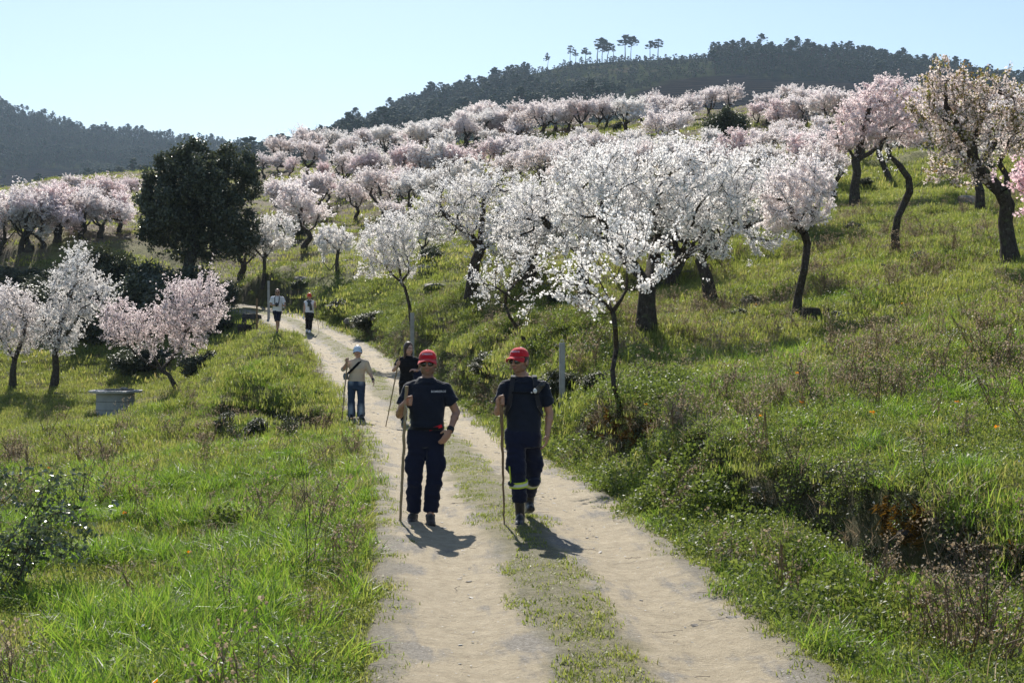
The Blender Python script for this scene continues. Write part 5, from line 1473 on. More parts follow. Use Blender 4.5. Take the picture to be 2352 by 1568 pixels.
# bramble arching in from the left edge
rb = np.random.default_rng(820)
g = ray_ground(20, 1370, 6)
bn = [np.array([0, 0, 0.])]; bp = [-1]; br = [.008]
for k in range(26):
    a = rb.uniform(-1.0, 1.3); L = rb.uniform(.3, .95); hh = rb.uniform(.3, .95); prev = 0; o_ = np.array([rb.uniform(-.6, .05), rb.uniform(-.3, .4), 0])
    bn.append(o_); bp.append(0); br.append(.006); prev = len(bn) - 1
    for s_ in range(1, 10):
        t = s_ / 9
        p = o_ + np.array([math.cos(a) * L * t, math.sin(a) * L * t * .8, hh * math.sin(t * 2.3) / .95]) + rb.normal(0, .012, 3)
        bn.append(p); bp.append(prev); prev = len(bn) - 1; br.append(.005 - .003 * t)
bn = np.array(bn); c = bn[rb.integers(10, len(bn), 3000)] + rb.normal(0, .04, (3000, 3))
M_BRAMBLE = leaf_mat("bramble_leaf", [(0, (.04, .06, .025)), (.6, (.09, .12, .05)), (1, (.16, .18, .09))], transl=.3, rough=.28, spec=1.0)
e = empty("bramble_bush", tuple(g), 0, "dark bramble with glossy sunlit leaves arching in at the left edge", "bush")
mobj("stems", tube_mesh(bn, np.array(bp), np.array(br), "stems", M_TWIG), parent=e)
mobj("foliage", flakes(c, .03, rb, "foliage", M_BRAMBLE, aspect=1.4), parent=e)
# ================================================================== PEOPLE
def cloth_mat(name, col, rough=0.85, weave=0.15, spec=0.15, sheen=0.0):
    m, nt, out = nmat(name)
    g = N(nt, "ShaderNodeTexCoord"); P = g.outputs["Object"]
    n1 = noise_tex(nt, P, 5, 4, .6); n2 = noise_tex(nt, P, 300, 2, .5)
    c = ramp(nt, n1, [(.3, [v * .8 for v in col]), (.7, [min(1, v * 1.2) for v in col])])
    p = N(nt, "ShaderNodeBsdfPrincipled", ins={"Roughness": rough, "Specular IOR Level": spec, "Sheen Weight": .25, "Sheen Roughness": .4}); nt.links.new(c, p.inputs["Base Color"])
    w = noise_tex(nt, P, 11, 3, .5)
    h = math_n(nt, 'ADD', w, math_n(nt, 'MULTIPLY', n2, weave))
    nt.links.new(bump(nt, h, .6, .02), p.inputs["Normal"]); nt.links.new(p.outputs[0], out.inputs[0])
    return m
def skin_material(name, col, beard=(0.10, 0.065, 0.05)):
    m, nt, out = nmat(name)
    g = N(nt, "ShaderNodeTexCoord"); n1 = noise_tex(nt, g.outputs["Object"], 25, 4, .6)
    c = ramp(nt, n1, [(.3, [v * .88 for v in col]), (.7, [v * 1.1 for v in col])])
    a = N(nt, "ShaderNodeAttribute", attribute_name="beard"); c = mixc(nt, a.outputs["Fac"], c, beard)
    b = N(nt, "ShaderNodeAttribute", attribute_name="lips"); c = mixc(nt, b.outputs["Fac"], c, (col[0] * .75, col[1] * .45, col[2] * .5))
    p = N(nt, "ShaderNodeBsdfPrincipled", ins={"Roughness": .5, "Specular IOR Level": .4, "Subsurface Weight": .08, "Subsurface Scale": .02})
    nt.links.new(c, p.inputs["Base Color"]); nt.links.new(p.outputs[0], out.inputs[0])
    return m
M_SKIN = skin_material("tanned_skin", (.42, .235, .16)); M_SKINF = skin_material("fair_skin", (.52, .32, .24))
M_NAVY = cloth_mat("navy_cotton", (.014, .018, .030)); M_NAVYT = cloth_mat("navy_trouser_cloth", (.012, .015, .034))
M_BLACK = cloth_mat("black_cloth", (.010, .010, .012)); M_RED = cloth_mat("red_cap_cloth", (.62, .02, .03), spec=.2)
M_ORANGER = cloth_mat("orange_red_cap_cloth", (.75, .07, .02)); M_WHITE = cloth_mat("white_cotton", (.72, .72, .74)); M_CREAM = cloth_mat("cream_knit", (.56, .46, .34))
M_LBLUE = cloth_mat("pale_blue_cap_cloth", (.62, .72, .82)); M_HAIR = cloth_mat("dark_brown_hair", (.06, .032, .02), rough=.5, spec=.4)
M_BOOT = cloth_mat("black_leather", (.014, .013, .012), rough=.45, spec=.5); M_BROWNSHOE = cloth_mat("dusty_dark_leather", (.04, .032, .026), rough=.6, spec=.3)
M_GLASS = simple_mat("dark_lens", (.006, .006, .008), .08, spec=.8); M_PLASTIC = simple_mat("black_plastic", (.015, .015, .016), .35, spec=.5)
M_YELLOW = simple_mat("fluorescent_yellow_tape", (.55, .68, .06), .6); M_SILVER = simple_mat("silver_reflective_tape", (.60, .62, .62), .35, spec=.6)
M_STRAP = cloth_mat("grey_strap", (.03, .03, .034)); M_WOOD = simple_mat("cane_wood", (.30, .22, .125), .55, scale=14, var=.3)
M_DARKWOOD = simple_mat("brown_stick_wood", (.20, .125, .065), .6, scale=14, var=.35); M_LETTER = simple_mat("pale_print", (.62, .62, .66), .7, var=.05)
M_SCARF = cloth_mat("grey_green_scarf", (.06, .075, .075)); M_BOTTLE = simple_mat("clear_plastic", (.65, .72, .78), .15, spec=.8)
M_STEEL = simple_mat("steel", (.5, .5, .5), .3, metal=.8); M_BAG = cloth_mat("grey_shoulder_bag", (.20, .21, .21)); M_CORD = simple_mat("white_cord", (.7, .7, .66), .8)
def jeans_mat():
    m, nt, out = nmat("faded_jeans")
    g = N(nt, "ShaderNodeTexCoord"); P = g.outputs["Object"]; s = N(nt, "ShaderNodeSeparateXYZ"); nt.links.new(P, s.inputs[0])
    n1 = noise_tex(nt, P, 4, 4, .6)
    # worn thighs and shins, front only
    ax = math_n(nt, 'ABSOLUTE', math_n(nt, 'SUBTRACT', math_n(nt, 'ABSOLUTE', s.outputs[0]), .105))
    f = N(nt, "ShaderNodeMapRange", ins={1: .075, 2: .01, 3: 0, 4: 1}); nt.links.new(ax, f.inputs[0])
    zf = math_n(nt, 'SINE', math_n(nt, 'MULTIPLY', math_n(nt, 'SUBTRACT', s.outputs[2], .02), 9.5)); zf = math_n(nt, 'MAXIMUM', zf, 0.0)
    w = math_n(nt, 'MULTIPLY', math_n(nt, 'MULTIPLY', f.outputs[0], zf), math_n(nt, 'ADD', n1, .35), True)
    c = mixc(nt, w, (.035, .055, .095), (.34, .41, .48))
    p = N(nt, "ShaderNodeBsdfPrincipled", ins={"Roughness": .9, "Specular IOR Level": .1}); nt.links.new(c, p.inputs["Base Color"])
    nt.links.new(bump(nt, noise_tex(nt, P, 14, 3, .5), .6, .02), p.inputs["Normal"]); nt.links.new(p.outputs[0], out.inputs[0])
    return m
M_JEANS = jeans_mat()

class Shape:
    """collects closed solids that are fused into one continuous skin"""
    def __init__(self): self.bm = bmesh.new()
    def ell(self, c, r, rot=None, M=None):
        m = Matrix.Translation(Vector(c)) @ (rot.to_4x4() if rot is not None else Matrix()) @ Matrix.Diagonal((*r, 1))
        if M is not None: m = M @ m
        bmesh.ops.create_icosphere(self.bm, subdivisions=3, radius=1, matrix=m)
    def cone(self, a, b, ra, rb, round_a=True, round_b=True, flat=1.0, M=None):
        a = Vector(a); b = Vector(b); 
        if M is not None: a = M @ a; b = M @ b
        d = b - a; L = d.length
        q = d.to_track_quat('Z', 'Y').to_matrix().to_4x4()
        bmesh.ops.create_cone(self.bm, cap_ends=True, segments=20, radius1=ra, radius2=rb, depth=L, matrix=Matrix.Translation((a + b) / 2) @ q)
        if round_a: bmesh.ops.create_icosphere(self.bm, subdivisions=2, radius=ra, matrix=Matrix.Translation(a))
        if round_b: bmesh.ops.create_icosphere(self.bm, subdivisions=2, radius=rb, matrix=Matrix.Translation(b))
    def chain(self, pts, rad, M=None):
        for i in range(len(pts) - 1): self.cone(pts[i], pts[i + 1], rad[i], rad[i + 1], M=M)
    def loft(self, rings, n=28, power=2.3):
        """rings: (cx,cy,cz,rx,ry[,tiltx]) superellipse sections, bottom to top, closed"""
        vs = []
        for r in rings:
            row = []
            for k in range(n):
                a = 2 * math.pi * k / n; ca, sa = math.cos(a), math.sin(a)
                x = r[3] * math.copysign(abs(ca) ** (2 / power), ca); y = r[4] * math.copysign(abs(sa) ** (2 / power), sa)
                row.append(self.bm.verts.new((r[0] + x, r[1] + y, r[2] + (x * r[5] if len(r) > 5 else 0))))
            vs.append(row)
        for i in range(len(vs) - 1):
            for k in range(n): self.bm.faces.new((vs[i][k], vs[i][(k + 1) % n], vs[i + 1][(k + 1) % n], vs[i + 1][k]))
        self.bm.faces.new(list(reversed(vs[0]))); self.bm.faces.new(vs[-1])
    def box(self, c, s, rot=None, M=None):
        m = Matrix.Translation(Vector(c)) @ (rot.to_4x4() if rot is not None else Matrix()) @ Matrix.Diagonal((*s, 1))
        if M is not None: m = M @ m
        bmesh.ops.create_cube(self.bm, size=1, matrix=m)
    def fuse(self, name, voxel, smooth=4, fold=0.0, foldscale=(9, 9, 5), clampz=None):
        bmesh.ops.recalc_face_normals(self.bm, faces=self.bm.faces)
        me = bpy.data.meshes.new(name); self.bm.to_mesh(me); self.bm.free()
        ob = bpy.data.objects.new(name, me); COL.objects.link(ob)
        md = ob.modifiers.new("r", 'REMESH'); md.mode = 'VOXEL'; md.voxel_size = voxel; md.adaptivity = 0
        if smooth:
            ms = ob.modifiers.new("s", 'SMOOTH'); ms.factor = .5; ms.iterations = smooth
        dg = bpy.context.evaluated_depsgraph_get(); ev = ob.evaluated_get(dg)
        m2 = bpy.data.meshes.new_from_object(ev, depsgraph=dg); m2.name = name
        bpy.data.objects.remove(ob); bpy.data.meshes.remove(me)
        n = len(m2.vertices); co = np.empty(n * 3, np.float32); m2.vertices.foreach_get("co", co); co = co.reshape(-1, 3)
        if fold:
            no = np.empty(n * 3, np.float32); m2.vertices.foreach_get("normal", no); no = no.reshape(-1, 3)
            f = fbm(co[:, 0] * foldscale[0] + co[:, 2] * foldscale[2] * .8, co[:, 2] * foldscale[2] - co[:, 0] * 3 + co[:, 1] * foldscale[1], 5, 3)
            f2 = 1 - np.abs(fbm(co[:, 0] * 7 + co[:, 2] * 9, co[:, 2] * 14 + co[:, 1] * 6, 15, 2)) * 3
            co = co + no * (fold * (f * .8 + .35 * f2))[:, None]
        if clampz is not None: co[:, 2] = np.maximum(co[:, 2], clampz)
        m2.vertices.foreach_set("co", co.ravel()); m2.update()
        m2.polygons.foreach_set("use_smooth", np.ones(len(m2.polygons), bool))
        return m2, co

def grip_hand(S, wrist, stick_p, stick_d, side, rs=.015, sc=1.0):
    """palm beside the stick, four fingers and a thumb closed round it. side: direction from stick to palm"""
    d = Vector(stick_d).normalized(); p = Vector(stick_p); s = Vector(side); s = (s - d * s.dot(d)).normalized(); t = d.cross(s)
    pc = p + s * (rs + .022 * sc)
    S.ell(pc, (.026 * sc, .026 * sc, .043 * sc), Matrix((t, s, d)).transposed())
    S.cone(wrist, pc, .026 * sc, .026 * sc)
    R = rs + .0085 * sc
    for k, hgt in enumerate((.034, .0125, -.0095, -.031)):
        base = p + d * hgt * sc; pts = []
        for j in range(6):
            a = math.radians(-38 - j * (44 if k else 42)); pts.append(base + (s * math.cos(a) + t * math.sin(a)) * R + d * (.002 * j))
        rr = (.0098, .0096, .0095, .0085)[k] * sc
        S.chain([pc + d * hgt * .8 * sc + t * -.008] + pts, [rr * 1.15] + [rr] * 4 + [rr * .92, rr * .85])
    pts = []
    for j in range(4):
        a = math.radians(45 + j * 42); pts.append(p + d * (.045 + .006 * j) * sc + (s * math.cos(a) + t * math.sin(a)) * (R + .002))
    S.chain([pc + d * .01 + t * .012] + pts, [.014 * sc, .0125 * sc, .0115 * sc, .0105 * sc, .0095 * sc])

def loose_hand(S, wrist, d, palm_n, thumb, sc=1.0, curl=22):
    """relaxed hand: d along the hand, palm_n out of the palm, thumb the side the thumb is on"""
    d = Vector(d).normalized(); n = Vector(palm_n); n = (n - d * n.dot(d)).normalized(); t = d.cross(n)
    if t.dot(Vector(thumb)) < 0: t = -t
    w = Vector(wrist); pc = w + d * .052 * sc
    S.ell(pc, (.040 * sc, .017 * sc, .054 * sc), Matrix((t, n, d)).transposed())
    S.cone(w - d * .01, w + d * .03 * sc, .025 * sc, .026 * sc)
    for k, (o, L) in enumerate(((.029, .072), (.010, .080), (-.010, .074), (-.028, .058))):
        p = pc + d * .040 * sc + t * o * sc; dd = d.copy(); pts = [p - d * .02]; a = math.radians(curl * (.8 + .12 * k))
        for f in (.45, .32, .26):
            rot = Matrix.Rotation(a, 3, t) if True else None
            dd = (dd * math.cos(a) + n * math.sin(a)).normalized(); n2 = n
            p = p + dd * L * f * sc; pts.append(p.copy())
            n = (n * math.cos(a) - dd * math.sin(a) * 0 ).normalized()
        rr = (.0095, .0098, .0094, .0082)[k] * sc
        S.chain(pts, [rr * 1.1, rr, rr * .93, rr * .82])
    p = pc - d * .028 * sc + t * .030 * sc; q = p + (d * .55 + t * .62 + n * .45).normalized() * .036 * sc; r = q + (d * .85 + t * .15 + n * .4).normalized() * .03 * sc
    S.chain([p, q, r], [.015 * sc, .012 * sc, .0095 * sc])

def text_mesh(txt, size):
    cu = bpy.data.curves.new("lettering", 'FONT'); cu.body = txt; cu.size = size; cu.align_x = 'CENTER'; cu.align_y = 'CENTER'; cu.resolution_u = 2; cu.offset = size * .015
    ob = bpy.data.objects.new("lettering", cu); COL.objects.link(ob)
    dg = bpy.context.evaluated_depsgraph_get(); me = bpy.data.meshes.new_from_object(ob.evaluated_get(dg)); bpy.data.objects.remove(ob)
    return me

def cap_on(parent, M, col, text=None, brim=.066, r=(.086, .106, .086), zc=.150, textmat=None):
    """baseball cap in head space: z from the chin, face towards -y"""
    bm = bmesh.new(); n = 24; rows = 8; base = []
    vs = []
    for i in range(rows + 1):
        t = i / rows * math.pi / 2; row = []
        for k in range(n):
            a = 2 * math.pi * k / n
            rr = math.cos(t) ** .8 if i < rows else 0.02
            seam = 1 - .012 * (abs(math.cos(3 * a)) < .15)
            row.append(bm.verts.new((math.sin(a) * r[0] * rr * seam, -math.cos(a) * r[1] * rr * seam, zc + r[2] * math.sin(t))))
        vs.append(row)
    for i in range(rows):
        for k in range(n): bm.faces.new((vs[i][k], vs[i][(k + 1) % n], vs[i + 1][(k + 1) % n], vs[i + 1][k]))
    bm.faces.new(vs[-1])
    bmesh.ops.create_icosphere(bm, subdivisions=1, radius=.008, matrix=Matrix.Translation((0, 0, zc + r[2])))
    me = bpy.data.meshes.new("cap"); bm.to_mesh(me); bm.free(); me.transform(M); me.materials.append(col)
    me.polygons.foreach_set("use_smooth", np.ones(len(me.polygons), bool))
    so = mobj("cap", me, parent=parent)
    bm = bmesh.new(); g = []
    for layer in (0, -.005):
        gr = []
        for i in range(8):
            t = i / 7; row = []
            for k in range(15):
                a = math.radians(-72 + 144 * k / 14)
                ext = brim * max(0, math.cos(a)) ** .6
                x = math.sin(a) * (r[0] * .98 + ext * t * .35); y = -math.cos(a) * r[1] * .96 - ext * t
                z = zc + .004 + layer - .010 * t - .16 * x * x / r[0] * (1 + .9 * t) * 1.2 - t * t * .008
                row.append(bm.verts.new((x, y, z)))
            gr.append(row)
        g.append(gr)
    for L in (0, 1):
        for i in range(7):
            for k in range(14):
                f = (g[L][i][k], g[L][i][k + 1], g[L][i + 1][k + 1], g[L][i + 1][k]); bm.faces.new(f if L else f[::-1])
    for k in range(14): bm.faces.new((g[0][7][k], g[0][7][k + 1], g[1][7][k + 1], g[1][7][k]))
    for i in range(7):
        for k in (0, 14): bm.faces.new((g[0][i][k], g[0][i + 1][k], g[1][i + 1][k], g[1][i][k]))
    bmesh.ops.recalc_face_normals(bm, faces=bm.faces)
    me = bpy.data.meshes.new("cap_brim"); bm.to_mesh(me); bm.free(); me.transform(M); me.materials.append(col)
    me.polygons.foreach_set("use_smooth", np.ones(len(me.polygons), bool)); mobj("brim", me, parent=so)
    if text:
        tm = text_mesh(text, .021); tm.materials.append(textmat or M_LETTER)
        for v in tm.vertices:
            a = v.co.x / (r[0] * .97); zz = v.co.y + .047; t = math.asin(min(.99, zz / r[2])); rr = math.cos(t) ** .8 + .025
            v.co = Vector((math.sin(a) * r[0] * rr, -math.cos(a) * r[1] * rr, zc + zz))
        tm.transform(M); mobj("lettering", tm, parent=so)
    return so

def glasses(parent, M, dark=True, z=.104):
    bm = bmesh.new()
    for sx in (-1, 1):
        bmesh.ops.create_icosphere(bm, subdivisions=2, radius=1, matrix=M @ Matrix.Translation((sx * .032, -.094, z)) @ Matrix.Rotation(sx * .22, 4, 'Z') @ Matrix.Diagonal((.030, .0065, .024, 1)))
    me = bpy.data.meshes.new("lenses"); bm.to_mesh(me); bm.free(); me.materials.append(M_GLASS)
    bm = bmesh.new()
    for a, b in (((-.012, -.1, z + .006), (.012, -.1, z + .006)), ((-.056, -.086, z + .008), (-.081, .0, z + .004)), ((.056, -.086, z + .008), (.081, .0, z + .004)), ((-.058, -.088, z + .014), (-.008, -.1, z + .016)), ((.058, -.088, z + .014), (.008, -.1, z + .016))):
        a = M @ Vector(a); b = M @ Vector(b); d = b - a
        bmesh.ops.create_cone(bm, cap_ends=True, segments=6, radius1=.0035, radius2=.0035, depth=d.length, matrix=Matrix.Translation((a + b) / 2) @ d.to_track_quat('Z', 'Y').to_matrix().to_4x4())
    m2 = bpy.data.meshes.new("frame"); bm.to_mesh(m2); bm.free(); m2.materials.append(M_PLASTIC)
    f = mobj("sunglasses" if dark else "glasses", m2, parent=parent); 
    if dark: mobj("lenses", me, parent=f)

def head_shapes(S, M, female=False, hair=False):
    k = .94 if female else 1.0
    S.ell((0, .004, .135 * k), (.075 * k, .097 * k, .102 * k), M=M)
    S.ell((0, -.030, .085 * k), (.060 * k, .064 * k, .075 * k), M=M)
    S.ell((0, -.034, .038 * k), (.043 * k, .050 * k, .036 * k), M=M)
    S.ell((0, -.058, .020 * k), (.022, .024, .018), M=M)
    for sx in (-1, 1):
        S.ell((sx * .050 * k, -.002, .048 * k), (.016, .035, .036), M=M)         # jaw corner
        S.ell((sx * .034, -.072, .078 * k), (.020, .018, .020), M=M)            # cheek
        S.ell((sx * .079 * k, .008, .095 * k), (.010, .019, .033), Matrix.Rotation(-.25, 3, 'X'), M=M)  # ear
        S.ell((sx * .081 * k, .014, .072 * k), (.008, .010, .012), M=M)
    S.cone((0, -.094, .118 * k), (0, -.112, .078 * k), .009, .0145, M=M)         # nose
    for sx in (-1, 1): S.ell((sx * .012, -.102, .076 * k), (.009, .011, .008), M=M)
    S.ell((0, -.090, .050 * k), (.024, .010, .0055), M=M); S.ell((0, -.087, .041 * k), (.021, .011, .006), M=M)   # lips
    S.ell((0, -.086, .130 * k), (.050, .014, .010), M=M)                        # brow

def build_person(name_label, origin, scale, J, group=None):
    e = empty("person", origin, J.get("rz", 0), name_label, "person", group); e.scale = (scale,) * 3
    H = Matrix.Translation(Vector(J["chin"])) @ Matrix.Rotation(J.get("yaw", 0), 4, 'Z') @ Matrix.Rotation(J.get("pitch", 0), 4, 'X') @ Matrix.Rotation(J.get("roll", 0), 4, 'Y') @ Matrix.Scale(J.get("head", 1.07), 4)
    vox = J.get("voxel", .0063); fem = J.get("female", False)
    # ---- body
    S = Shape(); head_shapes(S, H, fem)
    ch = Vector(J["chin"]); nb = Vector(J["neck"]); nr = .046 if fem else .056
    S.cone(nb, ch + Vector((0, .035, .02)), nr * 1.08, nr)
    tr = J["torso"]
    S.loft([(a, b, c, rx * .93, ry * .9, *r) for (a, b, c, rx, ry, *r) in tr])
    S.cone((nb.x, nb.y, nb.z + .01), (nb.x, nb.y, nb.z - .08), nr * 1.1, nr * 1.5)
    arms = J["arms"]; sc = .9 if fem else 1.0
    for A in arms:
        sh, el, wr = [Vector(p) for p in A["pts"]]
        S.cone(sh, el, .050 * sc, .040 * sc); S.cone(el, wr, .041 * sc, .027 * sc)
        mid = el.lerp(wr, .28); S.ell(mid, (.043 * sc,) * 3)
        bi = sh.lerp(el, .5); S.ell(bi, (.049 * sc, .05 * sc, .07 * sc))
        if A["grip"]: grip_hand(S, wr, A["grip"][0], A["grip"][1], A["grip"][2], A.get("rs", .015), sc)
        else: loose_hand(S, wr, A["dir"], A["palm"], A["thumb"], sc, A.get("curl", 22))
    for L in J["legs"]:
        hp, kn, an = [Vector(p) for p in L["pts"]]
        bare = bool(J["trousers"].get("shorts")); u_ = 1.0 if bare else .66
        S.cone(hp, kn, .080 * u_, .054 * u_); S.cone(kn, an, .050 * u_, .036); S.ell(kn.lerp(an, .28) + Vector((0, .015, 0)), (.052 * u_, .055 * u_, .085))
        S.cone(an, an + Vector(L.get("toe", (0, -.09, -.055))), .030, .020)
    me, co = S.fuse("body", vox, smooth=J.get("smooth", 3)); me.materials.append(J.get("skin", M_SKIN))
    # beard and lips as colour of the skin itself
    Hi = np.array(H.inverted()); loc = co @ Hi[:3, :3].T + Hi[:3, 3]
    inhead = (np.abs(loc[:, 0]) < .09) & (np.abs(loc[:, 1]) < .13) & (loc[:, 2] > -.03)
    jaw = inhead * (loc[:, 1] < .02) * sstep(.080, .060, loc[:, 2] + .25 * np.maximum(0, np.abs(loc[:, 0]) - .035) * -1) * J.get("beard", 0.0)
    lips = inhead * (loc[:, 1] < -.088) * (np.abs(loc[:, 2] - .046) < .011) * (np.abs(loc[:, 0]) < .024)
    hairm = inhead * 1.0
    add_attr(me, "beard", np.where(lips > 0, 0, jaw)); add_attr(me, "lips", lips.astype(float) * .7)
    mobj("body", me, parent=e)
    # ---- hair
    if J.get("hair"):
        S = Shape()
        if J["hair"] == "short":
            S.ell((0, .018, .140), (.081, .094, .098), M=H); S.ell((0, .05, .09), (.068, .055, .06), M=H)
            for sx in (-1, 1): S.ell((sx * .073, .005, .125), (.010, .03, .035), M=H)
        elif J["hair"] == "bob":
            S.ell((0, .022, .132), (.083, .092, .098), M=H); S.ell((0, .055, .08), (.072, .050, .07), M=H)
            for sx in (-1, 1): S.ell((sx * .076, .01, .105), (.014, .035, .055), M=H)
        else:
            S.ell((0, .018, .138), (.083, .100, .100), M=H); S.cone((0, .055, .12), (.0, .075, -.10), .078, .060, M=H)
            S.cone((-.068, .0, .13), (-.085, .02, -.14), .028, .024, M=H); S.cone((.068, .02, .13), (.08, .04, -.08), .024, .02, M=H)
        hm, _ = S.fuse("hair", .008, 2, fold=.004, foldscale=(30, 30, 6)); hm.materials.append(M_HAIR); mobj("hair", hm, parent=e)
    # ---- shirt
    sm = J["shirt"]
    S = Shape(); S.loft([(a, b, c, rx, ry, *r) for (a, b, c, rx, ry, *r) in tr])
    S.cone((nb.x, nb.y, nb.z - .045), (nb.x, nb.y, nb.z - .008), nr * 2.0, nr * 1.32, round_a=False, round_b=False)
    for A in arms:
        sh, el, wr = [Vector(p) for p in A["pts"]]; f = A.get("sleeve", .7)
        if f <= 0: continue
        sr = A.get("sleeve_r", (.072, .070))
        tgt = sh.lerp(el, min(f, 1))
        S.cone(sh, tgt, sr[0], sr[1], round_b=f > 1)
        S.cone((nb.x + (sh.x - nb.x) * .35, nb.y, nb.z - .045), sh, .045, sr[0] * .9)
        if f > 1: S.cone(el, el.lerp(wr, f - 1), sr[1], sr[1] * .85, round_b=False)
    me, _ = S.fuse("shirt", .009, 2, fold=J.get("fold", .016)); me.materials.append(sm)
    sh_o = mobj(J.get("shirt_name", "shirt"), me, parent=e)
    # ---- trousers
    T = J["trousers"]; S = Shape()
    S.loft(T["hip"])
    cuffs = []
    for L in J["legs"]:
        hp, kn, an = [Vector(p) for p in L["pts"]]; r = T["r"]
        if T.get("shorts"):
            S.cone(hp, hp.lerp(kn, T["shorts"]), r[0], r[1], round_b=False)
        else:
            end = kn.lerp(an, T.get("len", .95)); S.cone(hp, kn, r[0], r[1]); S.cone(kn, end, r[1], r[2], round_b=False)
            cuffs.append((kn, end, r))
            if T.get("cargo"):
                sx = math.copysign(1, hp.x - tr[0][0]); m_ = hp.lerp(kn, .74)
                S.ell((m_.x + sx * r[1] * .80, m_.y - .01, m_.z), (.048, .066, .10))
                S.ell((m_.x + sx * r[1] * .2, m_.y - .02, m_.z - .19), (.07, .075, .05))
    me, _ = S.fuse("trousers", .009, 2, fold=T.get("fold", .021), foldscale=(7, 7, 8)); me.materials.append(T["mat"])
    tro = mobj("shorts" if T.get("shorts") else ("jeans" if T["mat"] is M_JEANS else "trousers"), me, parent=e)
    # ---- shoes
    for L in J["legs"]:
        an = Vector(L["pts"][2]); S = Shape(); z0 = L.get("ground", 0.0); yw = L.get("turn", 0); pt = L.get("heel_up", 0)
        Mf = Matrix.Translation((an.x, an.y, z0)) @ Matrix.Rotation(yw, 4, 'Z') @ Matrix.Rotation(pt, 4, 'X')
        S.ell((0, .035, .045), (.038, .045, .045), M=Mf); S.ell((0, -.09, .032), (.048, .110, .042), M=Mf); S.ell((0, -.05, .062), (.046, .085, .056), M=Mf)
        S.box((0, -.06, .012), (.082, .245, .024), M=Mf); S.ell((0, -.155, .024), (.043, .045, .026), M=Mf)
        top = L.get("boot", .10); S.cone(Mf @ Vector((0, .02, .05)), an.lerp(Vector(L["pts"][1]), max(0, (top - .1)) / .4) + Vector((0, .005, 0)), .045, .052, round_b=False)
        me, _ = S.fuse("shoe", .008, 2); me.materials.append(J.get("shoes", M_BOOT)); mobj("boot" if top > .15 else "shoe", me, parent=e)
    return e, H, sh_o, tro, cuffs

def ring(parent, name, a, b, ra, rb, mat, n=28, th=.003):
    """band that goes round a sleeve or trouser leg"""
    a = Vector(a); b = Vector(b); d = b - a; q = Matrix.Translation(a) @ d.to_track_quat('Z', 'Y').to_matrix().to_4x4(); L = d.length
    bm = bmesh.new(); rows = []
    for (z, r) in ((0, ra), (0, ra + th), (L, rb + th), (L, rb)):
        rows.append([bm.verts.new(q @ Vector((r * math.cos(2 * math.pi * k / n), r * math.sin(2 * math.pi * k / n), z))) for k in range(n)])
    for i in range(4):
        for k in range(n): bm.faces.new((rows[i][k], rows[i][(k + 1) % n], rows[(i + 1) % 4][(k + 1) % n], rows[(i + 1) % 4][k]))
    bmesh.ops.recalc_face_normals(bm, faces=bm.faces)
    me = bpy.data.meshes.new(name); bm.to_mesh(me); bm.free(); me.materials.append(mat)
    return mobj(name, me, parent=parent)

def strap(parent, name, pts, w, mat, th=.006, nrm=(0, -1, 0)):
    """flat band along points"""
    P = [Vector(p) for p in pts]; bm = bmesh.new(); rows = []
    for i, p in enumerate(P):
        d = (P[min(i + 1, len(P) - 1)] - P[max(i - 1, 0)]).normalized(); nn = Vector(nrm) if not isinstance(nrm, list) else Vector(nrm[i]); s = d.cross(nn).normalized() * w / 2; o = nn.normalized() * th / 2
        rows.append([bm.verts.new(p - s - o), bm.verts.new(p + s - o), bm.verts.new(p + s + o), bm.verts.new(p - s + o)])
    for i in range(len(rows) - 1):
        for k in range(4): bm.faces.new((rows[i][k], rows[i][(k + 1) % 4], rows[i + 1][(k + 1) % 4], rows[i + 1][k]))
    bm.faces.new(rows[0]); bm.faces.new(rows[-1][::-1]); bmesh.ops.recalc_face_normals(bm, faces=bm.faces)
    me = bpy.data.meshes.new(name); bm.to_mesh(me); bm.free(); me.materials.append(mat); return mobj(name, me, parent=parent)

def stick(label, a, b, r0, r1, mat, seed=1, cord=None):
    a = np.array(a, float); b = np.array(b, float); r_ = np.random.default_rng(seed); n = 26
    pts = np.array([a + (b - a) * t for t in np.linspace(0, 1, n)]); pts[1:-1] += r_.normal(0, .0022, (n - 2, 3))
    rad = np.linspace(r0, r1, n) * (1 + .10 * (np.arange(n) % 5 == 0))
    # one closed tube, top to tip
    me = bpy.data.meshes.new("walking_stick"); vs = []; fs = []; S = 10
    for i in range(n):
        for k in range(S): an = 2 * math.pi * k / S; vs.append((pts[i][0] + math.cos(an) * rad[i], pts[i][1] + math.sin(an) * rad[i], pts[i][2]))
    for i in range(n - 1):
        for k in range(S): fs.append((i * S + k, i * S + (k + 1) % S, (i + 1) * S + (k + 1) % S, (i + 1) * S + k))
    fs.append(tuple(range(S))); fs.append(tuple((n - 1) * S + k for k in range(S))[::-1])
    o0 = Vector(b); me.from_pydata([tuple(Vector(v) - o0) for v in vs], [], fs); me.materials.append(mat)
    o = mobj("walking_stick", me, loc=o0)
    tag(o, label, "walking stick")
    if cord:
        lp = [Vector(p) - o0 for p in cord]; nd = np.array([tuple(p) for p in lp])
        mobj("cord_loop", tube_mesh(nd, np.arange(-1, len(nd) - 1), np.full(len(nd), .0022), "cord_loop", M_CORD), parent=o)
    return o

def stand(px, py, y0=8):
    return ray_ground(px, py, y0)
def to_world(origin, scale, p): return (origin[0] + p[0] * scale, origin[1] + p[1] * scale, origin[2] + p[2] * scale)

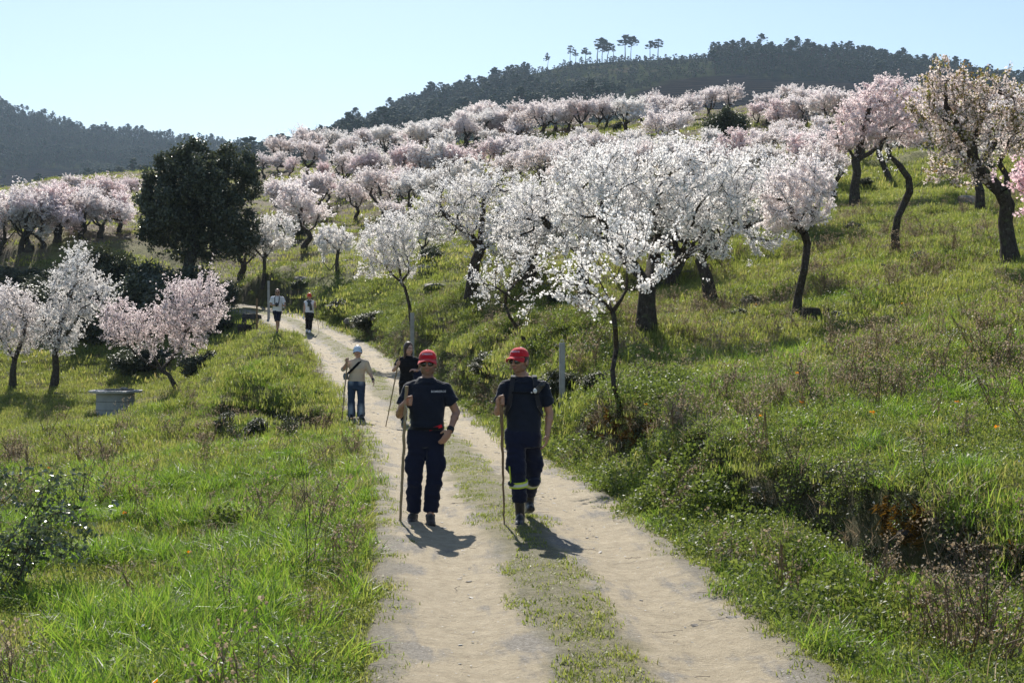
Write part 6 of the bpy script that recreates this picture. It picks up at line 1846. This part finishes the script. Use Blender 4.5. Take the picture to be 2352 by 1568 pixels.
# ---- person 1: front, left
g1 = stand(981, 1204); s1 = g1[1] / 14.0; k1 = .00152
def z1(zx, zy, y=0): return ((zx - 300) * k1, y, (1290 - zy) * k1)
hs = z1(176, 475, -.27)
J1 = dict(chin=(.008, -.035, 1.498), yaw=.0, pitch=.0, neck=(.005, .0, 1.465), beard=.55, hair="short",
    torso=[(.0, .0, .95, .165, .115), (0, .0, 1.05, .165, .118), (0, 0, 1.18, .18, .125), (0, 0, 1.30, .185, .125), (0, 0, 1.38, .170, .105), (0, 0, 1.43, .125, .080), (0, 0, 1.475, .075, .065)],
    arms=[dict(pts=[(-.178, .0, 1.362), (-.275, -.04, 1.10), (-.235, -.225, 1.20)], grip=((hs[0] + .03, hs[1], hs[2]), (.10, .02, 1), (-1, .5, -.1)), sleeve=.66, sleeve_r=(.066, .072), rs=.016),
          dict(pts=[(.178, .0, 1.362), (.292, .035, 1.12), (.235, -.10, .945)], grip=None, dir=(-.45, -.35, -.75), palm=(-.5, .6, -.1), thumb=(-.6, -.5, .2), sleeve=.62, sleeve_r=(.066, .076))],
    legs=[dict(pts=[(-.098, .0, .90), (-.118, -.045, .50), (-.142, .03, .10)], turn=-.15, ground=.0), dict(pts=[(.085, .0, .90), (.075, -.06, .50), (.035, -.05, .10)], turn=.12, ground=.0)],
    trousers=dict(hip=[(0, 0, .78, .165, .11), (0, 0, .88, .182, .125), (0, 0, .97, .170, .120)], r=(.098, .082, .070), mat=M_NAVYT, cargo=True, len=.93), shirt=M_NAVY, shoes=M_BROWNSHOE)
p1, H1, sh1, tr1, cf1 = build_person("man in red cap, sunglasses, navy T-shirt and cargo trousers walking in front at left", tuple(g1), s1, J1)
cap_on(p1, H1, M_RED, "BOMBEIROS"); glasses(p1, H1)
tm = text_mesh("BOMBEIROS", .028); tm.transform(Matrix.Translation((.122, -.135, 1.337)) @ Matrix.Rotation(math.radians(90), 4, 'X') @ Matrix.Rotation(.25, 4, 'Y')); tm.materials.append(M_LETTER); mobj("lettering", tm, parent=sh1)
ring(p1, "belt", (0, 0, .955), (0, 0, .985), .172, .170, M_BLACK); p1.children[-1].scale = (1, .72, 1)
strap(p1, "belt_clip", [(.03, -.135, .962), (.09, -.132, .972), (.155, -.105, .995)], .03, M_RED)
ring(p1, "wristwatch", (.243, -.082, .972), (.231, -.108, .940), .032, .031, M_PLASTIC, th=.006)
gp = (hs[0] + .03, hs[1], hs[2]); dv = Vector((.10, .02, 1)).normalized()
tp = Vector(gp) + dv * .125; bt = Vector(gp) - dv * (gp[2] / dv.z)
A_ = to_world(g1, s1, z1(178, 370, -.27)); B_ = to_world(g1, s1, (z1(132, 1275)[0], -.20, 0.0)); B_ = (B_[0], B_[1], terrain(B_[0], B_[1]).item() + .005)
dd = (Vector(A_) - Vector(B_)).normalized()
stick("pale cane walking stick with a cord loop held by the man in front at left", A_, B_, .0165 * s1, .0125 * s1, M_WOOD, 1, cord=[to_world(g1, s1, z1(*q)) for q in [(172, 500, -.285), (190, 520, -.29), (176, 560, -.285), (170, 590, -.28), (180, 622, -.28), (198, 615, -.28), (200, 590, -.28), (188, 550, -.285), (178, 505, -.285)]])

# ---- person 2: front, right
g2 = stand(1203, 1204); s2 = g2[1] / 14.0
def z2(zx, zy, y=0): return ((zx - 940) * k1, y, (1290 - zy) * k1)
J2 = dict(chin=(-.045, -.04, 1.525), yaw=-.55, pitch=.0, neck=(-.008, .0, 1.475), beard=.45, hair="short",
    torso=[(.0, .0, .90, .165, .12), (0, .0, 1.03, .17, .125), (0, 0, 1.18, .185, .13), (0, 0, 1.31, .19, .128), (0, 0, 1.395, .176, .108), (0, 0, 1.445, .13, .082), (0, 0, 1.49, .078, .065)],
    arms=[dict(pts=[(-.186, .0, 1.378), (-.262, -.03, 1.13), (-.240, -.20, 1.195)], grip=((-.222, -.245, 1.245), (-.03, .02, 1), (-1, .6, -.2)), sleeve=.66, sleeve_r=(.068, .074), rs=.016),
          dict(pts=[(.188, .0, 1.378), (.262, .03, 1.11), (.238, -.02, .91)], grip=None, dir=(-.12, -.12, -1), palm=(-1, .1, 0), thumb=(-.2, -1, .0), sleeve=.66, sleeve_r=(.069, .078), curl=26)],
    legs=[dict(pts=[(-.09, -.01, .90), (-.062, -.12, .52), (-.035, -.06, .12)], turn=-.1, ground=.0, boot=.24), dict(pts=[(.085, .02, .90), (.085, .14, .50), (.060, .42, .17)], turn=.1, ground=.06, boot=.24, heel_up=-.25)],
    trousers=dict(hip=[(0, 0, .78, .165, .12), (0, 0, .87, .178, .13), (0, 0, .95, .168, .125)], r=(.100, .085, .068), mat=M_NAVYT, cargo=True, len=.70), shirt=M_NAVY, shoes=M_BOOT)
p2, H2, sh2, tr2, cf2 = build_person("man in red cap and sunglasses carrying a radio and backpack, walking in front at right", tuple(g2), s2, J2)
cap_on(p2, H2, M_RED, "BOMBEIROS"); glasses(p2, H2)
for (kn, en, r) in cf2:
    for nm, t0, t1, m_, ex in (("reflective_band", .24, .46, M_YELLOW, .012), ("silver_stripe", .305, .395, M_SILVER, .016)):
        a = kn.lerp(en, t1); b = kn.lerp(en, t0); ring(tr2, nm, a, b, r[1] + (r[2] - r[1]) * t1 + ex, r[1] + (r[2] - r[1]) * t0 + ex, m_)
kn = cf2[0][0]; strap(tr2, "yellow_side_stripe", [(kn.x - .083, kn.y - .045, kn.z + .08), (kn.x - .075, kn.y - .052, kn.z + .0), (kn.x - .068, kn.y - .045, kn.z - .09)], .014, M_YELLOW, nrm=(-.6, -.8, 0))
# backpack with straps
bp = empty("backpack", to_world(g2, s2, (0, .0, 1.0)), 0, "dark backpack on the right-hand man's shoulders", "backpack"); bp.scale = (s2,) * 3
S = Shape(); S.loft([(0, .215, -.02, .12, .06), (0, .22, .08, .15, .09), (0, .22, .28, .145, .085), (0, .20, .40, .11, .06), (0, .19, .44, .06, .03)]); me, _ = S.fuse("bag", .01, 2, fold=.01); me.materials.append(M_BLACK); mobj("bag", me, parent=bp)
for sx in (-1, 1):
    strap(bp, "shoulder_strap", [(sx * .10, .13, .42), (sx * .105, .05, .492), (sx * .112, -.045, .478), (sx * .118, -.118, .40), (sx * .13, -.140, .30), (sx * .15, -.135, .20), (sx * .185, -.06, .12), (sx * .19, .08, .08)], .045, M_STRAP, .012,
          nrm=[(0, .8, .6), (0, .2, 1), (0, -.5, .9), (0, -1, .4), (0, -1, 0), (sx * .3, -1, 0), (sx * 1, -.3, 0), (sx * 1, .3, 0)])
strap(bp, "chest_strap", [(-.12, -.148, .33), (0, -.158, .325), (.12, -.148, .33)], .022, M_BLACK, .008)
# radio
rd = empty("handheld_radio", to_world(g2, s2, z2(1045, 380, -.165)), 0, "black handheld radio with aerial clipped to the right-hand man's chest strap", "radio"); rd.scale = (s2,) * 3
Rr = Matrix.Rotation(math.radians(38), 3, 'Y'); S = Shape(); S.box((0, 0, 0), (.056, .034, .115), Rr); S.ell(Rr @ Vector((0, -.018, .02)), (.02, .006, .02), Rr); me, _ = S.fuse("body", .005, 1); me.materials.append(M_PLASTIC); mobj("casing", me, parent=rd)
bm = bmesh.new(); a = Rr @ Vector((.015, 0, .055)); b = Rr @ Vector((.018, 0, .22)); bmesh.ops.create_cone(bm, cap_ends=True, segments=8, radius1=.006, radius2=.004, depth=(b - a).length, matrix=Matrix.Translation((a + b) / 2) @ (b - a).to_track_quat('Z', 'Y').to_matrix().to_4x4())
me = bpy.data.meshes.new("aerial"); bm.to_mesh(me); bm.free(); me.materials.append(M_PLASTIC); mobj("aerial", me, parent=rd)
S = Shape(); S.ell((-.048, -.012, -.035), (.022, .012, .026)); S.ell((-.082, -.004, -.052), (.010, .006, .010)); me, _ = S.fuse("badge", .005, 1); me.materials.append(M_SILVER); mobj("badge", me, parent=rd)
A_ = to_world(g2, s2, (-.224, -.243, 1.305)); B_ = to_world(g2, s2, (z2(812, 1275)[0], -.16, 0)); B_ = (B_[0], B_[1], terrain(B_[0], B_[1]).item() + .005)
stick("brown tapering walking stick held by the man in front at right", A_, B_, .0175 * s2, .007 * s2, M_DARKWOOD, 2)

# ---- person 3: woman with the pale cap
g3 = stand(819, 963); kz = .2508 / F * g3[1]; 
def z3(zx, zy, y=0): return ((zx - 1097) * .00225, y, (1418 - zy) * .00225)
s3 = kz / .00225
J3 = dict(chin=(.025, -.03, 1.285), yaw=.05, pitch=.05, neck=(.03, .0, 1.255), female=True, hair="bob", skin=M_SKINF, voxel=.007,
    torso=[(.0, .0, .76, .178, .12), (.0, .0, .84, .172, .12), (.01, 0, .94, .158, .112), (.02, -.01, 1.05, .172, .128), (.025, 0, 1.15, .172, .105), (.028, 0, 1.215, .135, .078), (.03, 0, 1.255, .075, .058)],
    arms=[dict(pts=[(-.150, .0, 1.165), (-.275, -.02, 1.03), (-.185, -.17, 1.16)], grip=((-.165, -.20, 1.215), (.08, .02, 1), (-1, .6, -.2)), sleeve=1.12, sleeve_r=(.060, .052)),
          dict(pts=[(.195, .0, 1.165), (.268, .03, .965), (.345, -.06, .815)], grip=None, dir=(.25, -.2, -.9), palm=(-1, .0, -.2), thumb=(-.3, -1, .1), sleeve=1.08, sleeve_r=(.060, .055), curl=25)],
    legs=[dict(pts=[(-.095, .0, .74), (-.105, -.03, .41), (-.105, .0, .09)], turn=0), dict(pts=[(.085, .0, .74), (.10, -.06, .41), (.095, -.05, .09)], turn=.35)],
    trousers=dict(hip=[(0, 0, .62, .165, .11), (0, 0, .70, .188, .125), (0, 0, .79, .175, .12)], r=(.097, .074, .082), mat=M_JEANS, len=1.1, fold=.010), shirt=M_CREAM, shoes=M_BOOT, fold=.006)
p3, H3, sh3, tr3, _ = build_person("woman in pale blue-white cap, cream top and faded jeans walking with a stick", tuple(g3), s3, J3)
cap_on(p3, H3, M_LBLUE, brim=.045, zc=.132, r=(.084, .102, .082)); glasses(p3, H3, False)
ring(p3, "wristwatch", (.338, -.045, .832), (.352, -.07, .80), .026, .025, M_PLASTIC, th=.005)
bg3 = empty("shoulder_bag", to_world(g3, s3, (0, 0, .9)), 0, "small grey shoulder bag on a broad black strap across the pale-capped woman", "bag"); bg3.scale = (s3,) * 3
strap(bg3, "strap", [(.10, .10, .30), (.115, .02, .335), (.09, -.075, .30), (.02, -.128, .22), (-.07, -.138, .13), (-.15, -.105, .06), (-.19, -.05, .03)], .05, M_BLACK, .008, nrm=[(0, 1, .3), (0, 0, 1), (0, -1, .6), (0, -1, .2), (0, -1, 0), (-.6, -1, 0), (-1, -.4, 0)])
S = Shape(); S.loft([(-.215, -.04, -.08, .04, .09), (-.22, -.04, -.02, .055, .10), (-.21, -.04, .05, .045, .09)]); me, _ = S.fuse("pouch", .008, 2, fold=.006); me.materials.append(M_BAG); mobj("pouch", me, parent=bg3)
A_ = to_world(g3, s3, (-.160, -.20, 1.27)); B_ = to_world(g3, s3, (z3(968, 1430)[0], -.15, 0)); B_ = (B_[0], B_[1], terrain(B_[0], B_[1]).item() + .005)
stick("thin walking stick held by the woman in the pale cap", A_, B_, .014 * s3, .010 * s3, M_WOOD, 3)

# ---- person 4: long-haired woman in black, half hidden
g4 = stand(938, 975); kz = .2508 / F * g4[1]; s4 = kz / .00215
J4 = dict(chin=(.01, -.03, 1.385), yaw=.55, pitch=.0, neck=(.0, .0, 1.355), female=True, hair="long", skin=M_SKINF, voxel=.008,
    torso=[(.0, .0, .80, .19, .13), (.0, .0, .90, .175, .12), (.0, 0, 1.03, .160, .115), (.0, -.01, 1.15, .180, .128), (.0, 0, 1.26, .180, .105), (.0, 0, 1.32, .135, .078), (.0, 0, 1.355, .075, .058)],
    arms=[dict(pts=[(-.175, .0, 1.265), (-.290, -.02, 1.07), (-.195, -.18, 1.165)], grip=((-.175, -.21, 1.205), (.20, .02, 1), (-1, .6, -.2)), sleeve=.55, sleeve_r=(.064, .060)),
          dict(pts=[(.18, .0, 1.265), (.27, -.01, 1.03), (.16, -.20, 1.08)], grip=None, dir=(-.8, -.5, .2), palm=(0, .3, -1), thumb=(0, -.3, 1), sleeve=.55, sleeve_r=(.064, .060), curl=40)],
    legs=[dict(pts=[(-.09, .0, .80), (-.10, -.03, .45), (-.09, .0, .09)]), dict(pts=[(.085, .0, .80), (.09, .08, .45), (.07, .2, .12)], ground=.02)],
    trousers=dict(hip=[(0, 0, .68, .165, .12), (0, 0, .76, .19, .13), (0, 0, .86, .18, .125)], r=(.10, .075, .065), mat=M_BLACK, len=1.0), shirt=M_BLACK, shoes=M_BOOT)
p4, H4, *_ = build_person("long-haired woman in black looking aside, walking behind the left-hand man", tuple(g4), s4, J4)
glasses(p4, H4, False)
A_ = to_world(g4, s4, (-.155, -.21, 1.36)); B_ = W(886, 965, g4[1] - .1); B_ = (B_[0], B_[1], terrain(B_[0], B_[1]).item() + .005)
stick("slanting walking stick held by the long-haired woman in black", A_, B_, .014 * s4, .010 * s4, M_WOOD, 4)
S = Shape(); S.ell((.0, 0, 0), (.11, .08, .10)); S.ell((.02, 0, -.16), (.10, .06, .16)); S.ell((.03, .01, -.30), (.07, .05, .08)); me, _ = S.fuse("jacket", .01, 2, fold=.025); me.materials.append(M_NAVYT)
jk = mobj("jacket", me, loc=to_world(g4, s4, (.21, -.12, .97))); jk.scale = (s4,) * 3; tag(jk, "folded navy jacket carried over the long-haired woman's arm", "jacket")

# ---- person 5: far man with a camera
g5 = stand(637, 768); s5 = .2508 / F * g5[1] / .00423; k5 = .00423
def z5(zx, zy, y=0): return ((zx - 375) * k5, y, (645 - zy) * k5)
J5 = dict(chin=(.01, -.03, 1.505), yaw=.15, pitch=.05, neck=(.01, .0, 1.475), beard=.3, hair="short", voxel=.010,
    torso=[(.0, .0, .88, .175, .125), (.0, .0, 1.02, .172, .122), (.0, 0, 1.18, .185, .125), (.0, 0, 1.31, .195, .125), (.0, 0, 1.40, .19, .105), (.0, 0, 1.45, .145, .08), (.0, 0, 1.485, .08, .062)],
    arms=[dict(pts=[(-.19, .0, 1.39), (-.245, -.03, 1.14), (-.06, -.23, 1.12)], grip=None, dir=(1, -.2, .1), palm=(0, -.2, -1), thumb=(0, -1, .2), sleeve=.7, sleeve_r=(.076, .076), curl=40),
          dict(pts=[(.19, .0, 1.39), (.285, .0, 1.13), (.275, -.17, 1.10)], grip=((.275, -.21, 1.10), (0, .1, 1), (1, .3, 0)), rs=.03, sleeve=.66, sleeve_r=(.076, .078))],
    legs=[dict(pts=[(-.07, .02, .88), (-.03, .10, .48), (-.055, .28, .14)], ground=.04), dict(pts=[(.06, .0, .88), (.03, -.05, .48), (-.005, .0, .09)])],
    trousers=dict(hip=[(0, 0, .76, .16, .12), (0, 0, .84, .178, .128), (0, 0, .93, .17, .12)], r=(.105, .092, .07), shorts=.92, mat=M_NAVYT), shirt=M_WHITE, shoes=M_BROWNSHOE)
p5, H5, sh5, *_ = build_person("far man in white T-shirt, dark shorts and sunglasses holding a camera and a bottle", tuple(g5), s5, J5)
glasses(p5, H5)
cm = empty("camera", to_world(g5, s5, (.01, -.21, 1.12)), 0, "black camera hanging on a neck strap before the far man's chest", "camera"); cm.scale = (s5,) * 3
S = Shape(); S.box((0, 0, .02), (.15, .06, .10)); S.box((0, 0, .08), (.06, .05, .04)); S.cone((0, -.02, .015), (.01, -.12, -.02), .042, .046, round_a=False, round_b=False); me, _ = S.fuse("casing", .008, 1); me.materials.append(M_PLASTIC); mobj("casing", me, parent=cm)
for sx in (-1, 1): strap(cm, "neck_strap", [(sx * .07, -.0, .05), (sx * .085, .04, .18), (sx * .09, .09, .30), (sx * .075, .16, .365), (sx * .05, .24, .38)], .03, M_STRAP, .008, nrm=(0, -1, .5))
bo = empty("water_bottle", to_world(g5, s5, (.275, -.21, 1.02)), 0, "clear water bottle in the far man's hand", "bottle"); bo.scale = (s5,) * 3
S = Shape(); S.cone((0, 0, 0), (0, 0, .15), .03, .03, False, False); S.cone((0, 0, .15), (0, 0, .19), .03, .014); me, _ = S.fuse("bottle", .006, 1); me.materials.append(M_BOTTLE); mobj("flask", me, parent=bo)
S = Shape(); S.cone((0, 0, .195), (0, 0, .22), .015, .015, False, False); me, _ = S.fuse("lid", .004, 0); me.materials.append(M_WHITE); mobj("cap", me, parent=bo)
# ---- person 6: far walker in an orange-red cap
g6 = stand(711, 765); s6 = .2508 / F * g6[1] / .0042; 
J6 = dict(chin=(.0, -.03, 1.30), yaw=.0, pitch=.05, neck=(.0, .0, 1.27), female=True, hair="bob", skin=M_SKINF, voxel=.010,
    torso=[(.0, .0, .76, .17, .115), (.0, .0, .86, .165, .115), (.0, 0, .98, .155, .108), (.0, -.01, 1.08, .172, .125), (.0, 0, 1.18, .17, .10), (.0, 0, 1.235, .13, .075), (.0, 0, 1.27, .072, .055)],
    arms=[dict(pts=[(-.165, .0, 1.185), (-.205, .01, .95), (-.215, -.03, .74)], grip=None, dir=(0, -.1, -1), palm=(1, 0, 0), thumb=(0, -1, 0), sleeve=.12, sleeve_r=(.058, .052)),
          dict(pts=[(.165, .0, 1.185), (.245, -.02, 1.0), (.225, -.18, 1.12)], grip=((.225, -.21, 1.165), (-.02, .0, 1), (1, .4, -.2)), sleeve=.12, sleeve_r=(.058, .052))],
    legs=[dict(pts=[(-.085, .0, .74), (-.10, .06, .43), (-.12, .18, .13)], ground=.03), dict(pts=[(.075, .0, .74), (.05, -.04, .43), (.015, -.02, .09)])],
    trousers=dict(hip=[(0, 0, .62, .16, .12), (0, 0, .70, .18, .125), (0, 0, .79, .165, .115)], r=(.095, .072, .065), mat=M_BLACK, len=.95), shirt=M_WHITE, shoes=M_WHITE, fold=.008)
p6, H6, *_ = build_person("far walker in an orange-red cap, white sleeveless top, dark scarf and black trousers", tuple(g6), s6, J6)
cap_on(p6, H6, M_ORANGER, zc=.132, r=(.084, .102, .084))
strap(p6, "scarf", [(-.06, .05, 1.27), (-.07, -.05, 1.26), (-.02, -.115, 1.20), (.05, -.14, 1.08), (.07, -.14, .96), (.08, -.135, .87)], .10, M_SCARF, .025, nrm=(0, -1, .3))
strap(p6, "scarf_tail", [(.06, .05, 1.27), (.07, -.05, 1.26), (.03, -.12, 1.20), (-.02, -.145, 1.10), (-.02, -.145, 1.02)], .07, M_SCARF, .022, nrm=(0, -1, .3))
A_ = to_world(g6, s6, (.222, -.21, 1.25)); B_ = W(753 * .2508 + 544.5, 605 + 603 * .2508, g6[1]); B_ = (B_[0], B_[1], terrain(B_[0], B_[1]).item())
stick("thin pale walking stick held by the far walker in the orange-red cap", A_, B_, .011 * s6, .008 * s6, M_WOOD, 6)
bo = empty("water_bottle", to_world(g6, s6, (-.215, -.06, .52)), 0, "clear water bottle hanging in the orange-capped walker's hand", "bottle"); bo.scale = (s6,) * 3
S = Shape(); S.cone((0, 0, 0), (0, 0, .13), .028, .028, False, False); S.cone((0, 0, .13), (0, 0, .165), .028, .013); me, _ = S.fuse("bottle", .006, 1); me.materials.append(M_BOTTLE); mobj("flask", me, parent=bo)

# ================================================================== BUILT THINGS
M_CONC = simple_mat("weathered_concrete", (.33, .33, .31), .85, scale=5, var=.35, bstr=.5)
def post(px, py, hpx, wpx, label, mat=M_CONC, name="fence_post", y0=10, hooks=True, cat="fence post", Y=None, lean=0):
    g = ray_ground(px, py, y0) if Y is None else np.array([(px - CX) / F * Y, Y, terrain((px - CX) / F * Y, Y).item()])
    k = g[1] / F; h = hpx * k; w = wpx * k
    if Y is not None: h = CAMZ - (py - hpx - CY) * k - g[2]
    e = empty(name, tuple(g), .15, label, cat); e.rotation_euler[1] = lean
    bm = bmesh.new(); bmesh.ops.create_cube(bm, size=1, matrix=Matrix.Translation((0, 0, h / 2 - .15)) @ Matrix.Diagonal((w, w, h + .3, 1)))
    for v in bm.verts:
        if v.co.z > 0: v.co.x *= .93; v.co.y *= .93
    bmesh.ops.bevel(bm, geom=[ed for ed in bm.edges if abs(ed.verts[0].co.z - ed.verts[1].co.z) > .1], offset=w * .13, segments=2, affect='EDGES')
    me = bpy.data.meshes.new("shaft"); bm.to_mesh(me); bm.free(); me.materials.append(mat); mobj("shaft", me, parent=e)
    if hooks:
        for sx in (-1, 1):
            nd = np.array([(sx * w * .3, 0, h - .02), (sx * w * .3, 0, h + .035), (sx * w * .12, 0, h + .05), (sx * w * .05, 0, h + .03)])
            mobj("wire_hook", tube_mesh(nd, np.arange(-1, 3), np.full(4, .004), "wire_hook", M_STEEL), parent=e)
    return e
post(1291, 957, 168, 13, "nearest concrete fence post, on the bank right of the right-hand man", y0=16)
post(947, 850, 132, 9.5, "concrete fence post behind the long-haired woman", Y=40, hooks=False)
post(617, 703, 58, 6, "farthest concrete fence post, beside the far man with the camera", Y=60, hooks=False)
post(640, 742, 66, 4.5, "slim grey post just behind the far man's back", Y=57.5, hooks=False)
post(590, 745, 60, 4.5, "thin dark wooden post on the rock ledge by the road", mat=M_DARKWOOD, name="wooden_post", Y=56, hooks=False, cat="post")
# round well with a slab and stones on top
gw = ray_ground(265, 963, 25); kw = gw[1] / F; rw = kw * 44
wz = CAMZ - (903 - CY) * kw - gw[2]
gw[1] += rw; gw[0] *= 1 + rw / gw[1]
we = empty("water_well", tuple(gw), 0, "round grey concrete well with a wide slab lid in the left meadow", "well")
def disc(name, r0, r1, z0, z1, mat, n=48, wob=0.0):
    bm = bmesh.new(); bmesh.ops.create_cone(bm, cap_ends=True, segments=n, radius1=r0, radius2=r1, depth=z1 - z0, matrix=Matrix.Translation((0, 0, (z0 + z1) / 2)))
    if wob:
        for v in bm.verts: a = math.atan2(v.co.y, v.co.x); f = 1 + wob * mnoise.noise(Vector((math.cos(a) * 2, math.sin(a) * 2, 0))); v.co.x *= f; v.co.y *= f; v.co.z += .02 * mnoise.noise(Vector((v.co.x * 2, v.co.y * 2, 7)))
    me = bpy.data.meshes.new(name); bm.to_mesh(me); bm.free(); me.materials.append(mat); return me
mobj("wall", disc("wall", rw * 1.03, rw * .98, -.4, wz, simple_mat("well_concrete", (.36, .36, .34), .85, scale=3, var=.14, bstr=.4)), parent=we)
for zz in (.33, .66): mobj("ring_joint", disc("ring_joint", rw * 1.015, rw * 1.015, wz * zz - .008, wz * zz + .008, simple_mat("joint_mortar", (.15, .145, .13), .9)), parent=we)
mobj("lid", disc("lid", rw * 1.36, rw * 1.38, wz + .002, wz + .07, simple_mat("pale_slab", (.42, .41, .38), .7, scale=4, var=.3), wob=.06), parent=we)
for i, (dx, dy, w_, h_, lab) in enumerate([(-.05, -.2, .17, .06, "flat stone on the well lid, leftmost"), (.15, -.3, .15, .07, "flat stone in the middle of the well lid"), (.33, -.1, .17, .10, "thickest stone on the well lid, right of the middle"), (-.32, .1, .10, .05, "small stone near the left rim of the well lid"), (.5, .15, .11, .05, "small stone near the right rim of the well lid")]):
    o = mobj("rock", rock_mesh(900 + i, w_, w_ * .7, h_), loc=(gw[0] + dx, gw[1] + dy, gw[2] + wz + .07 + h_ * .45)); tag(o, lab, "rock")
# tree stump
g = ray_ground(1863, 735, 12); ks = g[1] / F
st = empty("tree_stump", tuple(g), 0, "sawn-off dark tree stump right of the slender almond trunk", "tree stump")
mobj("trunk", disc("stump", 26 * ks, 22 * ks, -.1, 26 * ks, M_BARK, 18, .25), parent=st); mobj("sawn_face", disc("sawn_face", 19 * ks, 19 * ks, 26 * ks + .002, 26 * ks + .02, simple_mat("cut_wood", (.20, .15, .10), .8), 18, .25), parent=st)
